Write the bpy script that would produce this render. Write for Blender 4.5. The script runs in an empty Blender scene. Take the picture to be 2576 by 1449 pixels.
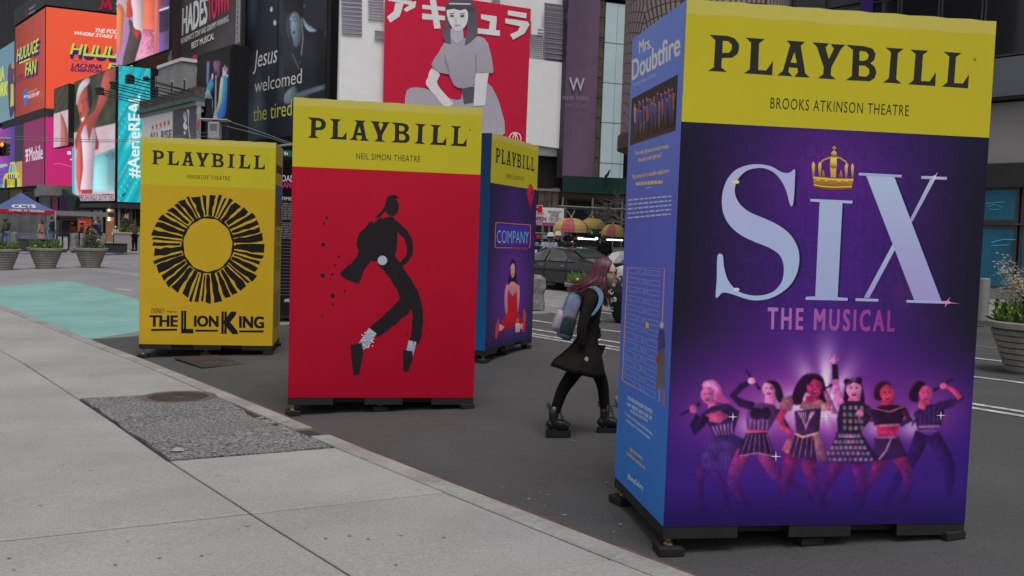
import bpy, bmesh, math, random
import numpy as np
from mathutils import Vector, Matrix
R = math.radians
sc = bpy.context.scene
C = sc.collection
random.seed(7)
# ---------------------------------------------------------------- camera
F, PITCH, ROLL, HC = 2372.0, R(3.40), R(1.94), 1.804        # focal length in units of a 2576 px wide picture
_up = Vector((0, math.sin(PITCH), math.cos(PITCH))); FW = Vector((0, math.cos(PITCH), -math.sin(PITCH))); _rt = Vector((1, 0, 0))
CR = math.cos(ROLL)*_rt + math.sin(ROLL)*_up
CU = -math.sin(ROLL)*_rt + math.cos(ROLL)*_up
CP = Vector((0, 0, HC))
cam = bpy.data.cameras.new('camera'); cam.sensor_width = 36; cam.lens = 36*F/2576; cam.clip_end = 2000; cam.clip_start = .05
co = bpy.data.objects.new('camera', cam); C.objects.link(co)
M = Matrix.Identity(4)
for i in range(3):
    M[i][0] = CR[i]; M[i][1] = CU[i]; M[i][2] = -FW[i]; M[i][3] = CP[i]
co.matrix_world = M
sc.camera = co
# ---------------------------------------------------------------- overcast daylight
SUN_EL, SUN_AZ = R(66), R(165)
w = bpy.data.worlds.new('World'); sc.world = w; w.use_nodes = True
nt = w.node_tree; nt.nodes.clear()
sky = nt.nodes.new('ShaderNodeTexSky'); sky.sky_type = 'NISHITA'; sky.sun_disc = False
sky.sun_elevation = SUN_EL; sky.sun_rotation = SUN_AZ; sky.dust_density = 4.0; sky.air_density = 1.0
bw = nt.nodes.new('ShaderNodeHueSaturation'); bw.inputs['Saturation'].default_value = .10
bg = nt.nodes.new('ShaderNodeBackground'); bg.inputs[1].default_value = .118
wo = nt.nodes.new('ShaderNodeOutputWorld')
nt.links.new(sky.outputs[0], bw.inputs['Color']); nt.links.new(bw.outputs[0], bg.inputs[0]); nt.links.new(bg.outputs[0], wo.inputs[0])
sl = bpy.data.lights.new('sun', 'SUN'); sl.energy = 1.25; sl.angle = R(28); sl.color = (1, .97, .93)
so = bpy.data.objects.new('sun', sl); C.objects.link(so)
so.rotation_euler = Vector((-math.sin(SUN_AZ)*math.cos(SUN_EL), -math.cos(SUN_AZ)*math.cos(SUN_EL), -math.sin(SUN_EL))).to_track_quat('-Z', 'Y').to_euler()
EXPO = 0.0
vs = sc.view_settings; vs.view_transform = 'Standard'; vs.look = 'None'; vs.gamma = 1; vs.exposure = EXPO; vs.use_curve_mapping = False
KP = .635            # share of a print's reflectance that reaches the picture on an upright face (calibrated once)
# ---------------------------------------------------------------- materials
def lin(c):
    return tuple((x/255/12.92 if x <= 10 else ((x/255+.055)/1.055)**2.4) for x in c)
def alb(c, k=None):
    return tuple(min(.88, x/(k or KP)) for x in lin(c))
MATS = {}
def nd(t, k, **kw):
    n = t.nodes.new(k)
    for a, b in kw.items(): setattr(n, a, b)
    return n
def pmat(name, rgb, rough=.6, var=.10, scale=6, bump=0., bscale=60, metal=0., spec=.35, coord='Object', stain=0., sscale=.7, trans=0., alpha=1., rnd=0.):
    if name in MATS: return MATS[name]
    m = bpy.data.materials.new(name); m.use_nodes = True; t = m.node_tree; b = t.nodes['Principled BSDF']
    b.inputs['Roughness'].default_value = rough; b.inputs['Metallic'].default_value = metal
    b.inputs['Specular IOR Level'].default_value = spec
    if trans: b.inputs['Transmission Weight'].default_value = trans
    if alpha < 1: b.inputs['Alpha'].default_value = alpha
    tc = nd(t, 'ShaderNodeTexCoord'); L = t.links.new
    n1 = nd(t, 'ShaderNodeTexNoise'); n1.inputs['Scale'].default_value = scale; n1.inputs['Detail'].default_value = 5
    L(tc.outputs[coord], n1.inputs['Vector'])
    mr = nd(t, 'ShaderNodeMapRange'); mr.inputs['From Min'].default_value = .25; mr.inputs['From Max'].default_value = .75
    mr.inputs['To Min'].default_value = 1-var; mr.inputs['To Max'].default_value = 1+var
    L(n1.outputs[0], mr.inputs['Value'])
    fac = mr.outputs[0]
    if stain:
        n2 = nd(t, 'ShaderNodeTexNoise'); n2.inputs['Scale'].default_value = sscale; n2.inputs['Detail'].default_value = 6; n2.inputs['Roughness'].default_value = .6
        L(tc.outputs[coord], n2.inputs['Vector'])
        m2 = nd(t, 'ShaderNodeMapRange'); m2.inputs['From Min'].default_value = .35; m2.inputs['From Max'].default_value = .68
        m2.inputs['To Min'].default_value = 1-stain; m2.inputs['To Max'].default_value = 1+stain*.5
        L(n2.outputs[0], m2.inputs['Value'])
        mu = nd(t, 'ShaderNodeMath', operation='MULTIPLY'); L(fac, mu.inputs[0]); L(m2.outputs[0], mu.inputs[1]); fac = mu.outputs[0]
    if rnd:
        oi = nd(t, 'ShaderNodeObjectInfo'); m3 = nd(t, 'ShaderNodeMapRange'); m3.inputs['To Min'].default_value = 1-rnd; m3.inputs['To Max'].default_value = 1+rnd
        L(oi.outputs['Random'], m3.inputs['Value'])
        mu = nd(t, 'ShaderNodeMath', operation='MULTIPLY'); L(fac, mu.inputs[0]); L(m3.outputs[0], mu.inputs[1]); fac = mu.outputs[0]
    vm = nd(t, 'ShaderNodeVectorMath', operation='SCALE'); vm.inputs[0].default_value = rgb[:3]; L(fac, vm.inputs['Scale'])
    L(vm.outputs[0], b.inputs['Base Color'])
    if bump:
        n3 = nd(t, 'ShaderNodeTexNoise'); n3.inputs['Scale'].default_value = bscale; n3.inputs['Detail'].default_value = 4
        L(tc.outputs[coord], n3.inputs['Vector'])
        bp = nd(t, 'ShaderNodeBump'); bp.inputs['Strength'].default_value = bump; bp.inputs['Distance'].default_value = .01
        L(n3.outputs[0], bp.inputs['Height']); L(bp.outputs[0], b.inputs['Normal'])
    MATS[name] = m
    return m
def emat(name, rgb, s):
    if name in MATS: return MATS[name]
    m = bpy.data.materials.new(name); m.use_nodes = True; b = m.node_tree.nodes['Principled BSDF']
    b.inputs['Base Color'].default_value = (*rgb, 1); b.inputs['Emission Color'].default_value = (*rgb, 1); b.inputs['Emission Strength'].default_value = s
    MATS[name] = m; return m
def attr_mat(name, screen=False, rough=.42):
    m = bpy.data.materials.new(name); m.use_nodes = True; t = m.node_tree; b = t.nodes['Principled BSDF']; L = t.links.new
    a = nd(t, 'ShaderNodeAttribute'); a.attribute_name = 'Col'
    b.inputs['Roughness'].default_value = rough; b.inputs['Specular IOR Level'].default_value = .10
    if screen:
        b.inputs['Base Color'].default_value = (.012, .012, .014, 1); L(a.outputs['Color'], b.inputs['Emission Color'])
        b.inputs['Emission Strength'].default_value = .92/2**EXPO; b.inputs['Specular IOR Level'].default_value = .15
    else:
        tc = nd(t, 'ShaderNodeTexCoord'); n = nd(t, 'ShaderNodeTexNoise'); n.inputs['Scale'].default_value = 1.6; n.inputs['Detail'].default_value = 6
        L(tc.outputs['Object'], n.inputs['Vector'])
        mr = nd(t, 'ShaderNodeMapRange'); mr.inputs['From Min'].default_value = .3; mr.inputs['From Max'].default_value = .7; mr.inputs['To Min'].default_value = .965; mr.inputs['To Max'].default_value = 1.025
        L(n.outputs[0], mr.inputs['Value'])
        vm = nd(t, 'ShaderNodeVectorMath', operation='SCALE'); L(a.outputs['Color'], vm.inputs[0]); L(mr.outputs[0], vm.inputs['Scale'])
        L(vm.outputs[0], b.inputs['Base Color'])
        n2 = nd(t, 'ShaderNodeTexNoise'); n2.inputs['Scale'].default_value = 3.5; n2.inputs['Detail'].default_value = 3; L(tc.outputs['Object'], n2.inputs['Vector'])
        bp = nd(t, 'ShaderNodeBump'); bp.inputs['Strength'].default_value = .12; bp.inputs['Distance'].default_value = .02
        L(n2.outputs[0], bp.inputs['Height']); L(bp.outputs[0], b.inputs['Normal'])
    return m
PRINT = attr_mat('printed vinyl'); SCREEN = attr_mat('led screen', True)
BLACK = pmat('black paint', (.012, .012, .013), .55, .2, 9)
DARK = pmat('dark grey metal', (.035, .035, .038), .5, .15, 5)
STEEL = pmat('steel', (.42, .42, .42), .35, .12, 14, metal=.9)
BRASS = pmat('brass rod', (.45, .33, .14), .4, .15, 30, metal=.9)
WHITE = pmat('white paint', (.72, .72, .72), .5, .06, 4)
# ---------------------------------------------------------------- terrain heights: s = across the road from the near kerb, t = along it
K0 = Vector((.98, 4.70)); DN = Vector((.777, .63)); DT = Vector((-.63, .777))
def st(x, y):
    d = Vector((x, y)) - K0
    return d.dot(DN), d.dot(DT)
def gfall(t):
    t = min(max(t, -8), 75)
    return .018*t if t < 11 else .198 + .005*(t-11)
def H(x, y):
    s, t = st(x, y)
    return .035*min(max(s, 0), 5.) - gfall(t)
def HS(x, y): return .13 - gfall(st(x, y)[1])
_KS = [(-60, -.1), (0, -.09), (3.2, 0), (5.7, .15), (10, .35), (20, .45), (90, .45)]
def sk(t):
    for (a, b), (c, d) in zip(_KS, _KS[1:]):
        if a <= t <= c: return b + (d-b)*(t-a)/(c-a)
    return .45
def ST(s, t):                                   # s measured from the kerb's outer edge
    return K0 + DN*(s+sk(t)) + DT*t
# ---------------------------------------------------------------- where things stand (measured on the photograph, 2576 px wide)
def ray(x, y): return FW + CR*((x-1288)/F) - CU*((y-724.5)/F)
def G(x, y, fn=H):
    d = ray(x, y); z = 0
    for i in range(30):
        p = CP + d*((z-HC)/d.z); z = .5*z+.5*fn(p.x, p.y)
    return p
def AT(x, y, Y):
    d = ray(x, y); return CP + d*(Y/d.y)
# ---------------------------------------------------------------- object helpers
def tag(o, label=None, cat=None, group=None, kind=None):
    if label: o['label'] = label
    if cat: o['category'] = cat
    if group: o['group'] = group
    if kind: o['kind'] = kind
    return o
def empty(name, loc, label=None, cat=None, group=None, rz=0):
    o = bpy.data.objects.new(name, None); C.objects.link(o); o.location = loc; o.rotation_euler.z = rz; o.empty_display_size = .2
    return tag(o, label, cat, group)
def off(p):
    v = Vector((0, 0, 0))
    while p is not None: v += p.location; p = p.parent
    return v
def mobj(name, verts, faces, mat, parent=None, loc=None, world=True, smooth=False, cols=None):
    me = bpy.data.meshes.new(name)
    o = bpy.data.objects.new(name, me); C.objects.link(o)
    if loc is not None: o.location = loc
    if parent is not None: o.parent = parent
    d = off(o) if world else Vector((0, 0, 0))
    me.from_pydata([(v[0]-d.x, v[1]-d.y, v[2]-d.z) for v in verts], [], faces)
    for m in (mat if isinstance(mat, (list, tuple)) else [mat]): me.materials.append(m)
    if smooth: me.polygons.foreach_set('use_smooth', [True]*len(me.polygons))
    if cols is not None:
        a = me.color_attributes.new('Col', 'FLOAT_COLOR', 'POINT')
        a.data.foreach_set('color', np.array([(*c, 1) for c in cols], dtype=np.float32).ravel())
    me.update()
    return o
class MB:
    def __init__(s): s.v = []; s.f = []
    def add(s, vs, fs):
        n = len(s.v); s.v += [tuple(v) for v in vs]; s.f += [tuple(i+n for i in f) for f in fs]; return s
    def box(s, c, size, rz=0, bev=0.):
        hx, hy, hz = size[0]/2, size[1]/2, size[2]/2
        ca, sa = math.cos(rz), math.sin(rz)
        if bev <= 0:
            P = [(x, y, z) for z in (-hz, hz) for x, y in ((-hx, -hy), (hx, -hy), (hx, hy), (-hx, hy))]
            fs = [(3, 2, 1, 0), (4, 5, 6, 7), (0, 1, 5, 4), (1, 2, 6, 5), (2, 3, 7, 6), (3, 0, 4, 7)]
        else:
            b = min(bev, hx*.9, hy*.9, hz*.9); P = []
            for z, i in ((-hz, b), (-hz+b, 0), (hz-b, 0), (hz, b)):
                P += [(x*(1), y, z) for x, y in ((-hx+i, -hy+i), (hx-i, -hy+i), (hx-i, hy-i), (-hx+i, hy-i))]
            fs = [(3, 2, 1, 0), (12, 13, 14, 15)]
            for l in range(3):
                for k in range(4): fs.append((l*4+k, l*4+(k+1) % 4, l*4+4+(k+1) % 4, l*4+4+k))
        return s.add([(c[0]+x*ca-y*sa, c[1]+x*sa+y*ca, c[2]+z) for x, y, z in P], fs)
    def prism(s, poly, z0, z1):                 # polygon in xy pulled up
        n = len(poly)
        return s.add([(p[0], p[1], z0) for p in poly]+[(p[0], p[1], z1) for p in poly],
                     [tuple(reversed(range(n))), tuple(range(n, 2*n))]+[(i, (i+1) % n, n+(i+1) % n, n+i) for i in range(n)])
    def slab(s, pts, d):                        # 3D outline pushed along d
        n = len(pts); d = Vector(d)
        return s.add([tuple(p) for p in pts]+[tuple(Vector(p)+d) for p in pts],
                     [tuple(range(n)), tuple(reversed(range(n, 2*n)))]+[(i, n+i, n+(i+1) % n, (i+1) % n) for i in range(n)])
    def tube(s, pts, r, seg=8, cap=True):
        pts = [Vector(p) for p in pts]; n = len(pts)
        rs = r if isinstance(r, (list, tuple)) else [r]*n
        vs = []; fs = []; a = None
        for i, p in enumerate(pts):
            d = (pts[min(i+1, n-1)]-pts[max(i-1, 0)]).normalized()
            if a is None: a = d.orthogonal().normalized()
            a = (a - d*a.dot(d)); a = a.normalized() if a.length > 1e-6 else d.orthogonal().normalized()
            b = d.cross(a)
            for k in range(seg):
                t = 2*math.pi*k/seg; vs.append(p+(a*math.cos(t)+b*math.sin(t))*rs[i])
        for i in range(n-1):
            for k in range(seg):
                fs.append((i*seg+k, i*seg+(k+1) % seg, (i+1)*seg+(k+1) % seg, (i+1)*seg+k))
        if cap: fs += [tuple(reversed(range(seg))), tuple((n-1)*seg+k for k in range(seg))]
        return s.add(vs, fs)
    def lathe(s, prof, c=(0, 0, 0), seg=24, sx=1, sy=1):
        vs = []; fs = []; n = len(prof)
        for r, z in prof:
            for k in range(seg):
                t = 2*math.pi*k/seg; vs.append((c[0]+r*math.cos(t)*sx, c[1]+r*math.sin(t)*sy, c[2]+z))
        for i in range(n-1):
            for k in range(seg): fs.append((i*seg+k, i*seg+(k+1) % seg, (i+1)*seg+(k+1) % seg, (i+1)*seg+k))
        fs += [tuple(reversed(range(seg))), tuple((n-1)*seg+k for k in range(seg))]
        return s.add(vs, fs)
    def ball(s, c, r, seg=12, rings=8):
        rx, ry, rz = r if isinstance(r, (tuple, list)) else (r, r, r)
        vs = [(c[0], c[1], c[2]-rz)]; fs = []
        for i in range(1, rings):
            ph = -math.pi/2+math.pi*i/rings
            for k in range(seg):
                t = 2*math.pi*k/seg; vs.append((c[0]+rx*math.cos(ph)*math.cos(t), c[1]+ry*math.cos(ph)*math.sin(t), c[2]+rz*math.sin(ph)))
        vs.append((c[0], c[1], c[2]+rz)); T = len(vs)-1
        for k in range(seg):
            fs.append((0, 1+(k+1) % seg, 1+k)); fs.append((T, T-seg+k, T-seg+(k+1) % seg))
        for i in range(rings-2):
            for k in range(seg): fs.append((1+i*seg+k, 1+i*seg+(k+1) % seg, 1+(i+1)*seg+(k+1) % seg, 1+(i+1)*seg+k))
        return s.add(vs, fs)
    def build(s, name, mat, parent=None, world=True, smooth=False, loc=None):
        return mobj(name, s.v, s.f, mat, parent, loc, world, smooth)
def kids(o): return [c for c in C.objects if c.parent is o]
def copy_tree(o, loc=None, rz=None, parent=None):
    c = o.copy(); C.objects.link(c)
    if parent is not None: c.parent = parent
    if loc is not None: c.location = loc
    if rz is not None: c.rotation_euler.z = rz
    for k in o.children: copy_tree(k, parent=c)
    return c
def cr(pts, n=5, closed=True):                  # smooth outline through points
    N = len(pts); out = []
    for i in range(N if closed else N-1):
        p0, p1, p2, p3 = (pts[(i-1) % N], pts[i], pts[(i+1) % N], pts[(i+2) % N]) if closed else (pts[max(i-1, 0)], pts[i], pts[i+1], pts[min(i+2, N-1)])
        for k in range(n):
            t = k/n
            out.append(tuple(.5*((2*p1[j])+(-p0[j]+p2[j])*t+(2*p0[j]-5*p1[j]+4*p2[j]-p3[j])*t*t+(-p0[j]+3*p1[j]-3*p2[j]+p3[j])*t**3) for j in range(len(p1))))
    if not closed: out.append(tuple(pts[-1]))
    return out
# ---------------------------------------------------------------- flat print and screens: outlines laid on an upright face
class Frame:
    def __init__(s, o, ang):
        s.o = Vector(o); a = R(ang); s.ang = a
        s.ex = Vector((math.cos(a), math.sin(a), 0)); s.n = Vector((math.sin(a), -math.cos(a), 0))
    def uv(s, x, y, d=0):
        r = ray(x, y); p = CP + r*(((s.o+s.n*d)-CP).dot(s.n)/r.dot(s.n)) - s.o
        return (p.dot(s.ex), p.z)
    def pt(s, u, v, d=0): return s.o + s.ex*u + Vector((0, 0, v)) + s.n*d
_TX = {}
def glyphs(s, bold=0., shear=0., space=1.):
    k = (s, bold, shear, space)
    if k in _TX: return _TX[k]
    cu = bpy.data.curves.new('t', 'FONT'); cu.body = s; cu.size = 1; cu.offset = bold; cu.shear = shear; cu.space_character = space; cu.resolution_u = 3
    o = bpy.data.objects.new('t', cu); C.objects.link(o)
    bpy.context.view_layer.update()
    me = o.evaluated_get(bpy.context.evaluated_depsgraph_get()).to_mesh()
    vs = [(v.co.x, v.co.y) for v in me.vertices]; fs = [tuple(p.vertices) for p in me.polygons]
    o.evaluated_get(bpy.context.evaluated_depsgraph_get()).to_mesh_clear()
    bpy.data.objects.remove(o); bpy.data.curves.remove(cu)
    _TX[k] = (vs, fs); return _TX[k]
CAP = max(v[1] for v in glyphs('H')[0])
class Art:
    def __init__(s, fr, screen=False, base=.0012, step=.00015, tf=None, k=None):
        s.k = k
        if step <= .00015 and base < .1: base, step = .0010+(base-.0015)*.15, step*.25      # printed layers lie almost flush
        s.fr = fr; s.scr = screen; s.d = base; s.step = step; s.v = []; s.f = []; s.c = []; s.tf = tf
    def conv(s, c): return lin(c) if s.scr else alb(c, s.k)
    def P(s, pts):
        if s.tf: ox, oy, k = s.tf; pts = [(ox+x*k, oy+y*k) for x, y in pts]
        return [s.fr.uv(x, y) for x, y in pts]
    def uvpoly(s, uv, col, col2=None):
        n = len(s.v); s.d += s.step
        v0, v1 = min(p[1] for p in uv), max(p[1] for p in uv)
        for p in uv:
            s.v.append(tuple(s.fr.pt(p[0], p[1], s.d)))
            if col2 is None: s.c.append(s.conv(col))
            else:
                t = (v1-p[1])/(v1-v0+1e-9); s.c.append(s.conv(tuple(col[i]+(col2[i]-col[i])*t for i in range(3))))
        s.f.append(tuple(range(n, n+len(uv)))); return s
    def poly(s, pts, col, col2=None, smooth=0):
        if smooth: pts = cr(pts, smooth)
        return s.uvpoly(s.P(pts), col, col2)
    def line(s, pts, wd, col, col2=None, closed=False):            # stroke of width wd (photo px)
        if closed: pts = list(pts)+[pts[0]]
        n = len(pts); Lp = []; Rp = []
        for i, p in enumerate(pts):
            a = pts[max(i-1, 0)]; b = pts[min(i+1, n-1)]
            if closed and i in (0, n-1): a = pts[-2]; b = pts[1]
            dx, dy = b[0]-a[0], b[1]-a[1]; l = math.hypot(dx, dy) or 1
            w2 = (wd[i] if isinstance(wd, (list, tuple)) else wd)/2
            Lp.append((p[0]-dy/l*w2, p[1]+dx/l*w2)); Rp.append((p[0]+dy/l*w2, p[1]-dx/l*w2))
        s.d += s.step; k = len(s.v); uvs = s.P(Lp)+s.P(Rp)
        v0, v1 = min(q[1] for q in uvs), max(q[1] for q in uvs)
        for q in uvs:
            t = (v1-q[1])/(v1-v0+1e-9); c2 = col2 or col
            s.v.append(tuple(s.fr.pt(q[0], q[1], s.d))); s.c.append(s.conv(tuple(col[i]+(c2[i]-col[i])*t for i in range(3))))
        for i in range(n-1): s.f.append((k+i, k+i+1, k+n+i+1, k+n+i))
        return s
    def disc(s, c, r, col, col2=None, n=14):
        rx, ry = r if isinstance(r, tuple) else (r, r)
        return s.poly([(c[0]+rx*math.cos(2*math.pi*i/n), c[1]+ry*math.sin(2*math.pi*i/n)) for i in range(n)], col, col2)
    def grid(s, corners, nu, nv, fn):           # corners px: tl tr br bl ; fn(a,b) -> display colour
        tl, tr, br, bl = [s.fr.uv(*p) if not s.tf else s.P([p])[0] for p in corners]; return s.uvgrid(tl, tr, br, bl, nu, nv, fn)
    def uvgrid(s, tl, tr, br, bl, nu, nv, fn):
        k = len(s.v); s.d += s.step
        for j in range(nv+1):
            b = j/nv
            for i in range(nu+1):
                a = i/nu
                u = (tl[0]*(1-a)+tr[0]*a)*(1-b)+(bl[0]*(1-a)+br[0]*a)*b; v = (tl[1]*(1-a)+tr[1]*a)*(1-b)+(bl[1]*(1-a)+br[1]*a)*b
                s.v.append(tuple(s.fr.pt(u, v, s.d))); s.c.append(s.conv(tuple(min(255, max(0, q)) for q in fn(a, b))))
        for j in range(nv):
            for i in range(nu): q = k+j*(nu+1)+i; s.f.append((q, q+nu+1, q+nu+2, q+1))
        return s
    def text(s, string, bl, br, tl, col, bold=0., shear=0., col2=None, space=1., uv=False):
        vs, fs = glyphs(string, min(bold, 0.), shear, space)
        if not vs: return s
        if not uv: bl, br, tl = s.P([bl, br, tl])
        x0 = min(v[0] for v in vs); x1 = max(v[0] for v in vs); h = bold*.8; m0 = (len(s.v), len(s.f))
        for dx, dy in (((-h, -h*.5), (h, -h*.5), (-h, h*.5), (h, h*.5)) if bold > 0 else ((0, 0),)):     # heavier weight: overprinted a little to each side
            s.d += s.step; k = len(s.v)
            for x, y in vs:
                a = (x+dx-x0)/(x1-x0); b = (y+dy)/CAP
                s.v.append(tuple(s.fr.pt(bl[0]+(br[0]-bl[0])*a+(tl[0]-bl[0])*b, bl[1]+(br[1]-bl[1])*a+(tl[1]-bl[1])*b, s.d)))
                c = col if col2 is None else tuple(col[i]+(col2[i]-col[i])*a for i in range(3))
                s.c.append(s.conv(c))
            s.f += [tuple(i+k for i in f) for f in fs]
        s.marks = getattr(s, 'marks', [])+[(m0[0], len(s.v), m0[1], len(s.f))]; return s
    def words(s, x0, y0, x1, y1, x2, rows, h, col, uv=False, seed=1):
        # rows of print too small to read: short dashes; (x0,y0)-(x1,y1) first line, x2,y step via rows
        rr = random.Random(seed)
        for dy in rows:
            t = 0.
            while t < 1:
                l = rr.uniform(.05, .13); e = min(1, t+l)
                s.poly([(x0+(x1-x0)*t, y0+(y1-y0)*t+dy), (x0+(x1-x0)*e, y0+(y1-y0)*e+dy), (x0+(x1-x0)*e, y0+(y1-y0)*e+dy+h), (x0+(x1-x0)*t, y0+(y1-y0)*t+dy+h)], col)
                t = e+.022
        return s
    def build(s, name, parent=None, label=None):
        mk = getattr(s, 'marks', []); s.marks = []; mat = SCREEN if s.scr else PRINT; o = None
        if len(mk) > 1 or (mk and mk[0][1]-mk[0][0] < len(s.v)):        # each line of lettering is a piece of its own
            inm = [False]*len(s.f)
            for a, b, c, d in mk:
                q = mobj(name, s.v[a:b], [tuple(i-a for i in f) for f in s.f[c:d]], mat, parent, cols=s.c[a:b]); o = o or q
                for i in range(c, d): inm[i] = True
            rest = [f for i, f in enumerate(s.f) if not inm[i]]
            if rest:
                used = sorted({i for f in rest for i in f}); mp = {i: n for n, i in enumerate(used)}
                mobj('print_mark', [s.v[i] for i in used], [tuple(mp[i] for i in f) for f in rest], mat, parent, cols=[s.c[i] for i in used])
        else: o = mobj(name, s.v, s.f, mat, parent, cols=s.c)
        if label: o['label'] = label
        s.v = []; s.f = []; s.c = []
        return o
class Raster(Art):
    # a printed or lit photograph: outlines shaded round like lit bodies, baked into a fine grid of colours
    def __init__(s, fr, rect, nx, ny, bgfn, screen=False, base=.0012, tf=None, k=None, amt=.34, soft=1):
        s.fr = fr; s.scr = screen; s.k = k; s.tf = tf; s.rect = rect; s.nx = nx; s.ny = ny; s.d = base; s.amt = amt; s.soft = soft
        u0, u1, v0, v1 = rect
        s.img = np.array([[bgfn((i+.5)/nx, (j+.5)/ny) for i in range(nx)] for j in range(ny)], dtype=np.float64)
    def _blur(s, m, r):
        for ax in (0, 1):
            for _ in range(2):
                c = np.cumsum(np.pad(m, [(r+1, r) if q == ax else (0, 0) for q in (0, 1)]), axis=ax)
                n = m.shape[ax]
                m = (np.take(c, range(2*r+1, 2*r+1+n), axis=ax)-np.take(c, range(0, n), axis=ax))/(2*r+1)
        return m
    def uvpoly(s, uv, col, col2=None):
        u0, u1, v0, v1 = s.rect; P = np.array([((p[0]-u0)/(u1-u0)*s.nx, (v1-p[1])/(v1-v0)*s.ny) for p in uv])
        x0, y0 = P.min(0); x1, y1 = P.max(0); pad = 3
        a, b, c, d = int(max(0, x0-pad)), int(min(s.nx, x1+pad+1)), int(max(0, y0-pad)), int(min(s.ny, y1+pad+1))
        if b <= a or d <= c: return s
        S = 3; X, Y = np.meshgrid(a+(np.arange((b-a)*S)+.5)/S, c+(np.arange((d-c)*S)+.5)/S); ins = np.zeros(X.shape, bool); Q = np.roll(P, -1, 0)
        for (px, py), (qx, qy) in zip(P, Q):
            if py == qy: continue
            ins ^= ((py > Y) != (qy > Y)) & (X < (qx-px)*(Y-py)/(qy-py)+px)
        m = ins.reshape(d-c, S, b-a, S).mean((1, 3)); ar = m.sum()
        if ar <= 0: return s
        per = np.hypot(*(P-Q).T).sum(); r = int(max(1, min(14, 1.1*ar/per))); sh = np.ones_like(m)
        if s.amt and ar > 12:
            bl = s._blur(m, r); gy, gx = np.gradient(bl); sh = 1+s.amt*np.clip((gx*.55+gy*-.35)*-2.2*r*-1, -1, 1)+s.amt*.55*(np.clip(bl, 0, 1)-.72)
        yy = ((np.arange(c, d)+.5-y0)/(y1-y0+1e-9)).clip(0, 1)[:, None, None]; co = np.array(col, float)[None, None]; c2 = np.array(col2 or col, float)[None, None]
        colr = (co+(c2-co)*yy)*sh[..., None]; s.img[c:d, a:b] = s.img[c:d, a:b]*(1-m[..., None])+np.clip(colr, 0, 255)*m[..., None]; return s
    def line(s, pts, wd, col, col2=None, closed=False):
        if closed: pts = list(pts)+[pts[0]]
        n = len(pts); Lp = []; Rp = []
        for i, p in enumerate(pts):
            a = pts[max(i-1, 0)]; b = pts[min(i+1, n-1)]; dx, dy = b[0]-a[0], b[1]-a[1]; l = math.hypot(dx, dy) or 1; w2 = (wd[i] if isinstance(wd, (list, tuple)) else wd)/2
            Lp.append((p[0]-dy/l*w2, p[1]+dx/l*w2)); Rp.append((p[0]+dy/l*w2, p[1]-dx/l*w2))
        return s.uvpoly(s.P(Lp+Rp[::-1]), col, col2)
    def build(s, name, parent=None, label=None):
        u0, u1, v0, v1 = s.rect; im = s.img
        rg = np.random.RandomState(3); im = im*(1+rg.normal(0, .025, im.shape[:2]))[..., None]
        if s.soft: im = np.stack([s._blur(im[..., q]+0, 1)*.55+im[..., q]*.45 for q in range(3)], -1); im[0], im[-1], im[:, 0], im[:, -1] = s.img[0], s.img[-1], s.img[:, 0], s.img[:, -1]
        x = np.clip(im, 0, 255)/255; L_ = np.where(x <= .04, x/12.92, ((x+.055)/1.055)**2.4)
        if not s.scr: L_ = np.minimum(.88, L_/(s.k or KP))
        uu = u0+(np.arange(s.nx)+.0)/(s.nx-1)*(u1-u0); vv = v1-(np.arange(s.ny))/(s.ny-1)*(v1-v0); U, V = np.meshgrid(uu, vv)
        o_ = np.array(s.fr.o)+np.array(s.fr.n)*s.d; X = o_+U[..., None]*np.array(s.fr.ex)+V[..., None]*np.array((0, 0, 1.)); idx = np.arange(s.nx*s.ny).reshape(s.ny, s.nx)
        fc = np.stack([idx[:-1, :-1], idx[1:, :-1], idx[1:, 1:], idx[:-1, 1:]], -1).reshape(-1, 4)
        o = mobj(name, X.reshape(-1, 3).tolist(), fc.tolist(), SCREEN if s.scr else PRINT, parent)
        at = o.data.color_attributes.new('Col', 'FLOAT_COLOR', 'POINT'); at.data.foreach_set('color', np.concatenate([L_.reshape(-1, 3), np.ones((s.nx*s.ny, 1))], 1).astype(np.float32).ravel())
        if label: o['label'] = label
        return o
def mixc(a, b, t): return tuple(a[i]+(b[i]-a[i])*t for i in range(3))
# ================================================================ ground
ASPH = pmat('asphalt', (.068, .067, .069), .74, .45, 90, bump=.5, bscale=140, stain=.22, sscale=.45, spec=.5)
def axis(lo, hi, a, b, st_):
    fine = list(np.arange(a, b+1e-6, st_)); left = [a-2, a-5, a-12, a-30, a-80, a-200]; right = [b+2, b+5, b+12, b+30, b+80, b+250]
    return sorted(q for q in left if q > lo)+fine+sorted(q for q in right if q < hi)
XS = [-500.]+axis(-400, 400, -30, 20, .5)+[500.]; YS = [-120., -60.]+axis(-40, 500, 0, 60, .5)+[600.]
vv = [(x, y, H(x, y)) for y in YS for x in XS]; nx = len(XS)
ff = [(j*nx+i, j*nx+i+1, (j+1)*nx+i+1, (j+1)*nx+i) for j in range(len(YS)-1) for i in range(nx-1)]
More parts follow.
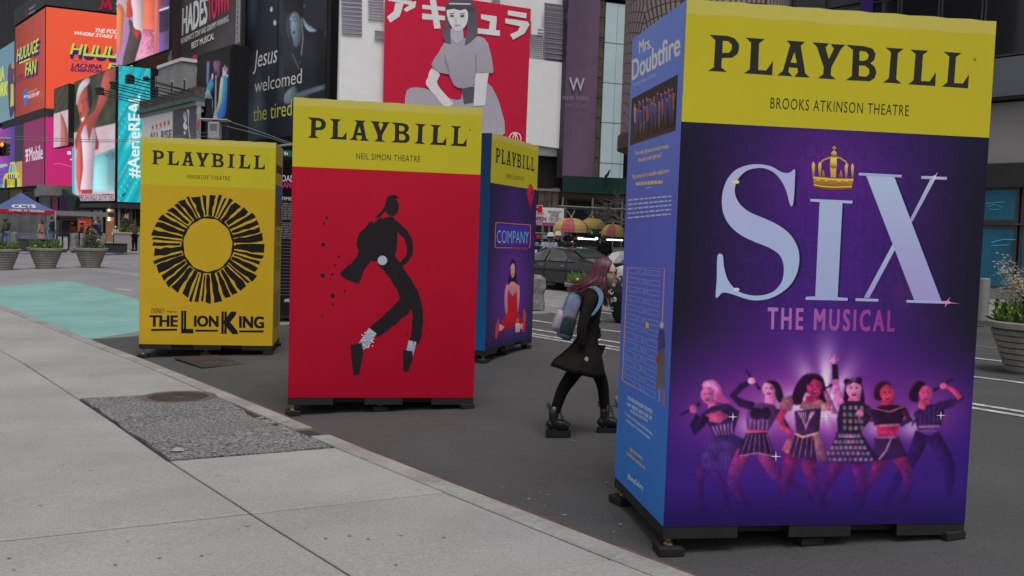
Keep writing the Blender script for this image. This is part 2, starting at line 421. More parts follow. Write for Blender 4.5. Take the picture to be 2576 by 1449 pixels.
# the sheet drops under the near pavement
for i, v in enumerate(vv):
    s_, t_ = st(v[0], v[1])
    if s_ < sk(t_)-.45: vv[i] = (v[0], v[1], v[2]-.12)
tag(mobj('road', vv, ff, ASPH), kind='structure')
def drape(name, poly_rows, mat, dz, kind='structure', parent=None):
    # poly_rows: list of rows of xy points -> quad strip draped on the road
    n = len(poly_rows[0]); vs = [(p[0], p[1], H(p[0], p[1])+dz) for r in poly_rows for p in r]
    fs = [(j*n+i, j*n+i+1, (j+1)*n+i+1, (j+1)*n+i) for j in range(len(poly_rows)-1) for i in range(n-1)]
    o = mobj(name, vs, fs, mat, parent)
    return tag(o, kind=kind) if parent is None else o
LINEP = pmat('worn road paint', (.50, .50, .50), .7, .35, 30, stain=.5, sscale=5)
LINEF = pmat('faded road paint', (.26, .26, .26), .75, .4, 30, stain=.5, sscale=5)
def lane(a, b, wdt, mat=None, dash=None):
    a = Vector(a); b = Vector(b); d = (b-a).normalized(); n = Vector((-d.y, d.x)); L = (b-a).length
    k = max(2, int(L/.4)); rows = [[a+d*(L*i/k)+n*(wdt/2), a+d*(L*i/k)-n*(wdt/2)] for i in range(k+1)]
    return drape('lane_marking', rows, mat or LINEP, .008)
def xy(p): return (p.x, p.y)
lane((-1.5, 19.15), (6.6, 6.9), .11); lane((-1.35, 19.35), (6.85, 7.0), .11)
lane((-.5, 19.1), (1.9, 15.35), .12)
lane((-2.0, 22.9), (7.6, 10.05), .12)
lane((.2, 25.4), (9.5, 10.6), .12); lane((-.2, 29.2), (9.5, 14.1), .10, LINEF); lane((.4, 22.6), (2.4, 19.6), .10, LINEF)
# crossing at the left
for (x0, y0), (x1, y1), wd, m in (((232, 676), (352, 690), .10, LINEP), ((232, 679.5), (352, 694), .10, LINEP), ((-20, 655), (142, 656), .10, LINEP), ((0, 637), (130, 640), .16, LINEP),
                                  ((200, 640), (300, 648), .12, LINEP), ((200, 650), (330, 651), .12, LINEF), ((196, 655), (216, 657), .10, LINEP), ((233, 659), (252, 661), .12, LINEP), ((258, 663), (275, 665), .12, LINEP),
                                  ((283, 666), (294, 667), .12, LINEP), ((205, 661), (232, 671), .12, LINEP), ((330, 665), (352, 667), .12, LINEP),
                                  ((293, 727), (330, 731), .14, LINEP), ((345, 740), (356, 743), .12, LINEF)):
    lane(xy(G(x0, y0)), xy(G(x1, y1)), wd, m)
# paler, older asphalt across the junction
ASPH2 = pmat('pale old asphalt', (.225, .221, .230), .75, .25, 60, bump=.4, bscale=120, stain=.18, sscale=.3, spec=.5)
rows = [[ST(-.2+k*1.6, t) for k in range(20)] for t in np.arange(13.2, 62, .8)]
drape('junction_road', rows, ASPH2, .003)
# teal painted plaza
TEAL = pmat('teal street paint', (.195, .375, .355), .8, .12, 60, bump=.3, bscale=140, stain=.16, sscale=.8)
q = [G(-160, 738), G(0, 721), G(90, 714), G(175, 708), G(240, 722), G(300, 740), G(350, 755), G(440, 782)]
e0 = [ST(.0, t) for t in (29, 24.5, 21.5, 19.2, 17.4, 15.8, 14.4, 13.05)]
rows = [[Vector(xy(p))*(1-k/6)+e*(k/6) for p, e in zip(q[:7]+[G(430, 822)], e0)] for k in range(7)]
drape('painted_plaza', rows, TEAL, .007)
# ---------------------------------------------------------------- near pavement
CONC = pmat('pavement concrete', (.315, .309, .304), .85, .20, 60, bump=.40, bscale=100, stain=.14, sscale=.8, rnd=.05)
KERBM = pmat('kerb concrete', (.30, .288, .276), .8, .18, 30, bump=.3, bscale=90, stain=.25, sscale=2)
BED = pmat('dark joint grit', (.035, .033, .03), .95, .3, 60)
sw_t = [-9.0]
T0 = [.6+1.57*k for k in range(-6, 17)]
rows = []
for t in [(-9+.5*i) for i in range(80)]:
    rows.append([ST(s_, t) for s_ in (-14, -9, -6, -3, -1.4, -.17, -.02)])
vs = [(p[0], p[1], HS(p[0], p[1])-.022) for r in rows for p in r]; n = 7
side = tag(mobj('sidewalk', vs, [(j*n+i, j*n+i+1, (j+1)*n+i+1, (j+1)*n+i) for j in range(len(rows)-1) for i in range(n-1)], BED), kind='structure')
def tile(name, s0, s1, t0, t1, mat, parent, gap=.006, top=0., th=.06, jag=0.):
    def q(s_, t_, e):
        t_ = t_-.2*(s_+1.4); p = ST(s_, t_); return (p[0], p[1], HS(p[0], p[1])+top-e)
    g_ = gap; b = .006
    lo = [q(s0+g_, t0+g_, th), q(s1-g_, t0+g_, th), q(s1-g_, t1-g_, th), q(s0+g_, t1-g_, th)]
    mi = [q(s0+g_, t0+g_, b), q(s1-g_, t0+g_, b), q(s1-g_, t1-g_, b), q(s0+g_, t1-g_, b)]
    up = [q(s0+g_+b, t0+g_+b, 0), q(s1-g_-b, t0+g_+b, 0), q(s1-g_-b, t1-g_-b, 0), q(s0+g_+b, t1-g_-b, 0)]
    fs = [(8, 9, 10, 11)]
    for l in range(2):
        for k in range(4): fs.append((l*4+k, l*4+(k+1) % 4, l*4+4+(k+1) % 4, l*4+4+k))
    return mobj(name, lo+mi+up, fs, mat, parent)
cols_ = [(-1.4, -.17), (-2.95, -1.4), (-4.5, -2.95), (-6.1, -4.5), (-7.7, -6.1), (-9.3, -7.7)]
for ci, (s0, s1) in enumerate(cols_):
    for k, t0 in enumerate(T0[:-1]):
        if ci == 0 and 3.5 < t0 < 6.5: continue           # the asphalt patch fills these bays
        if ci == 1 and 5 < t0 < 13: pass
        if t0 > 15 and ci > 3: continue
        tile('paving_slab', s0, s1, t0, T0[k+1], CONC, side, gap=.010 if ci else .008, top=random.uniform(-.003, .003))
for k, t0 in enumerate(T0[:-1]):                            # kerb stones, one broken away by the patch
    if abs(t0-T0[8]) < .1:
        tile('kerb_stone', -.17, 0, t0, t0+.50, KERBM, side, gap=.003, th=.2, top=.004); tile('kerb_stone', -.17, 0, t0+.86, T0[k+1], KERBM, side, gap=.003, th=.2, top=.002)
    else: tile('kerb_stone', -.17, 0, t0, T0[k+1], KERBM, side, gap=.003, th=.2, top=.002)
RUST = pmat('rusty kerb steel', (.13, .065, .05), .8, .35, 20, stain=.4, sscale=3)
rows = [[ST(.002, t), ST(.030, t)] for t in np.arange(-6, 8, .4)]
vs = []
for r_ in rows: vs += [(r_[0][0], r_[0][1], HS(*r_[0])-.001), (r_[1][0], r_[1][1], HS(*r_[1])-.003)]
mobj('kerb_edging', vs, [(2*i, 2*i+1, 2*i+3, 2*i+2) for i in range(len(rows)-1)], RUST, side)
# asphalt patch with ragged outline
PATCH = pmat('coarse patch asphalt', (.165, .165, .166), .9, 1.25, 42, bump=1.0, bscale=55, stain=.15, sscale=1.5)
def pq(s_, t_, e=0):
    t_ = t_-.2*(s_+1.4); p = ST(s_, t_); return (p[0], p[1], HS(p[0], p[1])-e)
ta, tb = T0[8]+.02, T0[10]-.02
out = []
rr = random.Random(3)
for a in np.linspace(0, 1, 14): out.append((-1.38+rr.uniform(-.015, .02), ta+(tb-ta)*a))
for a in np.linspace(0, 1, 8)[1:]: out.append((-1.38+1.17*a, tb+rr.uniform(-.015, .015)))
for a in np.linspace(0, 1, 16)[1:-1]:
    dip = .10*math.exp(-((a-.52)/.14)**2)+.05*math.exp(-((a-.66)/.06)**2)
    out.append((-.19-dip+rr.uniform(-.018, .01), tb+(ta-tb)*a))
for a in np.linspace(0, 1, 8)[:-1]: out.append((-.20-1.17*a, ta+rr.uniform(-.015, .02)))
n = len(out); vs = [pq(s_, t_, -.004) for s_, t_ in out]+[pq(s_, t_, .02) for s_, t_ in out]
mobj('asphalt_patch', vs, [tuple(range(n))]+[(i, (i+1) % n, n+(i+1) % n, n+i) for i in range(n)], PATCH, side)
# broken lip beside the patch
mb = MB()
cpt = pq(-.21, T0[8]+.95)
for k in range(26):
    a = rr.uniform(-.35, .55); p = pq(-.20+rr.uniform(-.09, .1), T0[8]+1.0+a)
    mb.box((p[0], p[1], p[2]-.004), (rr.uniform(.02, .06), rr.uniform(.02, .05), rr.uniform(.012, .03)), rr.uniform(0, 3))
tag(mb.build('broken_kerb_rubble', KERBM, side), kind='stuff')
# manhole cover
IRON = pmat('worn iron', (.11, .095, .085), .6, .3, 25, bump=.3, bscale=60, metal=.35, stain=.3, sscale=4)
mc = G(449, 999, HS); mz = HS(mc.x, mc.y)
mh = empty('manhole_cover', (mc.x, mc.y, mz), 'round iron manhole cover set in the dark asphalt patch of the pavement', 'manhole cover')
tl_ = (HS(mc.x+1, mc.y)-mz, HS(mc.x, mc.y+1)-mz)
def tilt(vs): return [(x, y, z+(x-mc.x)*tl_[0]+(y-mc.y)*tl_[1]) for x, y, z in vs]
m_ = MB().lathe([(.30, .001), (.30, .005), (.02, .005)], (mc.x, mc.y, mz), 40); m_.v = tilt(m_.v); m_.build('plate', IRON, mh)
m_ = MB().lathe([(.372, .001), (.37, .007), (.315, .007), (.31, .002)], (mc.x, mc.y, mz), 40); m_.v = tilt(m_.v); m_.build('rim', pmat('rust tinged iron rim', (.12, .085, .075), .7, .4, 18), mh)
m_ = MB()
for i in range(-9, 10):
    for j in range(-9, 10):
        x, y = i*.033, j*.033
        if math.hypot(x, y) < .285 and math.hypot(x, y) > .05:
            m_.box((mc.x+x, mc.y+y, mz+.0075), (.026, .012, .007) if (i+j) % 2 else (.012, .026, .007), .6)
m_.v = tilt(m_.v); tag(m_.build('tread_pattern', IRON, mh), kind='stuff')
# storm grate in the gutter under the yellow box
gc = G(528, 911); ga = math.atan2(DT.y, DT.x)
gr = empty('storm_grate', (gc.x, gc.y, H(gc.x, gc.y)), 'cast iron storm drain grate in the road below the yellow poster box', 'grate')
m_ = MB().box((gc.x, gc.y, gr.location.z+.005), (1.05, .62, .01), ga); m_.build('pit', BLACK, gr)
m_ = MB()
for i in range(15):
    u = -.5+i/14
    m_.box((gc.x+u*math.cos(ga), gc.y+u*math.sin(ga), gr.location.z+.016), (.018, .6, .014), ga)
for i in range(9):
    u = -.29+.58*i/8
    m_.box((gc.x-u*math.sin(ga), gc.y+u*math.cos(ga), gr.location.z+.0165), (1.02, .018, .012), ga)
m_.build('grate_bars', IRON, gr)
# litter
PAPER = pmat('paper scraps', (.30, .30, .29), .8, .1, 20)
p = G(447, 1137, HS)
m_ = MB(); z = HS(p.x, p.y)
m_.add([(p.x+a, p.y+b, z+c) for a, b, c in ((-.045, -.02, .012), (.0, -.05, .018), (.05, -.01, .012), (.03, .04, .02), (-.02, .03, .03), (-.05, .015, .014), (0, 0, .026))], [(0, 1, 6), (1, 2, 6), (2, 3, 6), (3, 4, 6), (4, 5, 6), (5, 0, 6)])
tag(m_.build('paper_scrap', PAPER), 'small torn white paper scrap lying on the dark pavement patch', 'paper')
m_ = MB(); rr = random.Random(11)
for x, y, hs in [(150, 783, 1), (60, 1000, 1), (345, 1141, 1), (520, 936, 0), (605, 951, 0), (635, 952, 0), (1025, 948, 0), (1210, 1095, 0), (1330, 1258, 0), (1370, 1275, 0), (1430, 1190, 0), (1560, 1322, 0), (1615, 1298, 0), (2460, 1180, 0), (1340, 1165, 0), (900, 1045, 0)]+[(rr.uniform(1200, 1550), rr.uniform(1100, 1350), 0) for i in range(9)]+[(rr.uniform(0, 1200), rr.uniform(1100, 1449), 1) for i in range(14)]:
    p = G(x, y, HS if hs else H); s_ = rr.uniform(.006, .013); a = rr.uniform(0, 3)
    z = (HS if hs else H)(p.x, p.y)+.009
    if not hs and st(p.x, p.y)[0] < sk(st(p.x, p.y)[1])+.1: continue
    m_.add([(p.x+s_*math.cos(a+k*1.57)*(1.6 if k % 2 else .8), p.y+s_*math.sin(a+k*1.57)*(1.6 if k % 2 else .8), z) for k in range(4)], [(0, 1, 2, 3)])
tag(m_.build('litter', PAPER), 'tiny pale specks of gum and litter scattered over pavement and road', 'litter', kind='stuff')

m_ = MB()
for i in range(34):
    p = G(rr.uniform(0, 1250), rr.uniform(960, 1449), HS); s_, t_ = st(p.x, p.y)
    if s_-sk(t_) > -.25 or (-1.45 < s_-sk(t_) and 3.3 < t_ < 7.2): continue
    r_ = rr.uniform(.005, .011); m_.add([(p.x+r_*math.cos(k*1.05)*rr.uniform(.8, 1.2), p.y+r_*math.sin(k*1.05)*rr.uniform(.8, 1.2), HS(p.x, p.y)+.0045) for k in range(6)], [(0, 1, 2, 3, 4, 5)])
tag(m_.build('gum_spots', pmat('dark gum', (.20, .195, .19), .9, .2, 30)), 'dark flattened gum spots dotted over the pavement slabs', 'gum', kind='stuff')
# ================================================================ poster boxes
BW, BD, BH, BY = 1.848, 1.092, 2.928, 2.268          # width, depth, height of the printed skin, height of the yellow header's lower edge
YEL = (161, 151, 36); YELF = (165, 156, 74); INK = (38, 38, 36)
RUBBER = pmat('rubber foot block', (.014, .014, .014), .8, .2, 12)
SKIRT = pmat('black base boards', (.016, .016, .017), .6, .25, 8)
CABM = pmat('box carcass', (.05, .05, .055), .7, .1, 4)
_k = (1663.6, 0, .3542)
PB = {'P': [[(343, 247), (470, 255), (520, 272), (550, 310), (553, 345), (540, 385), (505, 410), (430, 413), (426, 478), (465, 512), (330, 504), (372, 478), (383, 287)], [(437, 290), (475, 293), (500, 318), (500, 350), (480, 374), (433, 376)]],
      'L': [[(598, 267), (735, 277), (694, 310), (688, 497), (745, 500), (793, 432), (787, 535), (585, 521), (627, 492), (637, 305)]],
      'A': [[(888, 287), (1022, 297), (990, 325), (1022, 520), (1056, 552), (944, 546), (970, 512), (965, 483), (906, 480), (903, 510), (932, 543), (821, 536), (862, 505), (915, 318)], [(945, 370), (962, 447), (918, 444)]],
      'Y': [[(1072, 300), (1192, 308), (1166, 338), (1190, 420), (1225, 345), (1200, 312), (1308, 318), (1278, 345), (1207, 480), (1203, 532), (1240, 565), (1110, 556), (1150, 526), (1152, 478), (1105, 335)]],
      'B': [[(1312, 318), (1440, 328), (1500, 345), (1522, 385), (1512, 425), (1485, 450), (1515, 475), (1528, 515), (1515, 555), (1480, 578), (1308, 570), (1352, 540), (1360, 355)], [(1408, 362), (1450, 367), (1472, 390), (1465, 420), (1440, 432), (1406, 430)], [(1404, 465), (1445, 468), (1475, 490), (1476, 525), (1455, 545), (1402, 540)]],
      'I': [[(1592, 338), (1722, 346), (1680, 378), (1668, 562), (1705, 595), (1575, 586), (1615, 555), (1630, 372)]],
      'L2': [[(1768, 352), (1898, 360), (1858, 390), (1845, 575), (1905, 578), (1950, 512), (1945, 612), (1752, 600), (1790, 568), (1805, 385)]],
      'L3': [[(2003, 367), (2134, 377), (2092, 405), (2080, 590), (2140, 593), (2185, 527), (2178, 628), (1990, 615), (2030, 585), (2045, 402)]]}
BOX = {'six': (.90, 5.232, 8.4, .173), 'mj': (-2.172, 9.204, 10.7, .10), 'lion': (-5.28, 13.34, 8.7, .034), 'com': (-.336, 12.68, 68.9, .184), 'blk': (-5.25, 17.75, 12, .08)}
def frames(k):
    x, y, a, zb = BOX[k]; ex = Vector((math.cos(R(a)), math.sin(R(a)), 0)); ed = Vector((-math.sin(R(a)), math.cos(R(a)), 0)); o = Vector((x, y, zb))
    return {'front': Frame(o, a), 'left': Frame(o+ed*BD, a-90), 'right': Frame(o+ex*BW, a+90), 'o': o, 'ex': ex, 'ed': ed, 'a': a}
PBUV = {}
_f = frames('six')['front']
for L_, pl in PB.items(): PBUV[L_] = [[_f.uv(_k[0]+x*_k[2], _k[1]+y*_k[2]) for x, y in p] for p in pl]
def slabq(fr, u0, v0, u1, v1, th=.008):
    return MB().slab([fr.pt(u0, v0), fr.pt(u1, v0), fr.pt(u1, v1), fr.pt(u0, v1)], -fr.n*th)
def poster_box(k, label, front, side_l, side_r, theatre, tw, gapz=None, header=True):
    fs = frames(k); o, ex, ed, a = fs['o'], fs['ex'], fs['ed'], fs['a']
    mid = o+ex*BW/2+ed*BD/2; gz = H(mid.x, mid.y)
    root = empty('poster_box', (mid.x, mid.y, gz), label, 'poster box', 'theatre poster boxes on the street')
    # carcass just inside the printed skins, black skirt boards with fork gaps, rods on rubber blocks
    c = mid+Vector((0, 0, BH/2))
    cab = MB().box(c, (BW-.02, BD-.02, BH-.012), R(a), .004).build('cabinet', CABM, root)
    bh = .068
    for (u0, u1) in ((0, .44), (.75, 1.13), (1.42, BW)):
        for dd in (.012, BD-.012):
            cc = o+ex*((u0+u1)/2)+ed*dd+Vector((0, 0, -bh/2-.002)); MB().box(cc, (u1-u0, .02, bh), R(a)).build('base_board', SKIRT, root)
    for dd, uu in ((.5, .012), (.5, BW-.012)):
        cc = o+ex*uu+ed*(BD/2)+Vector((0, 0, -bh/2-.002)); MB().box(cc, (.02, BD-.05, bh-.004), R(a)).build('base_board', SKIRT, root)
    cc = mid+Vector((0, 0, -bh/2+.004)); MB().box(cc, (BW-.16, BD-.16, bh-.012), R(a)).build('base_frame', BLACK, root)
    for i, (u, d) in enumerate(((.05, .05), (BW*.49, .10), (BW-.07, .06), (.05, BD-.06), (BW*.5, BD-.08), (BW-.06, BD-.06))):
        p = o+ex*u+ed*d; g_ = H(p.x, p.y); top = o.z-bh+.004
        rod = MB().tube([(p.x, p.y, g_+.03), (p.x, p.y, top)], .009, 8)
        rod.lathe([(.03, .05), (.03, .058), (.012, .075), (.01, .09)], (p.x, p.y, g_), 12)
        rod.lathe([(.02, 0), (.02, .018)], (p.x, p.y, top-.03), 6)
        ro = rod.build('levelling_foot', BRASS, root)
        MB().box((p.x, p.y, g_+.027), (.145, .145, .05), R(a+6*i), .006).build('foot_block', RUBBER, ro)
    fr = fs['front']
    fm = Frame(fr.o+fr.n*.001, a)
    hd = Art(fr, base=.003)
    # yellow header sheet, with the taped strip along its top edge
    hp = Art(fr, base=.0015)
    hp.uvgrid((0, BH), (BW, BH), (BW, BY), (0, BY), 12, 5, lambda a_, b_: YEL if header else (22, 21, 23)); hpo = hp.build('header_panel', root)
    if header:
        tp = Art(fr, base=.0028)
        n = 24; up = [(BW*i/n, BH+.004+.003*math.sin(i*2.1)) for i in range(n+1)]; lo = [(BW*i/n, BH-.075-.004*math.sin(i*1.3)) for i in range(n, -1, -1)]
        tp.uvpoly(up+lo, YELF); tp.build('tape_strip', hpo)
        for L_, pl in PBUV.items():
            ar = Art(fr, base=.0024); ar.uvpoly(pl[0], INK)
            for hole in pl[1:]: ar.uvpoly(hole, YEL)
            ar.build('title_letter', hpo)
        ar = Art(fr, base=.0024)
        ar.text(theatre, (BW/2-tw/2, BY+.098), (BW/2+tw/2, BY+.098), (BW/2-tw/2, BY+.098+.060), INK, .004, uv=True, space=1.15)
        ar.disc  # registered mark as a tiny ring
        ar.uvpoly([(BW*.935+.011*math.cos(t), BY+.44+.011*math.sin(t)) for t in np.linspace(0, 6.28, 9)[:-1]], (120, 112, 34))
        ar.build('theatre_name', hpo)
    front(root, fr)
    for fn, key in ((side_l, 'left'), (side_r, 'right')):
        if fn: fn(root, fs[key])
    # plain skins on the sides that have no print of their own
    return root
def skin(root, fr, wdt, c0, c1, v1=BY, name='poster_panel', nu=4, nv=12):
    ar = Art(fr, base=.0015); ar.uvgrid((0, v1), (wdt, v1), (wdt, 0), (0, 0), nu, nv, lambda a_, b_: mixc(c0, c1, b_)); return ar.build(name, root)
# ---------------------------------------------------------------- 1: purple box in the foreground
def g2(a, b, ca, cb, sa, sb): return math.exp(-((a-ca)/sa)**2-((b-cb)/sb)**2)
def six_bg(a, b):
    side = min(1, abs(a-.5)/.5)
    c = mixc((64, 31, 112), (25, 24, 36), min(1, (side**1.6)*1.12*(1-.75*max(0, b-.42)/.58))*1.)
    c = mixc(c, (46, 26, 112), .75*max(0, min(1, (b-.5)/.25)))
    c = mixc(c, (32, 27, 62), .35*max(0, 1-b/.12))
    st_ = .5+.5*math.sin(a*190+math.sin(b*11)*1.5); c = mixc(c, (28, 24, 62), .10*st_*(b < .45))
    c = mixc(c, (150, 48, 138), min(1, .80*g2(a, b, .46, .70, .34, .12)))
    c = mixc(c, (138, 60, 145), min(1, .55*g2(a, b, .85, .70, .12, .07)+.5*g2(a, b, .2, .72, .14, .06)))
    ray_ = .62+.38*math.cos(math.atan2(a-.5, .70-b)*9)
    c = mixc(c, (226, 196, 232), min(1, (.95*g2(a, b, .495, .635, .085, .085)*ray_+.75*g2(a, b, .45, .70, .13, .05)+.55*g2(a, b, .69, .745, .05, .03)+.55*g2(a, b, .80, .745, .04, .03)+.5*g2(a, b, .27, .745, .05, .03))))
    c = mixc(c, (30, 20, 66), max(0, min(1, (b-.90)/.08))*.8)
    c = mixc(c, (110, 40, 120), .35*g2(a, b, .47, .09, .18, .10)+.25*g2(a, b, .75, .40, .05, .05))
    return c
def six_front(root, fr):
    bg = Art(fr, base=.0015); bg.uvgrid((0, BY), (BW, BY), (BW, 0), (0, 0), 84, 110, six_bg); pn = bg.build('poster_panel', root)
    nm = Art(fr, base=.0022, tf=(1703.8, 335.4, .3704))
    for i, s_ in enumerate(('ARAGON  BOLEYN  SEYMOUR', 'HOWARD  PARR  CLEVES', 'SEYMOUR  ARAGON  HOWARD', 'PARR  BOLEYN  CLEVES', 'HOWARD  ARAGON  CLEVES', 'SEYMOUR  PARR  HOWARD', 'ARAGON  CLEVES  BOLEYN')):
        y = 140+168*i; x = 70-6*i
        nm.text(s_, (x, y), (x+1900, y+95), (x+2, y-130), (47, 29, 84), 0, col2=(37, 27, 64))
    for i, v in enumerate(nm.v):
        d = Vector(v)-fr.o; c_ = six_bg(min(1, max(0, d.dot(fr.ex)/BW)), 1-d.z/BY); nm.c[i] = nm.conv(mixc(c_, (22, 20, 44), .13))
    nm.marks = []; tag(nm.build('ghost_lettering', pn), kind='stuff')
    tf = (1703.8, 335.4, .3704)
    S = [(768, 264), (798, 246), (797, 330), (793, 410), (784, 486), (765, 486), (742, 400), (710, 330), (660, 270), (600, 240), (545, 236), (480, 250), (425, 292), (395, 350), (390, 400), (405, 450), (440, 497), (500, 540), (600, 582), (700, 632), (770, 692), (815, 770), (828, 850), (815, 940), (775, 1020), (710, 1080), (630, 1120), (545, 1135), (470, 1125), (390, 1098), (330, 1082), (300, 1086), (280, 1108), (260, 1110), (268, 980), (272, 832), (308, 828), (315, 900), (340, 990), (385, 1050), (440, 1085), (520, 1102), (600, 1095), (660, 1068), (705, 1015), (722, 950), (718, 880), (690, 822), (620, 775), (520, 735), (430, 690), (360, 630), (318, 560), (302, 480), (310, 390), (340, 310), (395, 250), (470, 218), (555, 210), (640, 226), (700, 260), (738, 270)]
    I_ = [(903, 445), (1190, 458), (1187, 477), (1121, 474), (1088, 1113), (1157, 1118), (1156, 1137), (869, 1130), (873, 1110), (936, 1107), (966, 467), (902, 463)]
    X_ = [[(1720, 308), (1752, 309), (1595, 600), (1572, 598)], [(1466, 745), (1490, 765), (1302, 1118), (1266, 1116)], [(1276, 272), (1468, 284), (1794, 1142), (1610, 1138)], [(1232, 268), (1524, 283), (1521, 300), (1231, 286)], [(1657, 290), (1830, 297), (1828, 316), (1655, 309)], [(1210, 1120), (1365, 1125), (1365, 1143), (1209, 1139)], [(1555, 1132), (1852, 1141), (1850, 1158), (1556, 1150)]]
    SILA, SILB = (150, 166, 188), (140, 132, 182)
    a = Art(fr, base=.0060, tf=tf)
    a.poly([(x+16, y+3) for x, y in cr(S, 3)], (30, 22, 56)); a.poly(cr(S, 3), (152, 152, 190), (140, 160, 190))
    for q in ((395, 330, 26, (190, 180, 120)), (400, 1060, 22, (190, 175, 195))): a.disc(q[:2], (q[2], q[2]*.5), q[3])
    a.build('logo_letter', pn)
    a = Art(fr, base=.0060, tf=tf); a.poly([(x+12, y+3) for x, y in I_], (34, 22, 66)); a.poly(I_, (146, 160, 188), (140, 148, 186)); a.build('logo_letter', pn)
    a = Art(fr, base=.0060, tf=tf)
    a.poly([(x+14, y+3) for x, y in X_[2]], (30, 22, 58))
    for q in X_: a.poly(q, SILA, SILB)
    for x, y, r_, c_ in ((1745, 300, 14, (226, 170, 196)), (1830, 1148, 12, (200, 120, 170))):
        a.disc((x, y), r_, c_); a.poly([(x-60, y-12), (x, y-4), (x+90, y+10), (x, y+4)], c_); a.poly([(x-6, y), (x+22, y-38), (x+6, y), (x-16, y+36)], c_)
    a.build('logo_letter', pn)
    # gold crown
    a = Art(fr, base=.0060, tf=tf); GO, GD, GL = (176, 128, 48), (104, 62, 24), (206, 178, 90)
    a.line([(965, 215), (985, 185), (1030, 165), (1062, 160), (1100, 166), (1140, 190), (1160, 220)], 10, GO)
    for x0, x1, y in ((912, 935, 300), (955, 978, 300), (1135, 1158, 310), (1178, 1198, 312)):
        a.poly([(x0, y-75), (x0+4, y-95), ((x0+x1)/2, y-108), (x1, y-88), (x1-2, y-50), (x1-8, y+10), (x0+8, y+10)], GL, GD)
    for x in (990, 1110): a.poly([(x-14, 300), (x, 245), (x+16, 300)], GO, GD)
    a.poly([(1040, 165), (1084, 165), (1080, 215), (1076, 300), (1042, 300), (1036, 215)], GL, GO); a.disc((1060, 215), 25, GL, GD); a.disc((1063, 140), 20, GL, GD)
    a.line([(1064, 120), (1065, 84)], 7, GO); a.line([(1050, 98), (1080, 99)], 7, GO)
    a.poly([(920, 292), (1060, 305), (1197, 308), (1182, 376), (1120, 383), (1050, 384), (980, 380), (926, 362)], GO, GD)
    a.line([(922, 300), (1060, 314), (1194, 316)], 7, GL); a.line([(926, 350), (1000, 362), (1060, 366), (1184, 362)], 6, GL)
    for x, y in ((955, 322), (1010, 326), (1095, 330), (1145, 330)): a.disc((x, y), (16, 12), GL, GD)
    a.build('crown_emblem', pn)
    a = Art(fr, base=.0060, tf=tf); a.text('THE MUSICAL', (614, 1326), (1470, 1344), (618, 1186), (150, 96, 160), .045, col2=(128, 48, 120), space=1.35); a.build('subtitle_lettering', pn)
    # six performers
    k4 = (1663.6, 805, .44437); DK, DK2 = (36, 27, 56), (30, 19, 66)
    vt = BY*.50; pic = Raster(fr, (.012, BW-.012, .012, vt), 470, 290, lambda a, b: six_bg((.012+a*(BW-.024))/BW, 1-(vt-b*(vt-.012))/BY), base=.00125, tf=k4)
    def fig(body): body(pic)
    def leg(a, pts, w_, c0, c1=(34, 20, 84)): a.line(cr(pts, 4, False), list(np.linspace(w_[0], w_[1], len(pts)*4-3)), c0, c1)
    def mic(a, p, q): a.line([p, q], 12, (30, 24, 34)); a.disc(q, 11, (22, 18, 26))
    def face(a, c, r, col, hair=None):
        a.poly([(c[0]+r*math.cos(t)*(1+.06*math.cos(2*t)), c[1]+r*1.28*math.sin(t)) for t in np.linspace(0, 6.28, 15)[:-1]], col, mixc(col, (80, 20, 60), .3))
        for dx in (-.38, .36): a.disc((c[0]+r*dx, c[1]-r*.15), (r*.17, r*.09), (40, 14, 30), n=8)
        a.poly([(c[0]-r*.08, c[1]-r*.05), (c[0]+r*.1, c[1]+r*.32), (c[0]-r*.12, c[1]+r*.32)], mixc(col, (90, 20, 60), .35))
        a.disc((c[0], c[1]+r*.66), (r*.30, r*.22), (70, 12, 28), n=10); a.disc((c[0], c[1]+r*.58), (r*.22, r*.07), (225, 200, 205), n=8)
    def f1(a):
        leg(a, [(228, 820), (215, 960), (238, 1090)], (56, 30), (84, 34, 84)); leg(a, [(300, 840), (350, 980), (392, 1095)], (60, 30), (84, 34, 84))
        a.poly([(245, 345), (300, 338), (335, 372), (360, 430), (410, 480), (445, 520), (400, 515), (350, 470), (300, 460), (280, 400), (232, 382)], (206, 120, 160), (150, 60, 120), 3)
        a.poly([(262, 470), (310, 455), (330, 500), (270, 520)], (186, 96, 130)); face(a, (262, 425), 38, (206, 128, 156))
        a.poly([(240, 372), (262, 345), (310, 345), (320, 400), (290, 385)], (212, 140, 176), None, 3)
        a.poly([(222, 530), (285, 490), (375, 470), (445, 520), (435, 560), (405, 655), (300, 660), (270, 600), (240, 570)], (56, 42, 82), (40, 28, 66))
        a.poly([(252, 535), (335, 512), (385, 545), (330, 585), (275, 575)], (176, 82, 112))
        for i in range(6): a.line([(290+i*22, 600-i*4), (318+i*16, 660)], 9, (170, 120, 160))
        a.line([(210, 540), (180, 600), (185, 640), (230, 590), (255, 545)], [34, 38, 34, 38, 44], (30, 24, 46))
        a.poly([(300, 655), (410, 645), (475, 680), (450, 850), (330, 862), (212, 822), (250, 720)], (72, 56, 108), (52, 36, 92)); mic(a, (108, 540), (212, 480)); a.disc((182, 505), (22, 26), (190, 100, 130))
        for i in range(9): a.line([(280+i*19, 680), (240+i*24, 840)], 2.5, (100, 82, 130))
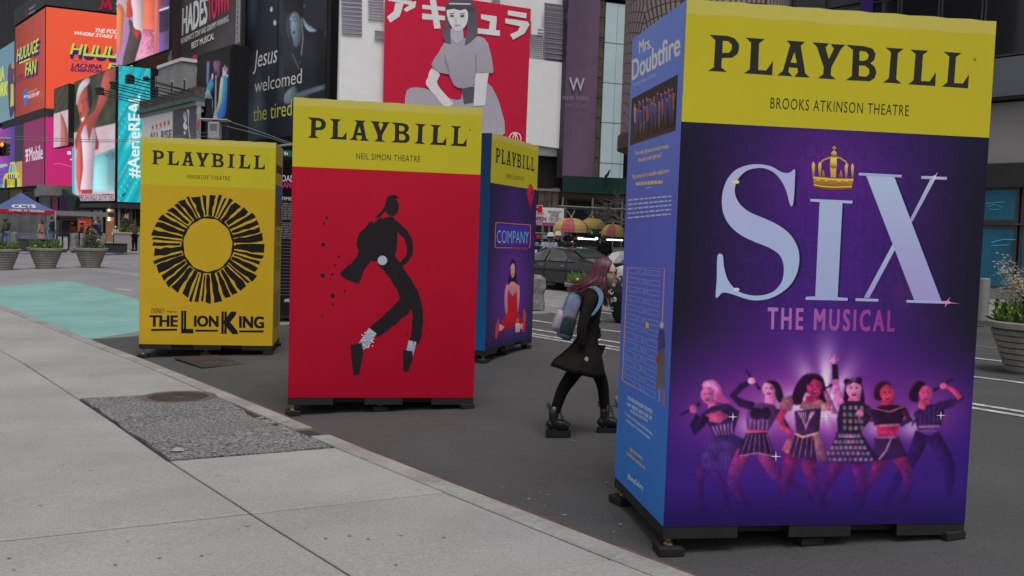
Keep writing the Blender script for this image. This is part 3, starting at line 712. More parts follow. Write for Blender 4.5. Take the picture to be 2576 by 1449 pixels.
    def f2(a):
        leg(a, [(470, 740), (405, 900), (450, 1000), (500, 1090)], (84, 34), (168, 62, 110)); leg(a, [(575, 750), (650, 880), (780, 960), (880, 1020)], (84, 30), (168, 62, 110))
        a.poly([(620, 345), (665, 360), (690, 420), (692, 475), (655, 455), (640, 400)], (34, 18, 32), None, 3); a.poly([(590, 430), (640, 420), (650, 480), (580, 480)], (200, 120, 150)); face(a, (608, 392), 37, (224, 160, 180)); a.poly([(590, 352), (640, 342), (668, 380), (650, 400), (630, 365)], (34, 18, 32), None, 2)
        a.poly([(495, 495), (560, 465), (640, 480), (665, 520), (625, 600), (600, 632), (488, 622), (478, 550)], (120, 70, 118), (70, 42, 84)); a.disc((540, 530), (38, 34), (34, 24, 44)); a.disc((590, 528), (32, 34), (34, 24, 44))
        for i in range(5): a.line([(505+i*24, 565), (500+i*24, 625)], 5, (196, 150, 180))
        a.poly([(488, 618), (605, 625), (600, 645), (490, 640)], (190, 80, 110)); a.poly([(482, 640), (598, 636), (645, 770), (560, 755), (430, 775)], (46, 30, 58), (34, 22, 50))
        for i in range(6): a.line([(495+i*20, 645), (450+i*36, 770)], 4, (170, 130, 160))
        a.line([(440, 770), (540, 752), (645, 770)], 8, (190, 140, 165)); a.line([(525, 490), (450, 470), (405, 430), (450, 380), (505, 350)], [48, 46, 42, 36, 26], (38, 26, 50)); mic(a, (478, 282), (552, 385)); a.disc((512, 345), (24, 20), (216, 150, 170)); a.line([(650, 510), (700, 590), (735, 640)], [36, 30, 22], (48, 32, 62))
    def f3(a):
        leg(a, [(745, 760), (700, 930), (655, 1095)], (92, 34), (140, 40, 84)); leg(a, [(830, 790), (860, 940), (930, 1080)], (92, 34), (140, 40, 84))
        a.poly([(738, 470), (752, 390), (800, 318), (850, 302), (905, 318), (928, 370), (935, 480), (880, 460), (820, 410), (790, 478)], (34, 14, 28), None, 4)
        for x in (832, 850, 868, 886): a.line([(x, 312), (x+(x-858)*.4, 284)], 4, (120, 70, 60))
        a.poly([(820, 430), (890, 430), (905, 480), (800, 490)], (170, 40, 70)); face(a, (868, 382), 43, (206, 62, 98)); a.poly([(830, 340), (870, 312), (910, 335), (905, 352), (860, 335), (835, 375)], (34, 14, 28), None, 2)
        a.poly([(800, 455), (850, 470), (905, 450), (940, 490), (860, 515), (780, 500)], (176, 140, 120), (120, 80, 84)); a.poly([(752, 515), (905, 500), (895, 640), (765, 645)], (58, 34, 62))
        for i in range(4): a.line([(775+i*14, 520), (815, 600+i*10), (870-i*8, 515)], 7, (205, 170, 180))
        a.poly([(665, 490), (690, 440), (735, 425), (752, 470), (735, 515), (690, 520)], (172, 128, 112), (110, 64, 74)); a.poly([(900, 470), (950, 465), (965, 510), (910, 520)], (172, 128, 112))
        a.line([(695, 510), (670, 560), (690, 610), (745, 640)], [44, 40, 34, 24], (176, 62, 92)); a.line([(950, 500), (985, 540), (950, 460), (925, 400)], [40, 38, 34, 24], (150, 90, 110)); mic(a, (900, 402), (958, 372))
        a.poly([(760, 640), (895, 640), (955, 810), (860, 800), (770, 770), (680, 745)], (52, 34, 66), (40, 26, 56)); a.poly([(860, 655), (895, 645), (955, 805), (880, 800)], (176, 128, 120), (96, 60, 80)); a.poly([(760, 650), (720, 660), (675, 735), (720, 760)], (170, 96, 110)); a.line([(755, 640), (800, 662), (895, 638)], 14, (190, 150, 130))
        for i in range(4): a.line([(775+i*26, 660), (745+i*34, 775)], 4, (200, 160, 140))
    def f4(a):
        leg(a, [(1000, 790), (935, 930), (880, 1030)], (86, 40), (120, 34, 90)); leg(a, [(1110, 800), (1135, 950), (1125, 1095)], (86, 34), (120, 34, 90))
        a.line([(1015, 490), (990, 400), (985, 320), (975, 235)], [56, 44, 32, 24], (206, 132, 168)); a.poly([(964, 252), (998, 250), (1004, 334), (968, 336)], (24, 18, 28))
        for dx, dy in ((-40, -4), (-22, -34), (-2, -42), (16, -34), (36, -6)): a.line([(972, 240), (972+dx, 225+dy)], [12, 5], (216, 150, 180))
        a.poly([(1036, 470), (1040, 370), (1060, 338), (1110, 334), (1138, 370), (1152, 480), (1120, 470), (1130, 400)], (26, 12, 26), None, 3); a.disc((1050, 350), 19, (26, 12, 26)); a.disc((1120, 342), 19, (26, 12, 26))
        a.poly([(1062, 430), (1120, 430), (1130, 470), (1050, 470)], (200, 100, 130)); face(a, (1090, 392), 43, (232, 160, 178)); a.poly([(1050, 372), (1070, 345), (1112, 342), (1132, 370), (1092, 352)], (26, 12, 26))
        a.poly([(1010, 480), (1060, 458), (1125, 458), (1180, 490), (1185, 560), (1125, 640), (1000, 640), (992, 560)], (34, 34, 44), (28, 26, 36))
        for i in range(4):
            for j in range(4): x = 1028+i*32; y = 485+j*38; a.poly([(x, y), (x+20, y), (x+20, y+24), (x, y+24)], (96+((i*7+j*5) % 3)*22, 112, 100))
        a.poly([(996, 628), (1126, 628), (1228, 790), (1140, 818), (930, 802)], (40, 38, 52), (46, 36, 66))
        for j in range(5):
            for i in range(6+j): w_ = 128+j*42; x = 1063-w_/2-j*2+(i+.5)*w_/(6+j); y = 645+j*33; a.poly([(x-9, y), (x+9, y), (x+11, y+21), (x-11, y+21)], (118+(i*5+j*3) % 4*14, 120, 132))
        a.line([(1160, 500), (1215, 570), (1140, 560)], [40, 36, 26], (60, 34, 58)); a.line([(1120, 520), (1122, 585)], [16, 12], (150, 120, 140)); a.disc((1124, 525), (20, 20), (220, 140, 160))
    def f5(a):
        leg(a, [(1240, 780), (1195, 900), (1090, 1000)], (80, 30), (150, 44, 84)); leg(a, [(1340, 770), (1395, 890), (1372, 1060)], (86, 32), (150, 44, 84))
        a.poly([(1200, 420), (1215, 365), (1265, 345), (1300, 370), (1270, 395), (1250, 450), (1212, 452)], (60, 26, 36), (30, 14, 26), 3); a.poly([(1250, 450), (1300, 450), (1320, 490), (1235, 490)], (176, 44, 62)); face(a, (1278, 415), 40, (206, 74, 88))
        a.poly([(1190, 505), (1250, 482), (1330, 480), (1385, 500), (1360, 590), (1205, 605)], (44, 22, 36), (30, 18, 34)); a.line([(1200, 500), (1290, 520), (1375, 490)], 8, (180, 110, 110)); a.line([(1205, 600), (1360, 590)], 12, (170, 110, 120))
        a.poly([(1218, 606), (1345, 600), (1335, 660), (1222, 662)], (196, 50, 84), (150, 34, 72)); a.poly([(1205, 662), (1340, 656), (1392, 770), (1300, 790), (1195, 800)], (64, 40, 74), (42, 26, 62)); a.line([(1215, 665), (1330, 662)], 12, (150, 110, 130)); a.line([(1300, 670), (1270, 740), (1230, 790)], 10, (170, 150, 165)); a.line([(1370, 510), (1400, 560), (1350, 600)], [40, 34, 24], (60, 30, 50))
    def f6(a):
        leg(a, [(1480, 640), (1420, 780), (1320, 930), (1255, 1080)], (92, 32), (44, 30, 70)); leg(a, [(1530, 650), (1630, 830), (1625, 990)], (92, 36), (44, 30, 70))
        a.poly([(1402, 450), (1408, 390), (1440, 350), (1485, 350), (1490, 385), (1455, 410), (1450, 465)], (30, 14, 24), None, 3)
        for t in range(5): a.line([(1410+t*8, 400-t*10), (1385+t*8, 395-t*14)], 3, (160, 120, 120))
        a.poly([(1460, 440), (1510, 440), (1530, 480), (1465, 490)], (170, 60, 96)); face(a, (1497, 418), 38, (212, 90, 132))
        a.poly([(1425, 530), (1480, 485), (1580, 470), (1600, 520), (1580, 605), (1450, 625)], (54, 38, 78), (40, 28, 66))
        for i in range(5): a.line([(1465+i*25, 490), (1465+i*24, 600)], 3, (130, 80, 120))
        a.line([(1565, 490), (1640, 470), (1700, 440), (1650, 395), (1605, 375)], [50, 46, 34, 28, 22], (46, 32, 66)); a.line([(1690, 445), (1650, 396), (1605, 376)], [34, 28, 22], (196, 70, 100)); mic(a, (1650, 335), (1548, 395)); a.disc((1595, 375), (22, 18), (210, 90, 120)); a.line([(1440, 540), (1400, 600), (1470, 500)], [40, 34, 22], (44, 32, 66)); a.disc((1475, 480), (24, 28), (206, 90, 120)); a.line([(1455, 605), (1575, 600)], 14, (150, 110, 140)); a.line([(1455, 625), (1560, 630)], 10, (120, 90, 130))
    for f in (f1, f2, f6, f5, f4, f3): fig(f)
    bgc = np.array([[six_bg((.012+(i+.5)/pic.nx*(BW-.024))/BW, 1-(vt-(j+.5)/pic.ny*(vt-.012))/BY) for i in range(pic.nx)] for j in range(pic.ny)])
    mk = pic._blur((np.abs(pic.img-bgc).max(-1) > 5).astype(float), 1)[..., None]; rg = np.random.RandomState(5); nz = pic._blur(rg.normal(0, 1, mk.shape[:2]), 1)*2.2; nz2 = pic._blur(rg.normal(0, 1, mk.shape[:2]), 4)*9
    lit = pic.img*(1+.13*nz+.10*nz2)[..., None]; lit = lit*.76+np.array((96, 44, 128))*.24; lit = lit*(.55+.6*lit/255.+.12)
    fade = np.clip((np.arange(pic.ny)/pic.ny-.60)/.36, 0, 1)[:, None, None]*.72
    pic.img = bgc*(1-mk)+mk*(lit*(1-fade)+bgc*fade*.9)
    pic.build('performers_picture', pn)
    a = Art(fr, base=.0052, tf=k4, step=.0001)
    for x, y, r_ in ((405, 548, 26), (648, 772, 30), (930, 545, 34), (1582, 540, 26)):
        for an in (0, 1.57): a.line([(x-r_*math.cos(an), y-r_*math.sin(an)), (x, y), (x+r_*math.cos(an), y+r_*math.sin(an))], [.5, 6, .5], (220, 206, 226))
    a.build('sparkle_print', pn)
def six_side(root, fr):
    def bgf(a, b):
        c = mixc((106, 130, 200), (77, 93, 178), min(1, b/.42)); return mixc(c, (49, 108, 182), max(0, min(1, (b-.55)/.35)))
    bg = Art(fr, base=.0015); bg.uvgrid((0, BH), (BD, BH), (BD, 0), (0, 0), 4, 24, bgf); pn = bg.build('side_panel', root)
    t1 = (1529.4, 0, .50914); t2 = (1529.4, 670.8, .53664); WH = (206, 204, 218); GO = (216, 172, 126)
    a = Art(fr, base=.0025, tf=t1)
    a.text('Mrs.', (155, 265), (215, 235), (155, 205), WH, .03); a.text('Doubtfire', (121, 397), (357, 268), (121, 300), WH, .03); a.text('The New Musical Comedy', (121, 430), (238, 375), (121, 414), (160, 165, 196), .02); a.build('title_lettering', pn)
    a = Art(fr, base=.0025, tf=t1); a.poly([(119, 487), (347, 367), (335, 645), (109, 720)], (52, 44, 48), (62, 48, 48)); rr = random.Random(14)
    pc = [(150, 60, 70), (74, 66, 140), (120, 100, 120), (164, 156, 160), (64, 84, 140), (150, 96, 70), (104, 70, 130), (90, 60, 90)]
    for rw in range(2):
        for i in range(11):
            x = 136+i*18.5+rw*9+rr.uniform(-3, 3); yb = 694-(x-119)*.33-rw*2; yt = 520-(x-119)*.44+rw*38+rr.uniform(-8, 8); c_ = pc[rr.randrange(8)]; w_ = rr.uniform(5, 7.5); ym = yt+(yb-yt)*.52
            a.poly([(x-w_*.8, ym), (x-w_*.9, yt+16), (x, yt+9), (x+w_*.9, yt+14), (x+w_*.8, ym)], c_, mixc(c_, (50, 42, 50), .35)); a.poly([(x-w_*.7, ym), (x+w_*.7, ym-3), (x+w_*.5, yb), (x+1, yb), (x, ym+30), (x-1, yb), (x-w_*.5, yb+2)], mixc(pc[rr.randrange(8)], (50, 42, 50), .45), (60, 48, 50)); a.disc((x, yt+4), (4, 7.5), (156, 118, 112), n=8); a.poly([(x-4, yt+2), (x-3, yt-5), (x+3, yt-6), (x+4, yt+1), (x, yt-2)], rr.choice(((50, 34, 30), (110, 84, 50), (30, 24, 26))))
            if rr.random() < .5: a.line([(x+w_*.8, yt+18), (x+w_*1.7, yt+2)], 3.4, (150, 112, 106))
    a.build('cast_picture', pn)
    a = Art(fr, base=.0025, tf=t1)
    a.text('"The lovable, big-hearted musical comedy', (133, 768), (300, 730), (133, 748), GO, .03); a.text('Broadway needs right now."', (152, 800), (268, 775), (152, 780), GO, .03)
    a.build('quote_lettering', pn)
    a.text('"Big cheers for a lovable adaptation', (120, 884), (303, 852), (120, 864), GO, .03); a.words(140, 900, 272, 890, 0, (0,), 17, GO, seed=4); a.words(188, 926, 218, 922, 0, (0,), 7, (150, 160, 200), seed=5)
    a.build('quote_lettering', pn); a.words(100, 985, 316, 965, 0, (0, 22, 44, 66, 88), 8, (166, 176, 226), seed=6); tag(a.build('small_print', pn), kind='stuff')
    a = Art(fr, base=.0025, tf=t2); ye = (196, 150, 70); wl = (150, 160, 215)
    a.line([(93, 2), (266, 10), (240, 630), (68, 530)], 4, ye, closed=True)
    for r_ in range(13):
        for c_ in range(4):
            x0, x1 = ((100, 142), (150, 172), (178, 190), (198, 246))[c_]
            sl = .10+.42*r_/12; xs = -1.8*r_; y = 6+r_*42+(x0-90)*sl; h_ = 22+6*(r_ > 6)
            p4 = [(x0+xs, y), (x1+xs, y+(x1-x0)*sl), (x1+xs-1, y+(x1-x0)*sl+h_), (x0+xs-1, y+h_)]
            a.line(p4, 2.2, wl, closed=True)
    a.poly([(180, 258), (194, 264), (193, 290), (179, 285)], (214, 170, 60)); a.build('street_map', pn)
    a = Art(fr, base=.0028, tf=t2); a.poly([(246, 290), (262, 292), (272, 350), (268, 400), (270, 560), (225, 580), (236, 420), (232, 340)], (70, 72, 84), (96, 96, 104)); a.poly([(240, 300), (262, 300), (270, 380), (236, 390)], (52, 56, 120)); a.poly([(224, 415), (240, 405), (238, 460), (224, 468)], (140, 60, 40)); a.disc((253, 274), (9, 15), (190, 160, 130)); a.poly([(258, 580), (268, 580), (268, 650), (260, 655)], (150, 96, 80)); a.build('figure_picture', pn)
    a = Art(fr, base=.0025, tf=t2); W2 = (176, 190, 216)
    for i, (s_, x0, x1, y0, y1) in enumerate((('STEPHEN SONDHEIM THEATRE', 93, 208, 622, 690), ('124 W. 43RD ST. NEW YORK, NY', 90, 207, 650, 722), ('BETWEEN 6TH AND 7TH AVE.', 106, 187, 682, 730), ('The show runs 2 hours and 35 minutes,', 80, 211, 690, 792), ('including one 15-minute intermission.', 88, 200, 724, 812))):
        a.text(s_, (x0, y0), (x1, y1), (x0, y0-(17 if i < 2 else 13)), W2, .03)
    a.text('@doubtfirebway', (105, 862), (163, 906), (105, 846), (196, 170, 110), .03); a.text('doubtfirebroadway.com', (90, 880), (176, 952), (90, 864), (196, 170, 110), .03); a.text('#BwayGallery', (94, 992), (168, 1052), (94, 966), W2, .03); a.build('address_lettering', pn)
def six_plain(root, fr): skin(root, fr, BD, (40, 26, 84), (44, 30, 96), BH, 'side_panel')
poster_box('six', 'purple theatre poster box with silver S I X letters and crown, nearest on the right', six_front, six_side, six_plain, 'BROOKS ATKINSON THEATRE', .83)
# ---------------------------------------------------------------- 2: red box
def mj_front(root, fr):
    RD, RD2 = (154, 20, 40), (138, 11, 34)
    pn = skin(root, fr, BW, RD, RD2, nu=10, nv=14); a = Art(fr, base=.0025); K = (30, 28, 31); GR = (150, 156, 172)
    # a plain dancer on the toes, one arm back
    a.poly([(960, 552), (992, 548), (1000, 600), (990, 650), (956, 655), (936, 630), (934, 585)], K, None, 4)
    a.poly([(936, 566), (962, 548), (966, 600), (938, 650), (915, 682), (902, 712), (866, 700), (858, 684), (894, 652), (908, 610)], K, None, 4)
    def limb(pts, w0, w1, n=4):
        q = cr(pts, n, False); a.line(q, [w0+(w1-w0)*k/(len(q)-1)+2.2*math.sin(k*2.7) for k in range(len(q))], K)
    limb([(944, 566), (908, 604), (922, 642), (958, 652)], 27, 14); limb([(990, 562), (1024, 596), (1030, 640), (1006, 668)], 22, 12)
    a.disc((986, 520), (18, 24), K, n=18); a.poly([(970, 514), (974, 496), (994, 490), (1008, 504), (998, 500), (974, 526), (956, 546), (944, 548), (960, 530)], K, None, 3)
    limb([(968, 650), (1000, 690), (1026, 752), (985, 800), (940, 836)], 48, 34); limb([(980, 660), (1030, 722), (1050, 782), (1048, 840), (1040, 862)], 30, 26)
    a.line([(938, 832), (908, 874)], [24, 22], GR, (120, 128, 150)); a.line([(1038, 858), (1030, 892)], [20, 19], GR, (120, 128, 150)); a.disc((962, 655), (12, 12), GR)
    a.poly([(882, 868), (910, 862), (914, 890), (904, 944), (889, 944), (884, 905)], K); a.poly([(1014, 880), (1038, 884), (1038, 905), (1026, 936), (1014, 934)], K)
    rr = random.Random(31)
    for (x0, y0), (x1, y1), n_, sp in (((858, 684), (905, 712), 22, 10), ((930, 560), (905, 640), 20, 9), ((940, 836), (1026, 770), 26, 20), ((1048, 790), (1044, 862), 22, 15), ((1000, 690), (1050, 770), 20, 12), ((890, 650), (860, 690), 14, 9)):
        for k in range(n_):
            t = rr.random(); x = x0+(x1-x0)*t+rr.gauss(0, sp*.6); y = y0+(y1-y0)*t+rr.gauss(0, sp*.5); an = math.atan2(y1-y0, x1-x0)+rr.uniform(-.4, .4); l = rr.uniform(3, 11)
            a.line([(x, y), (x+l*math.cos(an), y+l*math.sin(an))], [rr.uniform(1, 3), .6], K)
    for q in range(30): a.disc((rr.uniform(906, 940), rr.uniform(834, 876)), 1.6, (206, 212, 224), n=5)
    a.build('dancer_silhouette', pn)
    a = Art(fr, base=.0025)
    for x, y, r_ in ((822, 548, 4), (815, 563, 3), (813, 615, 5.5), (852, 645, 3.5), (843, 668, 3.5), (836, 690, 4), (812, 693, 6), (837, 744, 6), (867, 733, 3.5), (838, 766, 3), (812, 795, 2.5), (833, 835, 2), (846, 572, 1.5), (830, 702, 2)): a.disc((x, y), r_, K, n=8)
    a.build('ink_splashes', pn)
    a = Art(fr, base=.0025); a.uvpoly([(0, .03), (BW, .03), (BW, 0), (0, 0)], (130, 12, 32)); a.build('hem', pn)
def mj_side(root, fr): skin(root, fr, BD, (150, 20, 40), (138, 11, 34), BH, 'side_panel')
poster_box('mj', 'red theatre poster box with black dancer silhouette, in the middle', mj_front, mj_side, mj_side, 'NEIL SIMON THEATRE', .63)
# ---------------------------------------------------------------- 3: golden yellow box
def lion_front(root, fr):
    pn = skin(root, fr, BW, (163, 134, 33), (166, 134, 32), nu=8, nv=10); a = Art(fr, base=.0025, tf=(335.4, 322, .4262), step=.0001); K = (24, 23, 25); rr = random.Random(5)
    # plain sunburst ring of brush strokes, nothing in the middle
    cx, cy = 440, 690; n = 46; t = 0
    while t < n:
        w_ = rr.choice((.35, .5, .8, .9, 1.1)); th0 = t/n*6.2832; th1 = (t+w_)/n*6.2832; t += w_+rr.uniform(.22, .4)
        def pp(th, f): return (cx+math.cos(th)*(152+(338-152)*f), cy+math.sin(th)*(165+((352 if math.sin(th) > 0 else 305)-165)*f))
        f0 = rr.uniform(0, .08); f1 = rr.uniform(.90, 1.02)
        o1 = [pp(th0+(th1-th0)*rr.uniform(-.14, .14), f) for f in np.linspace(f0, f1, 6)]; o2 = [pp(th1+(th1-th0)*rr.uniform(-.14, .14), f) for f in np.linspace(f1-rr.uniform(0, .06), f0, 6)]
        a.poly(o1+o2, K)
    ring = [(cx+150*math.cos(q), cy+163*math.sin(q)) for q in np.linspace(0, 6.2832, 41)[:-1]]; a.line(ring, [12+5*math.sin(i*1.7) for i in range(41)], K, closed=True)
    a.build('sunburst_emblem', pn)
    a = Art(fr, base=.0025, tf=(335.4, 322, .4262))
    a.text('DiSNEY', (105, 1092), (186, 1094), (106, 1064), K, .01, shear=.2); a.text('PRESENTS', (196, 1089), (258, 1090), (196, 1079), K, .015)
    a.text('THE', (98, 1170), (258, 1171), (99, 1107), K, .06); a.text('L', (290, 1206), (346, 1207), (291, 1084), K, .075); a.text('ION', (362, 1170), (500, 1172), (362, 1109), K, .06)
    a.text('K', (528, 1210), (612, 1211), (529, 1088), K, .075); a.text('ING', (628, 1177), (768, 1180), (628, 1112), K, .06)
    for p in ([(105, 1186), (258, 1184), (258, 1196), (106, 1198)], [(366, 1190), (500, 1191), (500, 1202), (367, 1202)], [(625, 1195), (768, 1194), (768, 1207), (626, 1206)]): a.poly(p, K)
    a.build('title_lettering', pn)
def lion_side(root, fr):
    pn = skin(root, fr, BD, (156, 132, 66), (160, 130, 34), BH, 'side_panel')
    a = Art(fr, base=.0025)
    def q(u, v): return (u*BD, v*BH)
    a.uvpoly([q(.12, .90), q(.92, .90), q(.92, .86), q(.12, .86)], (60, 52, 24)); a.uvpoly([q(.10, .80), q(.95, .80), q(.95, .59), q(.10, .59)], (60, 82, 130), (90, 56, 40)); a.uvpoly([q(.3, .70), q(.55, .74), q(.7, .59), q(.2, .59)], (120, 80, 40))
    rr = random.Random(4)
    for v in list(np.arange(.57, .52, -.012))+list(np.arange(.49, .44, -.012))+list(np.arange(.42, .36, -.012))+list(np.arange(.26, .08, -.011)):
        l = rr.uniform(.25, .42); a.uvpoly([q(.5-l, v), q(.5+l, v), q(.5+l, v-.005), q(.5-l, v-.005)], (92, 78, 30))
    a.build('side_print', pn)
def lion_left(root, fr): skin(root, fr, BD, (163, 134, 33), (166, 134, 32), BH, 'side_panel')
poster_box('lion', 'golden yellow theatre poster box with black sunburst emblem, farthest left', lion_front, lion_left, lion_side, 'MINSKOFF THEATRE', .58)
# ---------------------------------------------------------------- 4: indigo box seen at an angle
def com_front(root, fr):
    tf = (1234.3, 456.1, .28728)
    def bgf(a, b):
        c = mixc((58, 34, 92), (38, 32, 60), min(1, abs(a-.5)*1.9)); c = mixc(c, (92, 42, 132), .9*g2(a, b, .5, .66, .42, .34)); return mixc(c, (34, 28, 60), max(0, (b-.9)/.1))
    bg = Art(fr, base=.0015); bg.uvgrid((0, BY), (BW, BY), (BW, 0), (0, 0), 20, 26, bgf); pn = bg.build('poster_panel', root)
    a = Art(fr, base=.0060, tf=tf)
    a.poly([(60, 380), (330, 395), (330, 560), (60, 560)], (62, 44, 140), (70, 40, 130)); a.text('COMPANY', (52, 540), (330, 544), (54, 428), (120, 190, 226), -.012); a.text('COMPANY', (54, 540), (329, 544), (56, 430), (80, 150, 215), -.03)
    a.line(cr([(45, 375), (60, 362), (190, 372), (330, 382), (346, 400), (344, 560), (330, 582)], 4, False), 5, (216, 120, 110)); a.line(cr([(45, 375), (40, 470), (38, 560), (48, 580), (110, 582), (188, 582)], 4, False), 5, (216, 120, 110)); a.text('A MUSICAL COMEDY', (190, 592), (322, 598), (190, 574), (190, 60, 80), .01); a.build('neon_lettering', pn)
    a = Art(fr, base=.0060, tf=tf); a.poly([(346, 22), (372, 50), (376, 110), (364, 175), (350, 215), (346, 216), (330, 180), (320, 110), (326, 50)], (190, 40, 58), (150, 26, 50), 3); a.poly([(346, 214), (342, 230), (354, 230)], (150, 26, 50)); a.line([(348, 230), (350, 270)], 2, (90, 50, 80)); a.poly([(356, 70), (366, 90), (364, 130), (356, 110)], (60, 24, 60), None, 3); a.build('balloon_picture', pn)
    a = Art(fr, base=.0060, tf=tf); SKN, RED = (196, 132, 130), (186, 24, 40)
    a.poly([(190, 682), (215, 705), (225, 780), (230, 900), (215, 940), (195, 890), (172, 900), (150, 880), (165, 800), (172, 710)], (52, 24, 40), (40, 18, 34), 4)
    a.line(cr([(150, 905), (134, 1000), (140, 1140), (172, 1250)], 4, False), list(np.linspace(30, 22, 13)), SKN, (150, 90, 100)); a.line(cr([(236, 910), (240, 1010), (228, 1130), (185, 1250)], 4, False), list(np.linspace(28, 22, 13)), SKN, (150, 90, 100))
    a.poly([(160, 910), (175, 880), (205, 880), (232, 905), (226, 960), (190, 1010), (158, 960)], SKN, (170, 100, 110)); a.poly([(158, 950), (192, 1030), (228, 955), (232, 1120), (240, 1230), (170, 1290), (130, 1240), (150, 1120)], RED, (150, 16, 30)); a.poly([(150, 1150), (110, 1210), (95, 1260), (110, 1310), (190, 1270), (260, 1280), (275, 1240), (240, 1160)], RED, (140, 14, 30), 3)
    a.poly([(176, 740), (200, 720), (212, 770), (204, 830), (186, 845), (174, 800)], (206, 150, 146), (180, 110, 116), 3); a.disc((184, 775), (5, 4), (50, 24, 30), n=7); a.disc((203, 772), (5, 4), (50, 24, 30), n=7); a.disc((192, 815), (8, 5), (160, 30, 44), n=8)
    a.line([(100, 1260), (80, 1290), (60, 1300)], [50, 40, 26], SKN); a.line([(262, 1250), (280, 1290)], [44, 30], SKN); a.poly([(70, 1180), (76, 1290), (48, 1390), (38, 1360), (42, 1270)], (150, 60, 70), (170, 50, 60)); a.poly([(288, 1104), (312, 1170), (296, 1320), (276, 1320), (282, 1200)], (170, 70, 70), (180, 30, 40))
    a.poly([(218, 1240), (256, 1245), (254, 1320), (214, 1322)], (190, 170, 176), (150, 130, 150)); [a.line([(228+i*8, 1240), (228+i*8, 1200)], 3, (206, 120, 120)) for i in range(3)]
    a.build('seated_figure_picture', pn)
def com_left(root, fr):
    pn = skin(root, fr, BD, (26, 44, 72), (24, 76, 124), BH, 'side_panel'); a = Art(fr, base=.0025)
    a.uvpoly([(.30, BH*.80), (.80, BH*.80), (.80, BH*.66), (.30, BH*.66)], (40, 34, 44)); rr = random.Random(9)
    for v in list(np.arange(.55, .45, -.014))+list(np.arange(.43, .33, -.014)): a.uvpoly([(.2, BH*v), (.2+rr.uniform(.5, .62), BH*v), (.8, BH*(v-.006)), (.2, BH*(v-.006))], (110, 140, 170))
    a.build('side_print', pn)
poster_box('com', 'indigo theatre poster box with neon lettering and woman in red, seen at an angle', com_front, com_left, None, 'BERNARD B. JACOBS THEATRE', .72)
# ---------------------------------------------------------------- 5: black information box behind
def blk_front(root, fr):
    pn = skin(root, fr, BW, (26, 24, 27), (24, 23, 26), BH, 'poster_panel'); a = Art(fr, base=.0025); WHT = (176, 172, 178)
    x0 = fr.uv(712, 500)[0]
    L0 = x0-.06
    a.text('BROADWAY', (L0-.10, BH*.865), (L0+.52, BH*.865), (L0-.10, BH*.905), WHT, .01, uv=True); a.text('GRAND GALLERY', (L0-.08, BH*.825), (L0+.75, BH*.825), (L0-.08, BH*.86), (180, 40, 110), .02, uv=True); a.text('TIMES SQUARE', (L0+.03, BH*.745), (L0+.62, BH*.745), (L0+.03, BH*.765), WHT, .01, uv=True)
    rr = random.Random(8)
    for v in list(np.arange(.725, .62, -.011))+list(np.arange(.60, .50, -.011)):
        u = L0
        while u < L0+.9: l = rr.uniform(.03, .1); a.uvpoly([(u, BH*v), (u+l, BH*v), (u+l, BH*(v-.005)), (u, BH*(v-.005))], (110, 106, 110)); u += l+.015
    for i in range(17): v = .475-i*.0215; a.uvpoly([(L0+.02, BH*v), (BW-.1, BH*v), (BW-.1, BH*(v-.0025)), (L0+.02, BH*(v-.0025))], (96, 94, 98))
    a.text('#BwayGallery', (L0+.12, BH*.085), (L0+.6, BH*.085), (L0+.12, BH*.105), WHT, .02, uv=True); a.build('information_print', pn)
def blk_side(root, fr): skin(root, fr, BD, (26, 24, 27), (24, 23, 26), BH, 'side_panel')
poster_box('blk', 'black information box, only a strip showing between yellow and red boxes', blk_front, blk_side, blk_side, '', 1, header=False)
# ================================================================ buildings and billboards
STONE = pmat('grey stone cladding', (.20, .195, .19), .7, .12, 3, stain=.15, sscale=.6)
DKWALL = pmat('dark facade panels', (.028, .029, .034), .55, .2, 2, stain=.2, sscale=.4)
BLKWALL = pmat('black facade', (.010, .010, .012), .6, .25, 2)
NAVY = pmat('slate sign band', (.045, .048, .058), .5, .12, 1.5)
GREYBOX = pmat('light grey panel', (.30, .30, .31), .6, .08, 2, stain=.15, sscale=.8)
GLASS = pmat('dark window glass', (.012, .014, .018), .08, .25, .6, spec=.6)
FRAME = pmat('window frame', (.05, .05, .055), .45, .1, 4)
BROWN = pmat('weathered parapet boards', (.115, .098, .088), .85, .3, 5, stain=.35, sscale=1.2)
def V2(p): return Vector((p[0], p[1]))
def tower(name, label, corner, angL, lenL, angR, lenR, z0, z1, mat, inset=.25, cat='building'):
    c = V2(corner); eL = V2((math.cos(R(angL)), math.sin(R(angL)))); eR = V2((math.cos(R(angR)), math.sin(R(angR))))
    nL = V2((math.sin(R(angL)), -math.cos(R(angL)))); nR = V2((math.sin(R(angR)), -math.cos(R(angR))))
    c2 = c-nL*inset-nR*inset
    a = c2-eL*lenL; b = c2+eR*lenR; d = a+eR*lenR
    root = empty(name, (c.x, c.y, z0), label, cat)
    MB().prism([a, c2, b, d], z0, z1).build('wall', mat, root)
    return root, Frame((c.x, c.y, 0), angL), Frame((c.x, c.y, 0), angR)
def rectpx(fr, tl, tr, br, bl):
    q = [fr.uv(*p) for p in (tl, tr, br, bl)]
    return (q[0][0]+q[3][0])/2, (q[1][0]+q[2][0])/2, (q[2][1]+q[3][1])/2, (q[0][1]+q[1][1])/2    # u0 u1 v0 v1
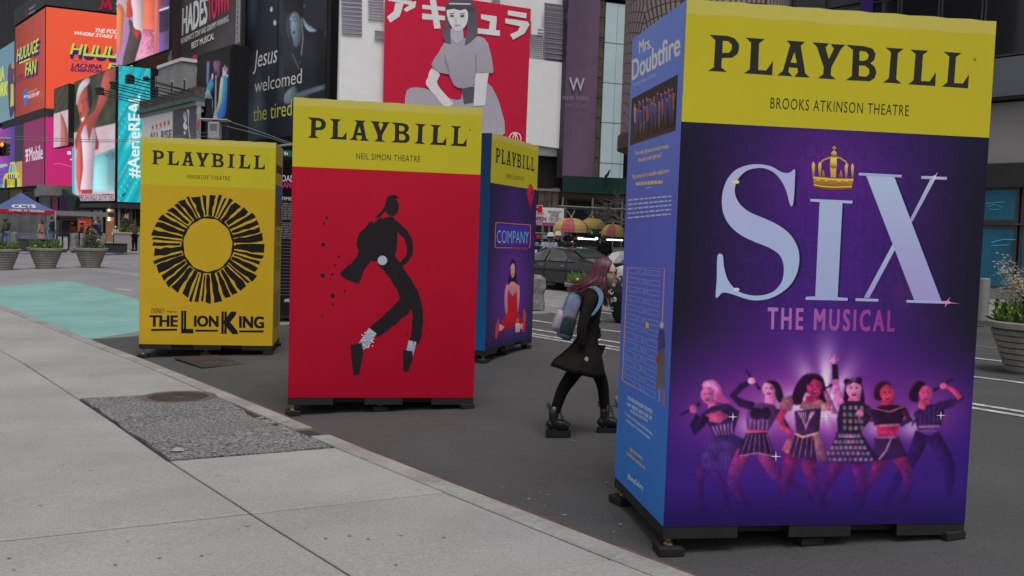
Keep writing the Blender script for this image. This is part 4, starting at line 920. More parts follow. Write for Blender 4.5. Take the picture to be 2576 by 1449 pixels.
def board(fr, px4, name, label, fn, cat='billboard', screen=False, proud=.06, th=.25, nu=2, nv=2, edge=FRAME, group=None, tf=None, mg=.06):
    u0, u1, v0, v1 = rectpx(fr, *px4)
    b = fr.pt((u0+u1)/2, v0, proud); root = empty(name, b, label, cat, group)
    MB().slab([fr.pt(u0-mg, v0-mg, proud), fr.pt(u1+mg, v0-mg, proud), fr.pt(u1+mg, v1+mg, proud), fr.pt(u0-mg, v1+mg, proud)], -fr.n*th).build('frame', edge, root)
    f2 = Frame(fr.pt(0, 0, proud)-Vector((0, 0, 0)), math.degrees(fr.ang))
    f2.o = fr.o+fr.n*proud
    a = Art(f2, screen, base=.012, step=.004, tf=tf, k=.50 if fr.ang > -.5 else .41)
    a.uvgrid((u0, v1), (u1, v1), (u1, v0), (u0, v0), nu, nv, fn); pn = a.build('screen_panel' if screen else 'poster_sheet', root); a.rect = (u0, u1, v0, v1); a.bgfn = fn
    return root, a, pn
def photo(a, nx, ny, amt=.34):
    r = Raster(a.fr, a.rect, nx, ny, a.bgfn, a.scr, a.d+.006, a.tf, a.k, amt); a.d += .012; return r
def fl(c): return lambda a, b: c
def part(fr, u0, v0, u1, v1, d0, d1, mat, root, name):
    return MB().slab([fr.pt(u0, v0, d1), fr.pt(u1, v0, d1), fr.pt(u1, v1, d1), fr.pt(u0, v1, d1)], -fr.n*(d1-d0)).build(name, mat, root)
def window(fr, u0, v0, u1, v1, root, glass=None, fw=.06, d=.05, pane='pane'):
    f = MB()
    for (a, b, c_, e) in ((u0, v0, u1, v0+fw), (u0, v1-fw, u1, v1), (u0, v0+fw, u0+fw, v1-fw), (u1-fw, v0+fw, u1, v1-fw)):
        f.slab([fr.pt(a, b, d), fr.pt(c_, b, d), fr.pt(c_, e, d), fr.pt(a, e, d)], -fr.n*(d+.02))
    o = f.build('window', FRAME, root)
    part(fr, u0+fw, v0+fw, u1-fw, v1-fw, -.02, d-.03, glass or GLASS, o, pane); return o
def pxwin(fr, x0, y0, x1, y1, root, glass=None, fw=.06, d=.05):
    a = fr.uv(x0, y1); b = fr.uv(x1, y0); return window(fr, a[0], a[1], b[0], b[1], root, glass, fw, d)
def pxpart(fr, x0, y0, x1, y1, d0, d1, mat, root, name):
    a = fr.uv(x0, y1); b = fr.uv(x1, y0); return part(fr, a[0], a[1], b[0], b[1], d0, d1, mat, root, name)
Q1 = (0, 0, .25); Q4 = (0, 301.9, .29165)
# ---- far corner building with the orange and magenta screens
c1 = AT(115, 300, 95)
mr, fL, fR = tower('corner_building', 'dark corner building carrying orange and magenta screens on the far left', (c1.x, c1.y), -51, 60, 25, 45, -.6, 34, DKWALL)
pxpart(fL, -60, -40, 36, 44, 0, .2, GLASS, mr, 'glazing')
for x in (10, 26): pxpart(fL, x, -40, x+1.2, 40, .2, .3, FRAME, mr, 'mullion')
a_ = fL.uv(40, 60)
for fr_, u0, u1 in ((fL, fL.uv(40, 60)[0]-.4, .12), (fR, -.12, 30)):
    v0, v1 = fR.uv(118, 17)[1], fR.uv(118, -30)[1]; part(fr_, u0, v0+.15, u1, v1, -.1, .12, NAVY, mr, 'sign_band')
ar = Art(fR, base=.2, step=.004, tf=Q1)
ar.poly([(980, 100), (1010, 75), (1022, 15), (1012, 0), (1040, 0), (1058, 60), (1080, 0), (1110, -10), (1120, 60), (1128, 108), (1100, 106), (1085, 55), (1062, 106), (1042, 60), (1030, 98), (1005, 104)], (168, 28, 56)); ar.build('logo', mr)
ar = Art(fR, base=.2, step=.004, tf=Q1); ar.text('N', (1170, 52), (1190, 53), (1170, 28), (190, 190, 190), .03); ar.text('M', (1170, 105), (1192, 106), (1170, 82), (190, 190, 190), .03); ar.build('sign_lettering', mr)
ar = Art(fL, base=.2, step=.004, tf=Q1); ar.text('MARRIOTT', (312, 112), (385, 70), (312, 88), (176, 176, 180), .03); ar.text('MARQUIS', (312, 158), (378, 120), (312, 132), (176, 176, 180), .03)
ar.poly([(280, 180), (288, 130), (296, 100), (304, 170), (298, 172), (293, 140), (287, 182)], (150, 30, 56)); ar.build('sign_lettering', mr)
rt, a, pn = board(fL, ((37, 72), (115.5, 20), (115, 271), (44, 294)), 'led_screen', 'orange screen with green title, left face of the far corner building', lambda a, b: mixc((150, 58, 50), (182, 74, 58), a), 'screen', True, nu=4, edge=BLKWALL)
a.tf = Q1
def huge(a, pts, shadow=(8, 26)):
    for s_, bl, br, tl in pts:
        for k in range(5): a.text(s_, *[(p[0]+shadow[0]*(5-k)/5, p[1]+shadow[1]*(5-k)/5) for p in (bl, br, tl)], (52, 34, 108), .04, shear=.1)
        a.text(s_, bl, br, tl, (196, 214, 66), .02, shear=.1)
huge(a, (('HUUUGE', (178, 622), (392, 520), (186, 500)), ('FAN', (275, 770), (384, 735), (278, 640))))
a.line([(215, 640), (330, 592)], 14, (196, 214, 66)); a.build('screen_title', pn)
a.text('LACHINA', (180, 810), (260, 770), (180, 778), (92, 44, 84), .04); a.text('ROBINSON', (178, 850), (258, 805), (178, 822), (92, 44, 84), .04); a.text('LISTEN NOW ON', (303, 950), (400, 912), (303, 930), (206, 150, 140), .01); a.text('THE SXM APP', (303, 1000), (425, 955), (303, 965), (226, 206, 206), .04); a.poly(cr([(270, 920), (298, 910), (300, 1040), (272, 1050)], 4), (46, 110, 200)); a.text('SXM', (270, 990), (297, 980), (270, 968), (220, 230, 245), .03); a.build('screen_lettering', pn)
rt, a, pn = board(fR, ((116, 19), (300, 38), (300, 288), (115, 271)), 'led_screen', 'bright orange screen with green title, right face of the far corner building', lambda a, b: mixc((242, 92, 58), (238, 84, 54), b), 'screen', True, nu=4, edge=BLKWALL)
a.tf = Q1
huge(a, (('HUUUGE', (705, 545), (1400, 600), (722, 440)), ('FAN', (1085, 700), (1420, 730), (1092, 640))), (10, 46)); a.line([(835, 552), (1180, 580)], 22, (196, 214, 66)); a.build('screen_title', pn)
a.text('THE POD', (955, 328), (1182, 345), (962, 288), (240, 226, 222), .04, shear=.2); a.text('WHERE STARS T', (745, 350), (1182, 395), (752, 318), (240, 226, 222), .04, shear=.2); a.text('HOSTED BY', (732, 622), (885, 634), (732, 604), (150, 60, 80), .02); a.text('LACHINA', (720, 684), (1022, 698), (726, 640), (74, 34, 96), .06, shear=.15); a.text('ROBINSON', (708, 722), (1020, 738), (713, 690), (74, 34, 96), .06, shear=.15); a.build('screen_lettering', pn)
for fr_, u0, u1 in ((fL, -20, .1), (fR, -.1, 16)):
    part(fr_, u0, fR.uv(118, 294)[1], u1, fR.uv(118, 273)[1], -.1, .18, DARK, mr, 'sign_band')
rt, a, pn = board(fL, ((60, 306), (114, 291), (113.5, 465), (60, 469)), 'led_screen', 'dull magenta screen with white brand lettering, left face under the orange one', fl((137, 48, 94)), 'screen', True, edge=BLKWALL)
a.tf = Q4; WH = (226, 210, 222)
a.poly([(221, 258), (248, 248), (248, 270), (240, 272), (240, 340), (247, 355), (221, 362), (229, 345), (229, 278), (221, 280)], WH); a.poly([(221, 300), (228, 299), (228, 316), (221, 317)], WH); a.poly([(241, 296), (248, 294), (248, 311), (241, 313)], WH)
a.text('Mobile', (256, 356), (370, 335), (256, 238), WH, .01); a.build('brand_lettering', pn)
rt, a, pn = board(fR, ((114.5, 291), (215, 300), (215, 470), (114, 465)), 'led_screen', 'vivid magenta screen, right face under the bright orange one', lambda a, b: mixc((200, 40, 124), (196, 38, 108), b), 'screen', True, edge=BLKWALL)
a.tf = Q4; a.poly([(580, 270), (612, 270), (612, 298), (580, 297)], (235, 225, 235)); a.poly([(628, 258), (660, 256), (660, 346), (605, 346), (606, 336), (628, 330)], (235, 225, 235)); a.line([(465, 378), (520, 376), (580, 392), (650, 412)], 4, (200, 140, 180)); a.build('brand_lettering', pn)
rt, a, pn = board(fL, ((-50, 165), (36, 96), (40, 296), (-50, 328)), 'led_screen', 'pale blue screen with yellow lettering at the photo edge', lambda a, b: mixc((104, 142, 158), (120, 150, 160), b), 'screen', True, edge=BLKWALL)
a.tf = Q1; a.text('RA', (-10, 825), (42, 795), (-10, 690), (206, 214, 60), .05); a.text('YORK', (-70, 985), (75, 955), (-60, 855), (206, 214, 60), .05); a.poly([(85, 690), (130, 640), (148, 700), (140, 800), (160, 900), (150, 1100), (110, 1190), (90, 1000)], (96, 66, 84), (70, 56, 96), 3); a.disc((135, 660), (16, 34), (190, 130, 110)); a.poly([(115, 850), (140, 840), (145, 1060), (110, 1080)], (190, 190, 90)); a.build('screen_picture', pn)
Qn = (0, 301.9, .12505)
rt, a, pn = board(fL, ((-40, 330), (57, 312), (57, 468), (-40, 474)), 'led_screen', 'purple screen showing a yellow cartoon taxi, bottom left', lambda a, b: mixc((168, 72, 168), (66, 58, 150), min(1, max(0, (a-.45)*2.2))), 'screen', True, nu=8, nv=3, edge=BLKWALL)
a.tf = Qn
a.poly([(300, 130), (480, 70), (480, 830), (300, 850)], (52, 52, 66)); a.poly([(330, 845), (455, 822), (455, 1340), (330, 1342)], (190, 148, 84), (200, 150, 110))
for y, c_ in ((905, (150, 190, 190)), (1030, (80, 90, 170)), (1120, (90, 80, 170)), (1220, (96, 96, 176)), (1310, (80, 160, 170))): a.poly([(-150, y+20), (60, y-20), (150, y-24), (155, y+20), (60, y+50), (-150, y+80)], c_)
TY = (200, 204, 58)
a.poly([(65, 1365), (80, 1150), (110, 1090), (180, 1060), (215, 855), (310, 840), (345, 1040), (400, 1075), (418, 1200), (418, 1330), (360, 1345)], TY); a.poly([(205, 1055), (228, 890), (258, 885), (250, 1055)], (60, 150, 176)); a.poly([(262, 1052), (272, 885), (305, 885), (325, 1045)], (120, 180, 200))
for i in range(4): a.poly([(165+i*40, 1190), (178+i*40, 1095), (196+i*40, 1090), (190+i*40, 1190)], (30, 30, 36)); a.poly([(190+i*40, 1190), (196+i*40, 1092), (212+i*38, 1088), (208+i*40, 1188)], (200, 200, 200))
a.poly([(105, 1360), (112, 1210), (135, 1180), (158, 1210), (160, 1355)], (60, 58, 60), None, 2); a.poly([(312, 1350), (316, 1190), (338, 1165), (360, 1190), (362, 1348)], (60, 58, 60), None, 2); a.text('NYC', (175, 1325), (298, 1300), (180, 1205), (50, 54, 40), -.01); a.disc((400, 1140), (12, 36), (170, 60, 50)); a.build('taxi_picture', pn)
# street level of the corner building
for (x0, y0, x1, y1, g_) in ((-40, 478, 22, 520, None), (26, 476, 58, 520, pmat('ochre blind', (.11, .09, .02), .6)), (60, 482, 92, 560, None)): pxwin(fL, x0, y0, x1, y1, mr, g_, .12, .1)
pxpart(fR, 92, 470, 215, 492, 0, .25, STONE, mr, 'stone_fascia'); pxpart(fL, 93, 474, 115, 495, 0, .25, STONE, mr, 'stone_fascia')
PINKG = pmat('pink shop display', (.20, .02, .06), .4, .5, 1.2); PURG = pmat('purple shop display', (.06, .015, .09), .4, .5, 1.0); SHOPG = pmat('reflecting shop glass', (.07, .075, .075), .12, .7, .7, spec=.6); TEALG = pmat('teal shop glass', (.015, .06, .075), .15, .4, .8, spec=.6)
for (x0, y0, x1, y1, g_) in ((98, 492, 128, 548, SHOPG), (130, 492, 146, 548, PINKG), (150, 492, 196, 548, PURG), (98, 552, 150, 618, SHOPG), (152, 552, 200, 618, GLASS)): pxwin(fR, x0, y0, x1, y1, mr, g_, .1, .3)
# ---- second corner building: clothing store with tall screens
c2 = AT(295, 400, 80)
ae, fL, fR = tower('clothing_store', 'dark clothing store building with turquoise corner screen', (c2.x, c2.y), -51, 12, 25, 30, -.6, 14.7, DKWALL)
def aebg(a, b):
    c = (44, 52, 40) if b < .42 else (206, 178, 190); n = .5+.5*math.sin(a*17+b*9)*math.cos(b*23-a*6); return mixc(c, (96, 96, 70) if b < .42 else (226, 206, 214), n*.5)
rt, a, pn = board(fL, ((188, 212), (292, 166), (292, 504), (188, 506)), 'led_screen', 'tall screen showing a smiling person with raised arm, left of turquoise screen', aebg, 'screen', True, nu=20, nv=26, edge=BLKWALL)
a.tf = Q1; SK, SK2 = (200, 92, 84), (150, 60, 56); a0_ = a; a = photo(a, 90, 250)
a.poly([(770, 1500), (790, 1300), (870, 1180), (960, 1100), (1010, 900), (1060, 720), (1170, 660), (1170, 760), (1100, 900), (1080, 1000), (990, 1180), (960, 1300), (990, 1500)], SK, SK2, 3)
a.poly([(780, 1030), (800, 900), (840, 830), (900, 800), (915, 900), (915, 1060), (870, 1180), (820, 1240), (800, 1140)], (170, 76, 66), (190, 90, 80), 3); a.poly([(775, 960), (800, 860), (850, 800), (900, 782), (905, 840), (860, 880), (810, 960), (785, 1050), (770, 1050)], (214, 200, 206), (186, 170, 176), 2); a.poly([(880, 880), (920, 850), (930, 1040), (900, 1100)], (34, 26, 26), None, 2); a.poly([(818, 1195), (850, 1175), (856, 1190), (832, 1230)], (240, 228, 226)); a.disc((836, 1032), (10, 6), (40, 24, 24)); a.disc((872, 1008), (9, 6), (40, 24, 24)); a.line([(824, 1018), (848, 1004)], 6, (60, 30, 28)); a.line([(862, 990), (884, 980)], 6, (60, 30, 28)); a.line([(846, 1060), (842, 1120), (860, 1126)], 7, (130, 56, 50)); a.poly([(800, 1140), (830, 1120), (826, 1180), (812, 1200)], (150, 62, 56))
a.tf = Q4
a.poly([(700, 130), (745, 40), (770, 190), (800, 60), (830, 150), (810, 400), (800, 640), (700, 640), (690, 300)], (226, 206, 216), (214, 186, 200), 2); a.poly([(700, 130), (670, 240), (660, 480), (690, 640), (700, 560), (720, 420), (712, 250)], SK, (206, 104, 96), 2); a.poly([(820, 310), (990, 240), (990, 610), (800, 620), (810, 450)], (116, 196, 206), (160, 214, 218)); a.poly([(900, 300), (990, 270), (990, 330), (940, 350)], (84, 130, 140)); a.poly([(700, 600), (800, 600), (790, 640), (705, 640)], (180, 60, 60))
a.build('screen_picture', pn); a = a0_
a.tf = (181.1, 483, .13889); a.poly([(52, 40), (772, 22), (772, 158), (52, 160)], (206, 178, 196)); a.text('AMERICAN EAGLE OUTFITTERS', (85, 154), (768, 150), (85, 52), (66, 44, 66), .02); a.build('store_lettering', pn)
a.tf = None; a.poly([(183, 372), (189, 372), (189, 510), (183, 512)], (70, 180, 206)); a.build('light_strip', pn)
rt, a, pn = board(fL, ((152, 230), (189, 211), (189, 366), (152, 373)), 'led_screen', 'narrow upper screen stepping out left of the smiling person screen', aebg, 'screen', True, nu=8, nv=10, edge=BLKWALL, proud=.6, th=.5)
a.tf = Q1; a = photo(a, 40, 120); a.poly([(610, 1130), (640, 1180), (680, 1300), (690, 1460), (612, 1470)], (190, 120, 104), (176, 100, 92)); a.poly([(690, 1180), (780, 1170), (770, 1240), (740, 1460), (700, 1440), (710, 1260)], (206, 160, 170), None, 2); a.build('screen_picture', pn)
def aeri(a, b):
    n = math.sin(a*9+b*21+2*math.sin(b*13+a*5)); m = max(0, 1-abs(n)*5); c = mixc((20, 196, 208), (30, 160, 176), .5+.5*math.sin(b*31+a*17)); return mixc(c, (176, 246, 236), .8*m)
rt, a, pn = board(fR, ((297, 165), (377, 173), (376, 515), (297, 503)), 'led_screen', 'turquoise water screen with white vertical lettering, store corner', aeri, 'screen', True, nu=26, nv=90, edge=BLKWALL)
a.tf = None; a.text('#AerieREAL', (350, 447), (352, 238), (322, 447), (232, 244, 244), .03); a.poly([(306, 490), (318, 484), (314, 491), (308, 497)], (10, 90, 104)); a.build('screen_lettering', pn)
# the store front
pxpart(fL, 184, 512, 295, 522, 0, .5, DARK, ae, 'canopy'); pxpart(fR, 295, 516, 400, 524, 0, .5, DARK, ae, 'canopy')
WARM = emat('warm lit shop interior', (.22, .085, .03), .5); BULB = emat('bulb glow', (1, .85, .6), 3.5)
pxwin(fL, 196, 528, 232, 548, ae, TEALG, .08, .12); pxwin(fL, 236, 528, 262, 610, ae, GREYBOX, .08, .12)
for x in (249,): pxpart(fL, x, 530, x+.8, 608, .1, .18, FRAME, ae, 'mullion')
wn = pxwin(fL, 268, 524, 292, 616, ae, WARM, .1, .12)
for y in (529, 538, 546, 553): u, v = fL.uv(280, y); MB().ball(fL.pt(u, v, .2), .10, 10, 6).build('bulb', BULB, ae)
pxpart(fR, 296, 524, 302, 620, .02, .3, STONE, ae, 'pilaster'); pxwin(fR, 304, 522, 334, 560, ae, pmat('taupe sign glass', (.10, .08, .07), .3), .08, .12); pxwin(fR, 304, 562, 334, 622, ae, GLASS, .08, .12); pxwin(fR, 338, 524, 366, 622, ae, GLASS, .08, .12)
ar = Art(fR, base=.16, step=.01, tf=(181.1, 483, .13889))
ar.poly([(900, 280), (1040, 278), (1036, 385), (905, 388)], (30, 29, 31)); ar.poly([(915, 290), (960, 335), (975, 350), (1000, 325), (1030, 285), (985, 330), (975, 365), (958, 340)], (120, 120, 124)); ar.text('AE', (940, 478), (1025, 476), (945, 392), (206, 170, 140), .03); ar.build('store_sign', ae)
# ---- theatre row: long dark facade along the avenue behind the next billboards
ca = AT(868, 300, 63)
tr_, fT, _ = tower('theatre_row_building', 'long dark building behind the lettered billboards left of centre', (ca.x, ca.y), -51, 62, 39, 20, -.6, 30, BLKWALL)
def onplane(x, y, Y, ang=-51): return Frame(AT(x, y, Y)*1.0-Vector((0, 0, AT(x, y, Y).z)), ang)
def pinkbg(a, b): return mixc((176, 130, 186), (206, 176, 196), .5+.5*math.sin(a*8+b*5))
f_ = onplane(430, 60, 74)
rt, a, pn = board(f_, ((296, -60), (428, -90), (428, 132), (296, 163)), 'led_screen', 'screen with figures in an apron, orange and pink clothes at the top', pinkbg, 'screen', True, nu=10, nv=8, edge=BLKWALL)
a.tf = Q1; a = photo(a, 110, 220)
a.poly([(1600, -60), (1712, -80), (1712, 530), (1600, 560)], (96, 70, 120), (110, 84, 150)); a.poly([(1605, 120), (1706, 90), (1706, 300), (1605, 330)], (48, 36, 66)); a.poly([(1605, 95), (1710, 60), (1710, 82), (1605, 115)], (226, 214, 226)); a.poly([(1560, -60), (1640, -60), (1650, 60), (1570, 80)], (150, 60, 90))
a.poly([(1185, 60), (1250, 100), (1240, 300), (1215, 520), (1190, 470)], (226, 130, 70), None, 3); a.poly([(1240, -60), (1300, 100), (1260, 320), (1250, 380), (1280, 200)], (190, 170, 120)); a.poly([(1300, 190), (1420, 320), (1420, 400), (1370, 570), (1345, 640), (1235, 655), (1270, 480), (1310, 300)], (88, 74, 70), (70, 60, 60), 2); a.poly([(1290, -60), (1350, -60), (1340, 160), (1310, 180), (1270, 170)], (190, 60, 60))
a.poly([(1320, -60), (1440, -60), (1455, 300), (1400, 305), (1345, 270), (1340, 130)], (216, 186, 196), (206, 190, 190), 2); a.poly([(1330, 290), (1420, 310), (1385, 400)], (190, 50, 60)); a.poly([(1445, -60), (1590, -60), (1590, 320), (1520, 300), (1440, 290), (1450, 100)], (230, 104, 76), (226, 116, 90)); a.poly([(1560, -40), (1600, 0), (1595, 300), (1580, 560), (1555, 560), (1560, 300)], (226, 110, 84), None, 2); a.poly([(1440, 290), (1556, 300), (1555, 550), (1480, 600), (1370, 630), (1420, 470)], (222, 120, 160), (226, 150, 180)); rr = random.Random(6)
for i in range(60): x = rr.uniform(1425, 1545); y = rr.uniform(310, 560); a.poly([(x, y), (x+7, y+3), (x+4, y+26), (x-3, y+20)], rr.choice(((206, 70, 120), (236, 180, 206), (230, 150, 180))))
a.build('screen_picture', pn)
f_ = onplane(610, 60, 66)
rt, a, pn = board(f_, ((452, -75), (613, -120), (608, 124), (453, 182)), 'billboard', 'black musical billboard with white and red title and cream lines', lambda a, b: mixc((40, 37, 41), (64, 60, 64), .5+.5*math.sin(a*5+b*4)), nu=8, nv=8)
a.tf = Q1
a.text('HADES', (1836, 352), (2085, 222), (1842, 92), (206, 204, 196), .05); a.text('TOWN', (2098, 212), (2310, 100), (2098, -20), (170, 34, 62), .05); a.text("BROADWAY'S TONY AND GRAMMY-WINNING", (1826, 446), (2308, 216), (1826, 392), (196, 190, 156), .02); a.text('BEST MUSICAL', (1938, 492), (2166, 392), (1938, 432), (196, 190, 156), .03); a.build('title_lettering', pn)
rr = random.Random(2)
for i in range(3): x = (1840, 1905, 1975)[i]; y = (640, 660, 610)[i]; a.poly([(x-40, y+70-i*20), (x-25, y-30), (x, y-60), (x+25, y-40), (x+36, y+30-i*20)], (156, 28, 60), (120, 24, 48), 2)
a.build('flower_print', pn)
TR = pmat('pale truss metal', (.40, .39, .39), .6, .1, 3)
for x, y1 in ((444, 183), (617, 112)):
    u, v = f_.uv(x, y1); m_ = MB()
    for du in (-.18, .18): m_.slab([f_.pt(u+du-.07, v, .6), f_.pt(u+du+.07, v, .6), f_.pt(u+du+.07, v+14, .6), f_.pt(u+du-.07, v+14, .6)], -f_.n*.1)
    for k in range(40): m_.slab([f_.pt(u-.14, v+k*.35, .58), f_.pt(u+.14, v+k*.35+.16, .58), f_.pt(u+.14, v+k*.35+.24, .58), f_.pt(u-.14, v+k*.35+.08, .58)], -f_.n*.05)
    m_.build('truss_post', TR, rt)
u, v = f_.uv(530, 158)
a0 = f_.uv(462, 184); a1 = f_.uv(612, 128)
MB().slab([f_.pt(a0[0], a0[1]-.55, .5), f_.pt(a1[0], a1[1]-.55, .5), f_.pt(a1[0], a1[1]-.15, .5), f_.pt(a0[0], a0[1]-.15, .5)], -f_.n*.5).build('bottom_rail', TR, rt)
# grey plant box and parapet with flood lamps
f_ = onplane(505, 260, 62)
gb = empty('rooftop_box', f_.pt(f_.uv(410, 270)[0], f_.uv(410, 270)[1]), 'light grey plant box on the roof under the figures screen', 'roof box')
q0 = f_.uv(377, 275); q1 = f_.uv(441, 150); part(f_, q0[0], q0[1], q1[0]-.3, q1[1], -1.6, -.6, GREYBOX, gb, 'casing'); part(f_, q0[0]-.1, q1[1]+.02, q1[0]-.2, q1[1]+.25, -1.7, -.5, WHITE, gb, 'cap')
sh = empty('parapet_building', f_.pt(0, 0, 0), 'low building with brown board parapet above the five star poster', 'building')
q0 = f_.uv(364, 400); q1 = f_.uv(507, 350); vt = f_.uv(505, 222)[1]; vb = f_.uv(505, 246)[1]
part(f_, q0[0], -.6, q1[0], vb, -2, -.3, DKWALL, sh, 'wall')
n = 26
for i in range(n):
    ua = q0[0]+(q1[0]-q0[0])*i/n; ub = q0[0]+(q1[0]-q0[0])*(i+1)/n
    part(f_, ua+.01, vb, ub-.01, vt+.05*math.sin(i*2.3), -.2, .45+.03*(i % 2), BROWN, sh, 'parapet_board')
TEALB = pmat('verdigris flashing', (.07, .16, .14), .6, .3, 3); part(f_, q0[0]-.1, vb-.28, q1[0], vb-.02, -.2, .62, TEALB, sh, 'flashing'); part(f_, q0[0]-.1, vb-.55, q1[0], vb-.29, -.2, .40, GREYBOX, sh, 'cornice')
LAMPB = pmat('lamp black metal', (.03, .03, .032), .5, .2, 5)
for i in range(13):
    ux = q0[0]+.9+(q1[0]-q0[0]-1.2)*i/12; hh = vt-.3+.06*(i % 3); ln = 3.2+.25*(i % 4)
    fld = empty('flood_lamp', f_.pt(ux, vt-.35, .5), 'black flood lamp on a long arm, %s from the left along the brown parapet' % ('first', 'second', 'third', 'fourth', 'fifth', 'sixth', 'seventh', 'eighth', 'ninth', 'tenth', 'eleventh', 'twelfth', 'thirteenth')[i], 'lamp', 'flood lamps along the parapet')
    MB().tube([f_.pt(ux, hh, .4), f_.pt(ux-.5, hh+.5, ln)], .035, 6).build('arm', LAMPB, fld)
    p = f_.pt(ux-.5, hh+.55, ln+.1); MB().box(p, (.5, .32, .2), .4*i, .05).build('lamp_head', LAMPB, fld); p2 = p+Vector((0, 0, .14)); MB().box(p2, (.3, .2, .06), .4*i).build('lamp_glass', GREYBOX, fld)
for i, (x, y) in enumerate(((402, 185), (440, 172), (472, 166))):
    u, v = f_.uv(x, y); ml = empty('roof_lamp', f_.pt(u, vt, .2), 'pair of small pale lamps on the %s of three thin roof poles' % ('leftmost', 'middle', 'rightmost')[i], 'lamp', 'pole lamps on the roof'); MB().tube([f_.pt(u, vt, .2), f_.pt(u, v-.9, .2)], .05, 6).build('pole', LAMPB, ml)
    for du in (-.2, .2): MB().tube([f_.pt(u+du, v-.95, .2), f_.pt(u+du, v-.2, .2)], .05, 6).build('lamp_tube', GREYBOX, ml)
    MB().tube([f_.pt(u-.3, v-.95, .2), f_.pt(u+.3, v-.95, .2)], .06, 6).build('cross_arm', TR, ml)
rt, a, pn = board(f_, ((369, 292), (445, 272), (445, 360), (369, 362)), 'billboard', 'white poster with five red stars, below the brown parapet', lambda a, b: mixc((196, 208, 210), (204, 204, 214), b), proud=.30, edge=WHITE, mg=.1)
a.tf = Q1
for x, y in ((1540, 1283), (1580, 1272), (1620, 1258), (1660, 1244), (1700, 1232)):
    a.poly([(x+math.sin(k*math.pi/5)*(17 if k % 2 == 0 else 6.5), y-math.cos(k*math.pi/5)*(44 if k % 2 == 0 else 16)) for k in range(10)], (190, 66, 80))
a.text('ALL RISE', (1510, 1425), (1730, 1398), (1512, 1335), (74, 76, 92), .01); a.build('poster_print', pn)
rt, a, pn = board(f_, ((447, 273), (506, 252), (506, 360), (447, 362)), 'billboard', 'dark poster with a half lit face, beside the five star poster', fl((62, 60, 70)), proud=.30, edge=TR, mg=.1)
a.tf = (362.2, 154.3, .14352); a.poly([(700, 900), (730, 880), (750, 960), (755, 1040), (735, 1080), (770, 1160), (735, 1210), (700, 1170), (690, 1100), (720, 1050), (692, 980)], (124, 122, 130), (190, 190, 196), 2); a.poly([(760, 850), (790, 845), (800, 920), (788, 1120), (820, 1330), (805, 1340), (780, 1140), (778, 960)], (176, 176, 184), None, 2); a.poly([(700, 1230), (735, 1225), (738, 1270), (715, 1290)], (160, 160, 168)); a.poly([(930, 1080), (980, 990), (990, 1130), (910, 1190)], (150, 50, 66)); a.text('CELIA', (915, 925), (1050, 890), (915, 860), (170, 168, 176), -.01); a.build('poster_print', pn)
# ---- hands billboard with black flank
f_ = onplane(582, 240, 60)
rt, a, pn = board(f_, ((506, 152), (582, 117), (581, 352), (506, 356)), 'billboard', 'black billboard with two raised arms in blue sleeves', fl((24, 22, 27)), edge=BLKWALL, nu=2, nv=2)
a.tf = (362.2, 154.3, .14352); a = photo(a, 80, 210)
a.poly([(1110, 0), (1160, 0), (1150, 300), (1120, 420), (1100, 400)], (96, 104, 136)); a.poly([(1225, 0), (1350, 0), (1330, 130), (1320, 260), (1290, 280), (1270, 150), (1245, 240), (1235, 140)], (110, 74, 100), (96, 62, 90), 2)
a.poly([(1380, 260), (1385, 110), (1400, 100), (1410, 210), (1415, 65), (1430, 68), (1432, 200), (1455, 100), (1470, 105), (1450, 230), (1485, 230), (1475, 290), (1440, 300)], (214, 180, 200), (190, 140, 170)); a.poly([(1350, 290), (1400, 255), (1460, 280), (1462, 500), (1450, 760), (1420, 960), (1290, 1010), (1260, 900), (1300, 720), (1320, 560), (1345, 400)], (58, 150, 206), (40, 84, 170), 2); a.poly([(1350, 300), (1395, 270), (1385, 500), (1370, 700), (1300, 900), (1270, 860), (1310, 720), (1320, 560)], (170, 190, 170), (120, 140, 96), 2)
a.poly([(1185, 300), (1200, 205), (1215, 215), (1225, 260), (1210, 340)], (206, 170, 190)); a.poly([(1170, 310), (1215, 330), (1225, 430), (1180, 520), (1150, 600), (1090, 500), (1140, 380)], (60, 140, 200), (50, 110, 190), 2); a.poly([(1110, 510), (1160, 520), (1215, 690), (1210, 850), (1180, 1010), (1060, 1060), (990, 1000), (1000, 840), (1050, 620)], (166, 190, 222), (86, 116, 176), 2); a.poly([(1000, 900), (1150, 740), (1160, 1010), (1000, 1060)], (90, 120, 180)); a.poly([(995, 1060), (1160, 1060), (1150, 1200), (1060, 1250), (1000, 1180)], (66, 84, 140), (44, 54, 100)); a.build('arms_print', pn)
u0 = f_.uv(581, 300)[0]; fk = Frame(f_.pt(u0+.12, 0, .03)*1.0, 39); part(fk, 0, f_.uv(581, 362)[1]-1, 1.12, f_.uv(581, 117)[1]+.1, -6, 0, BLKWALL, rt, 'flank')
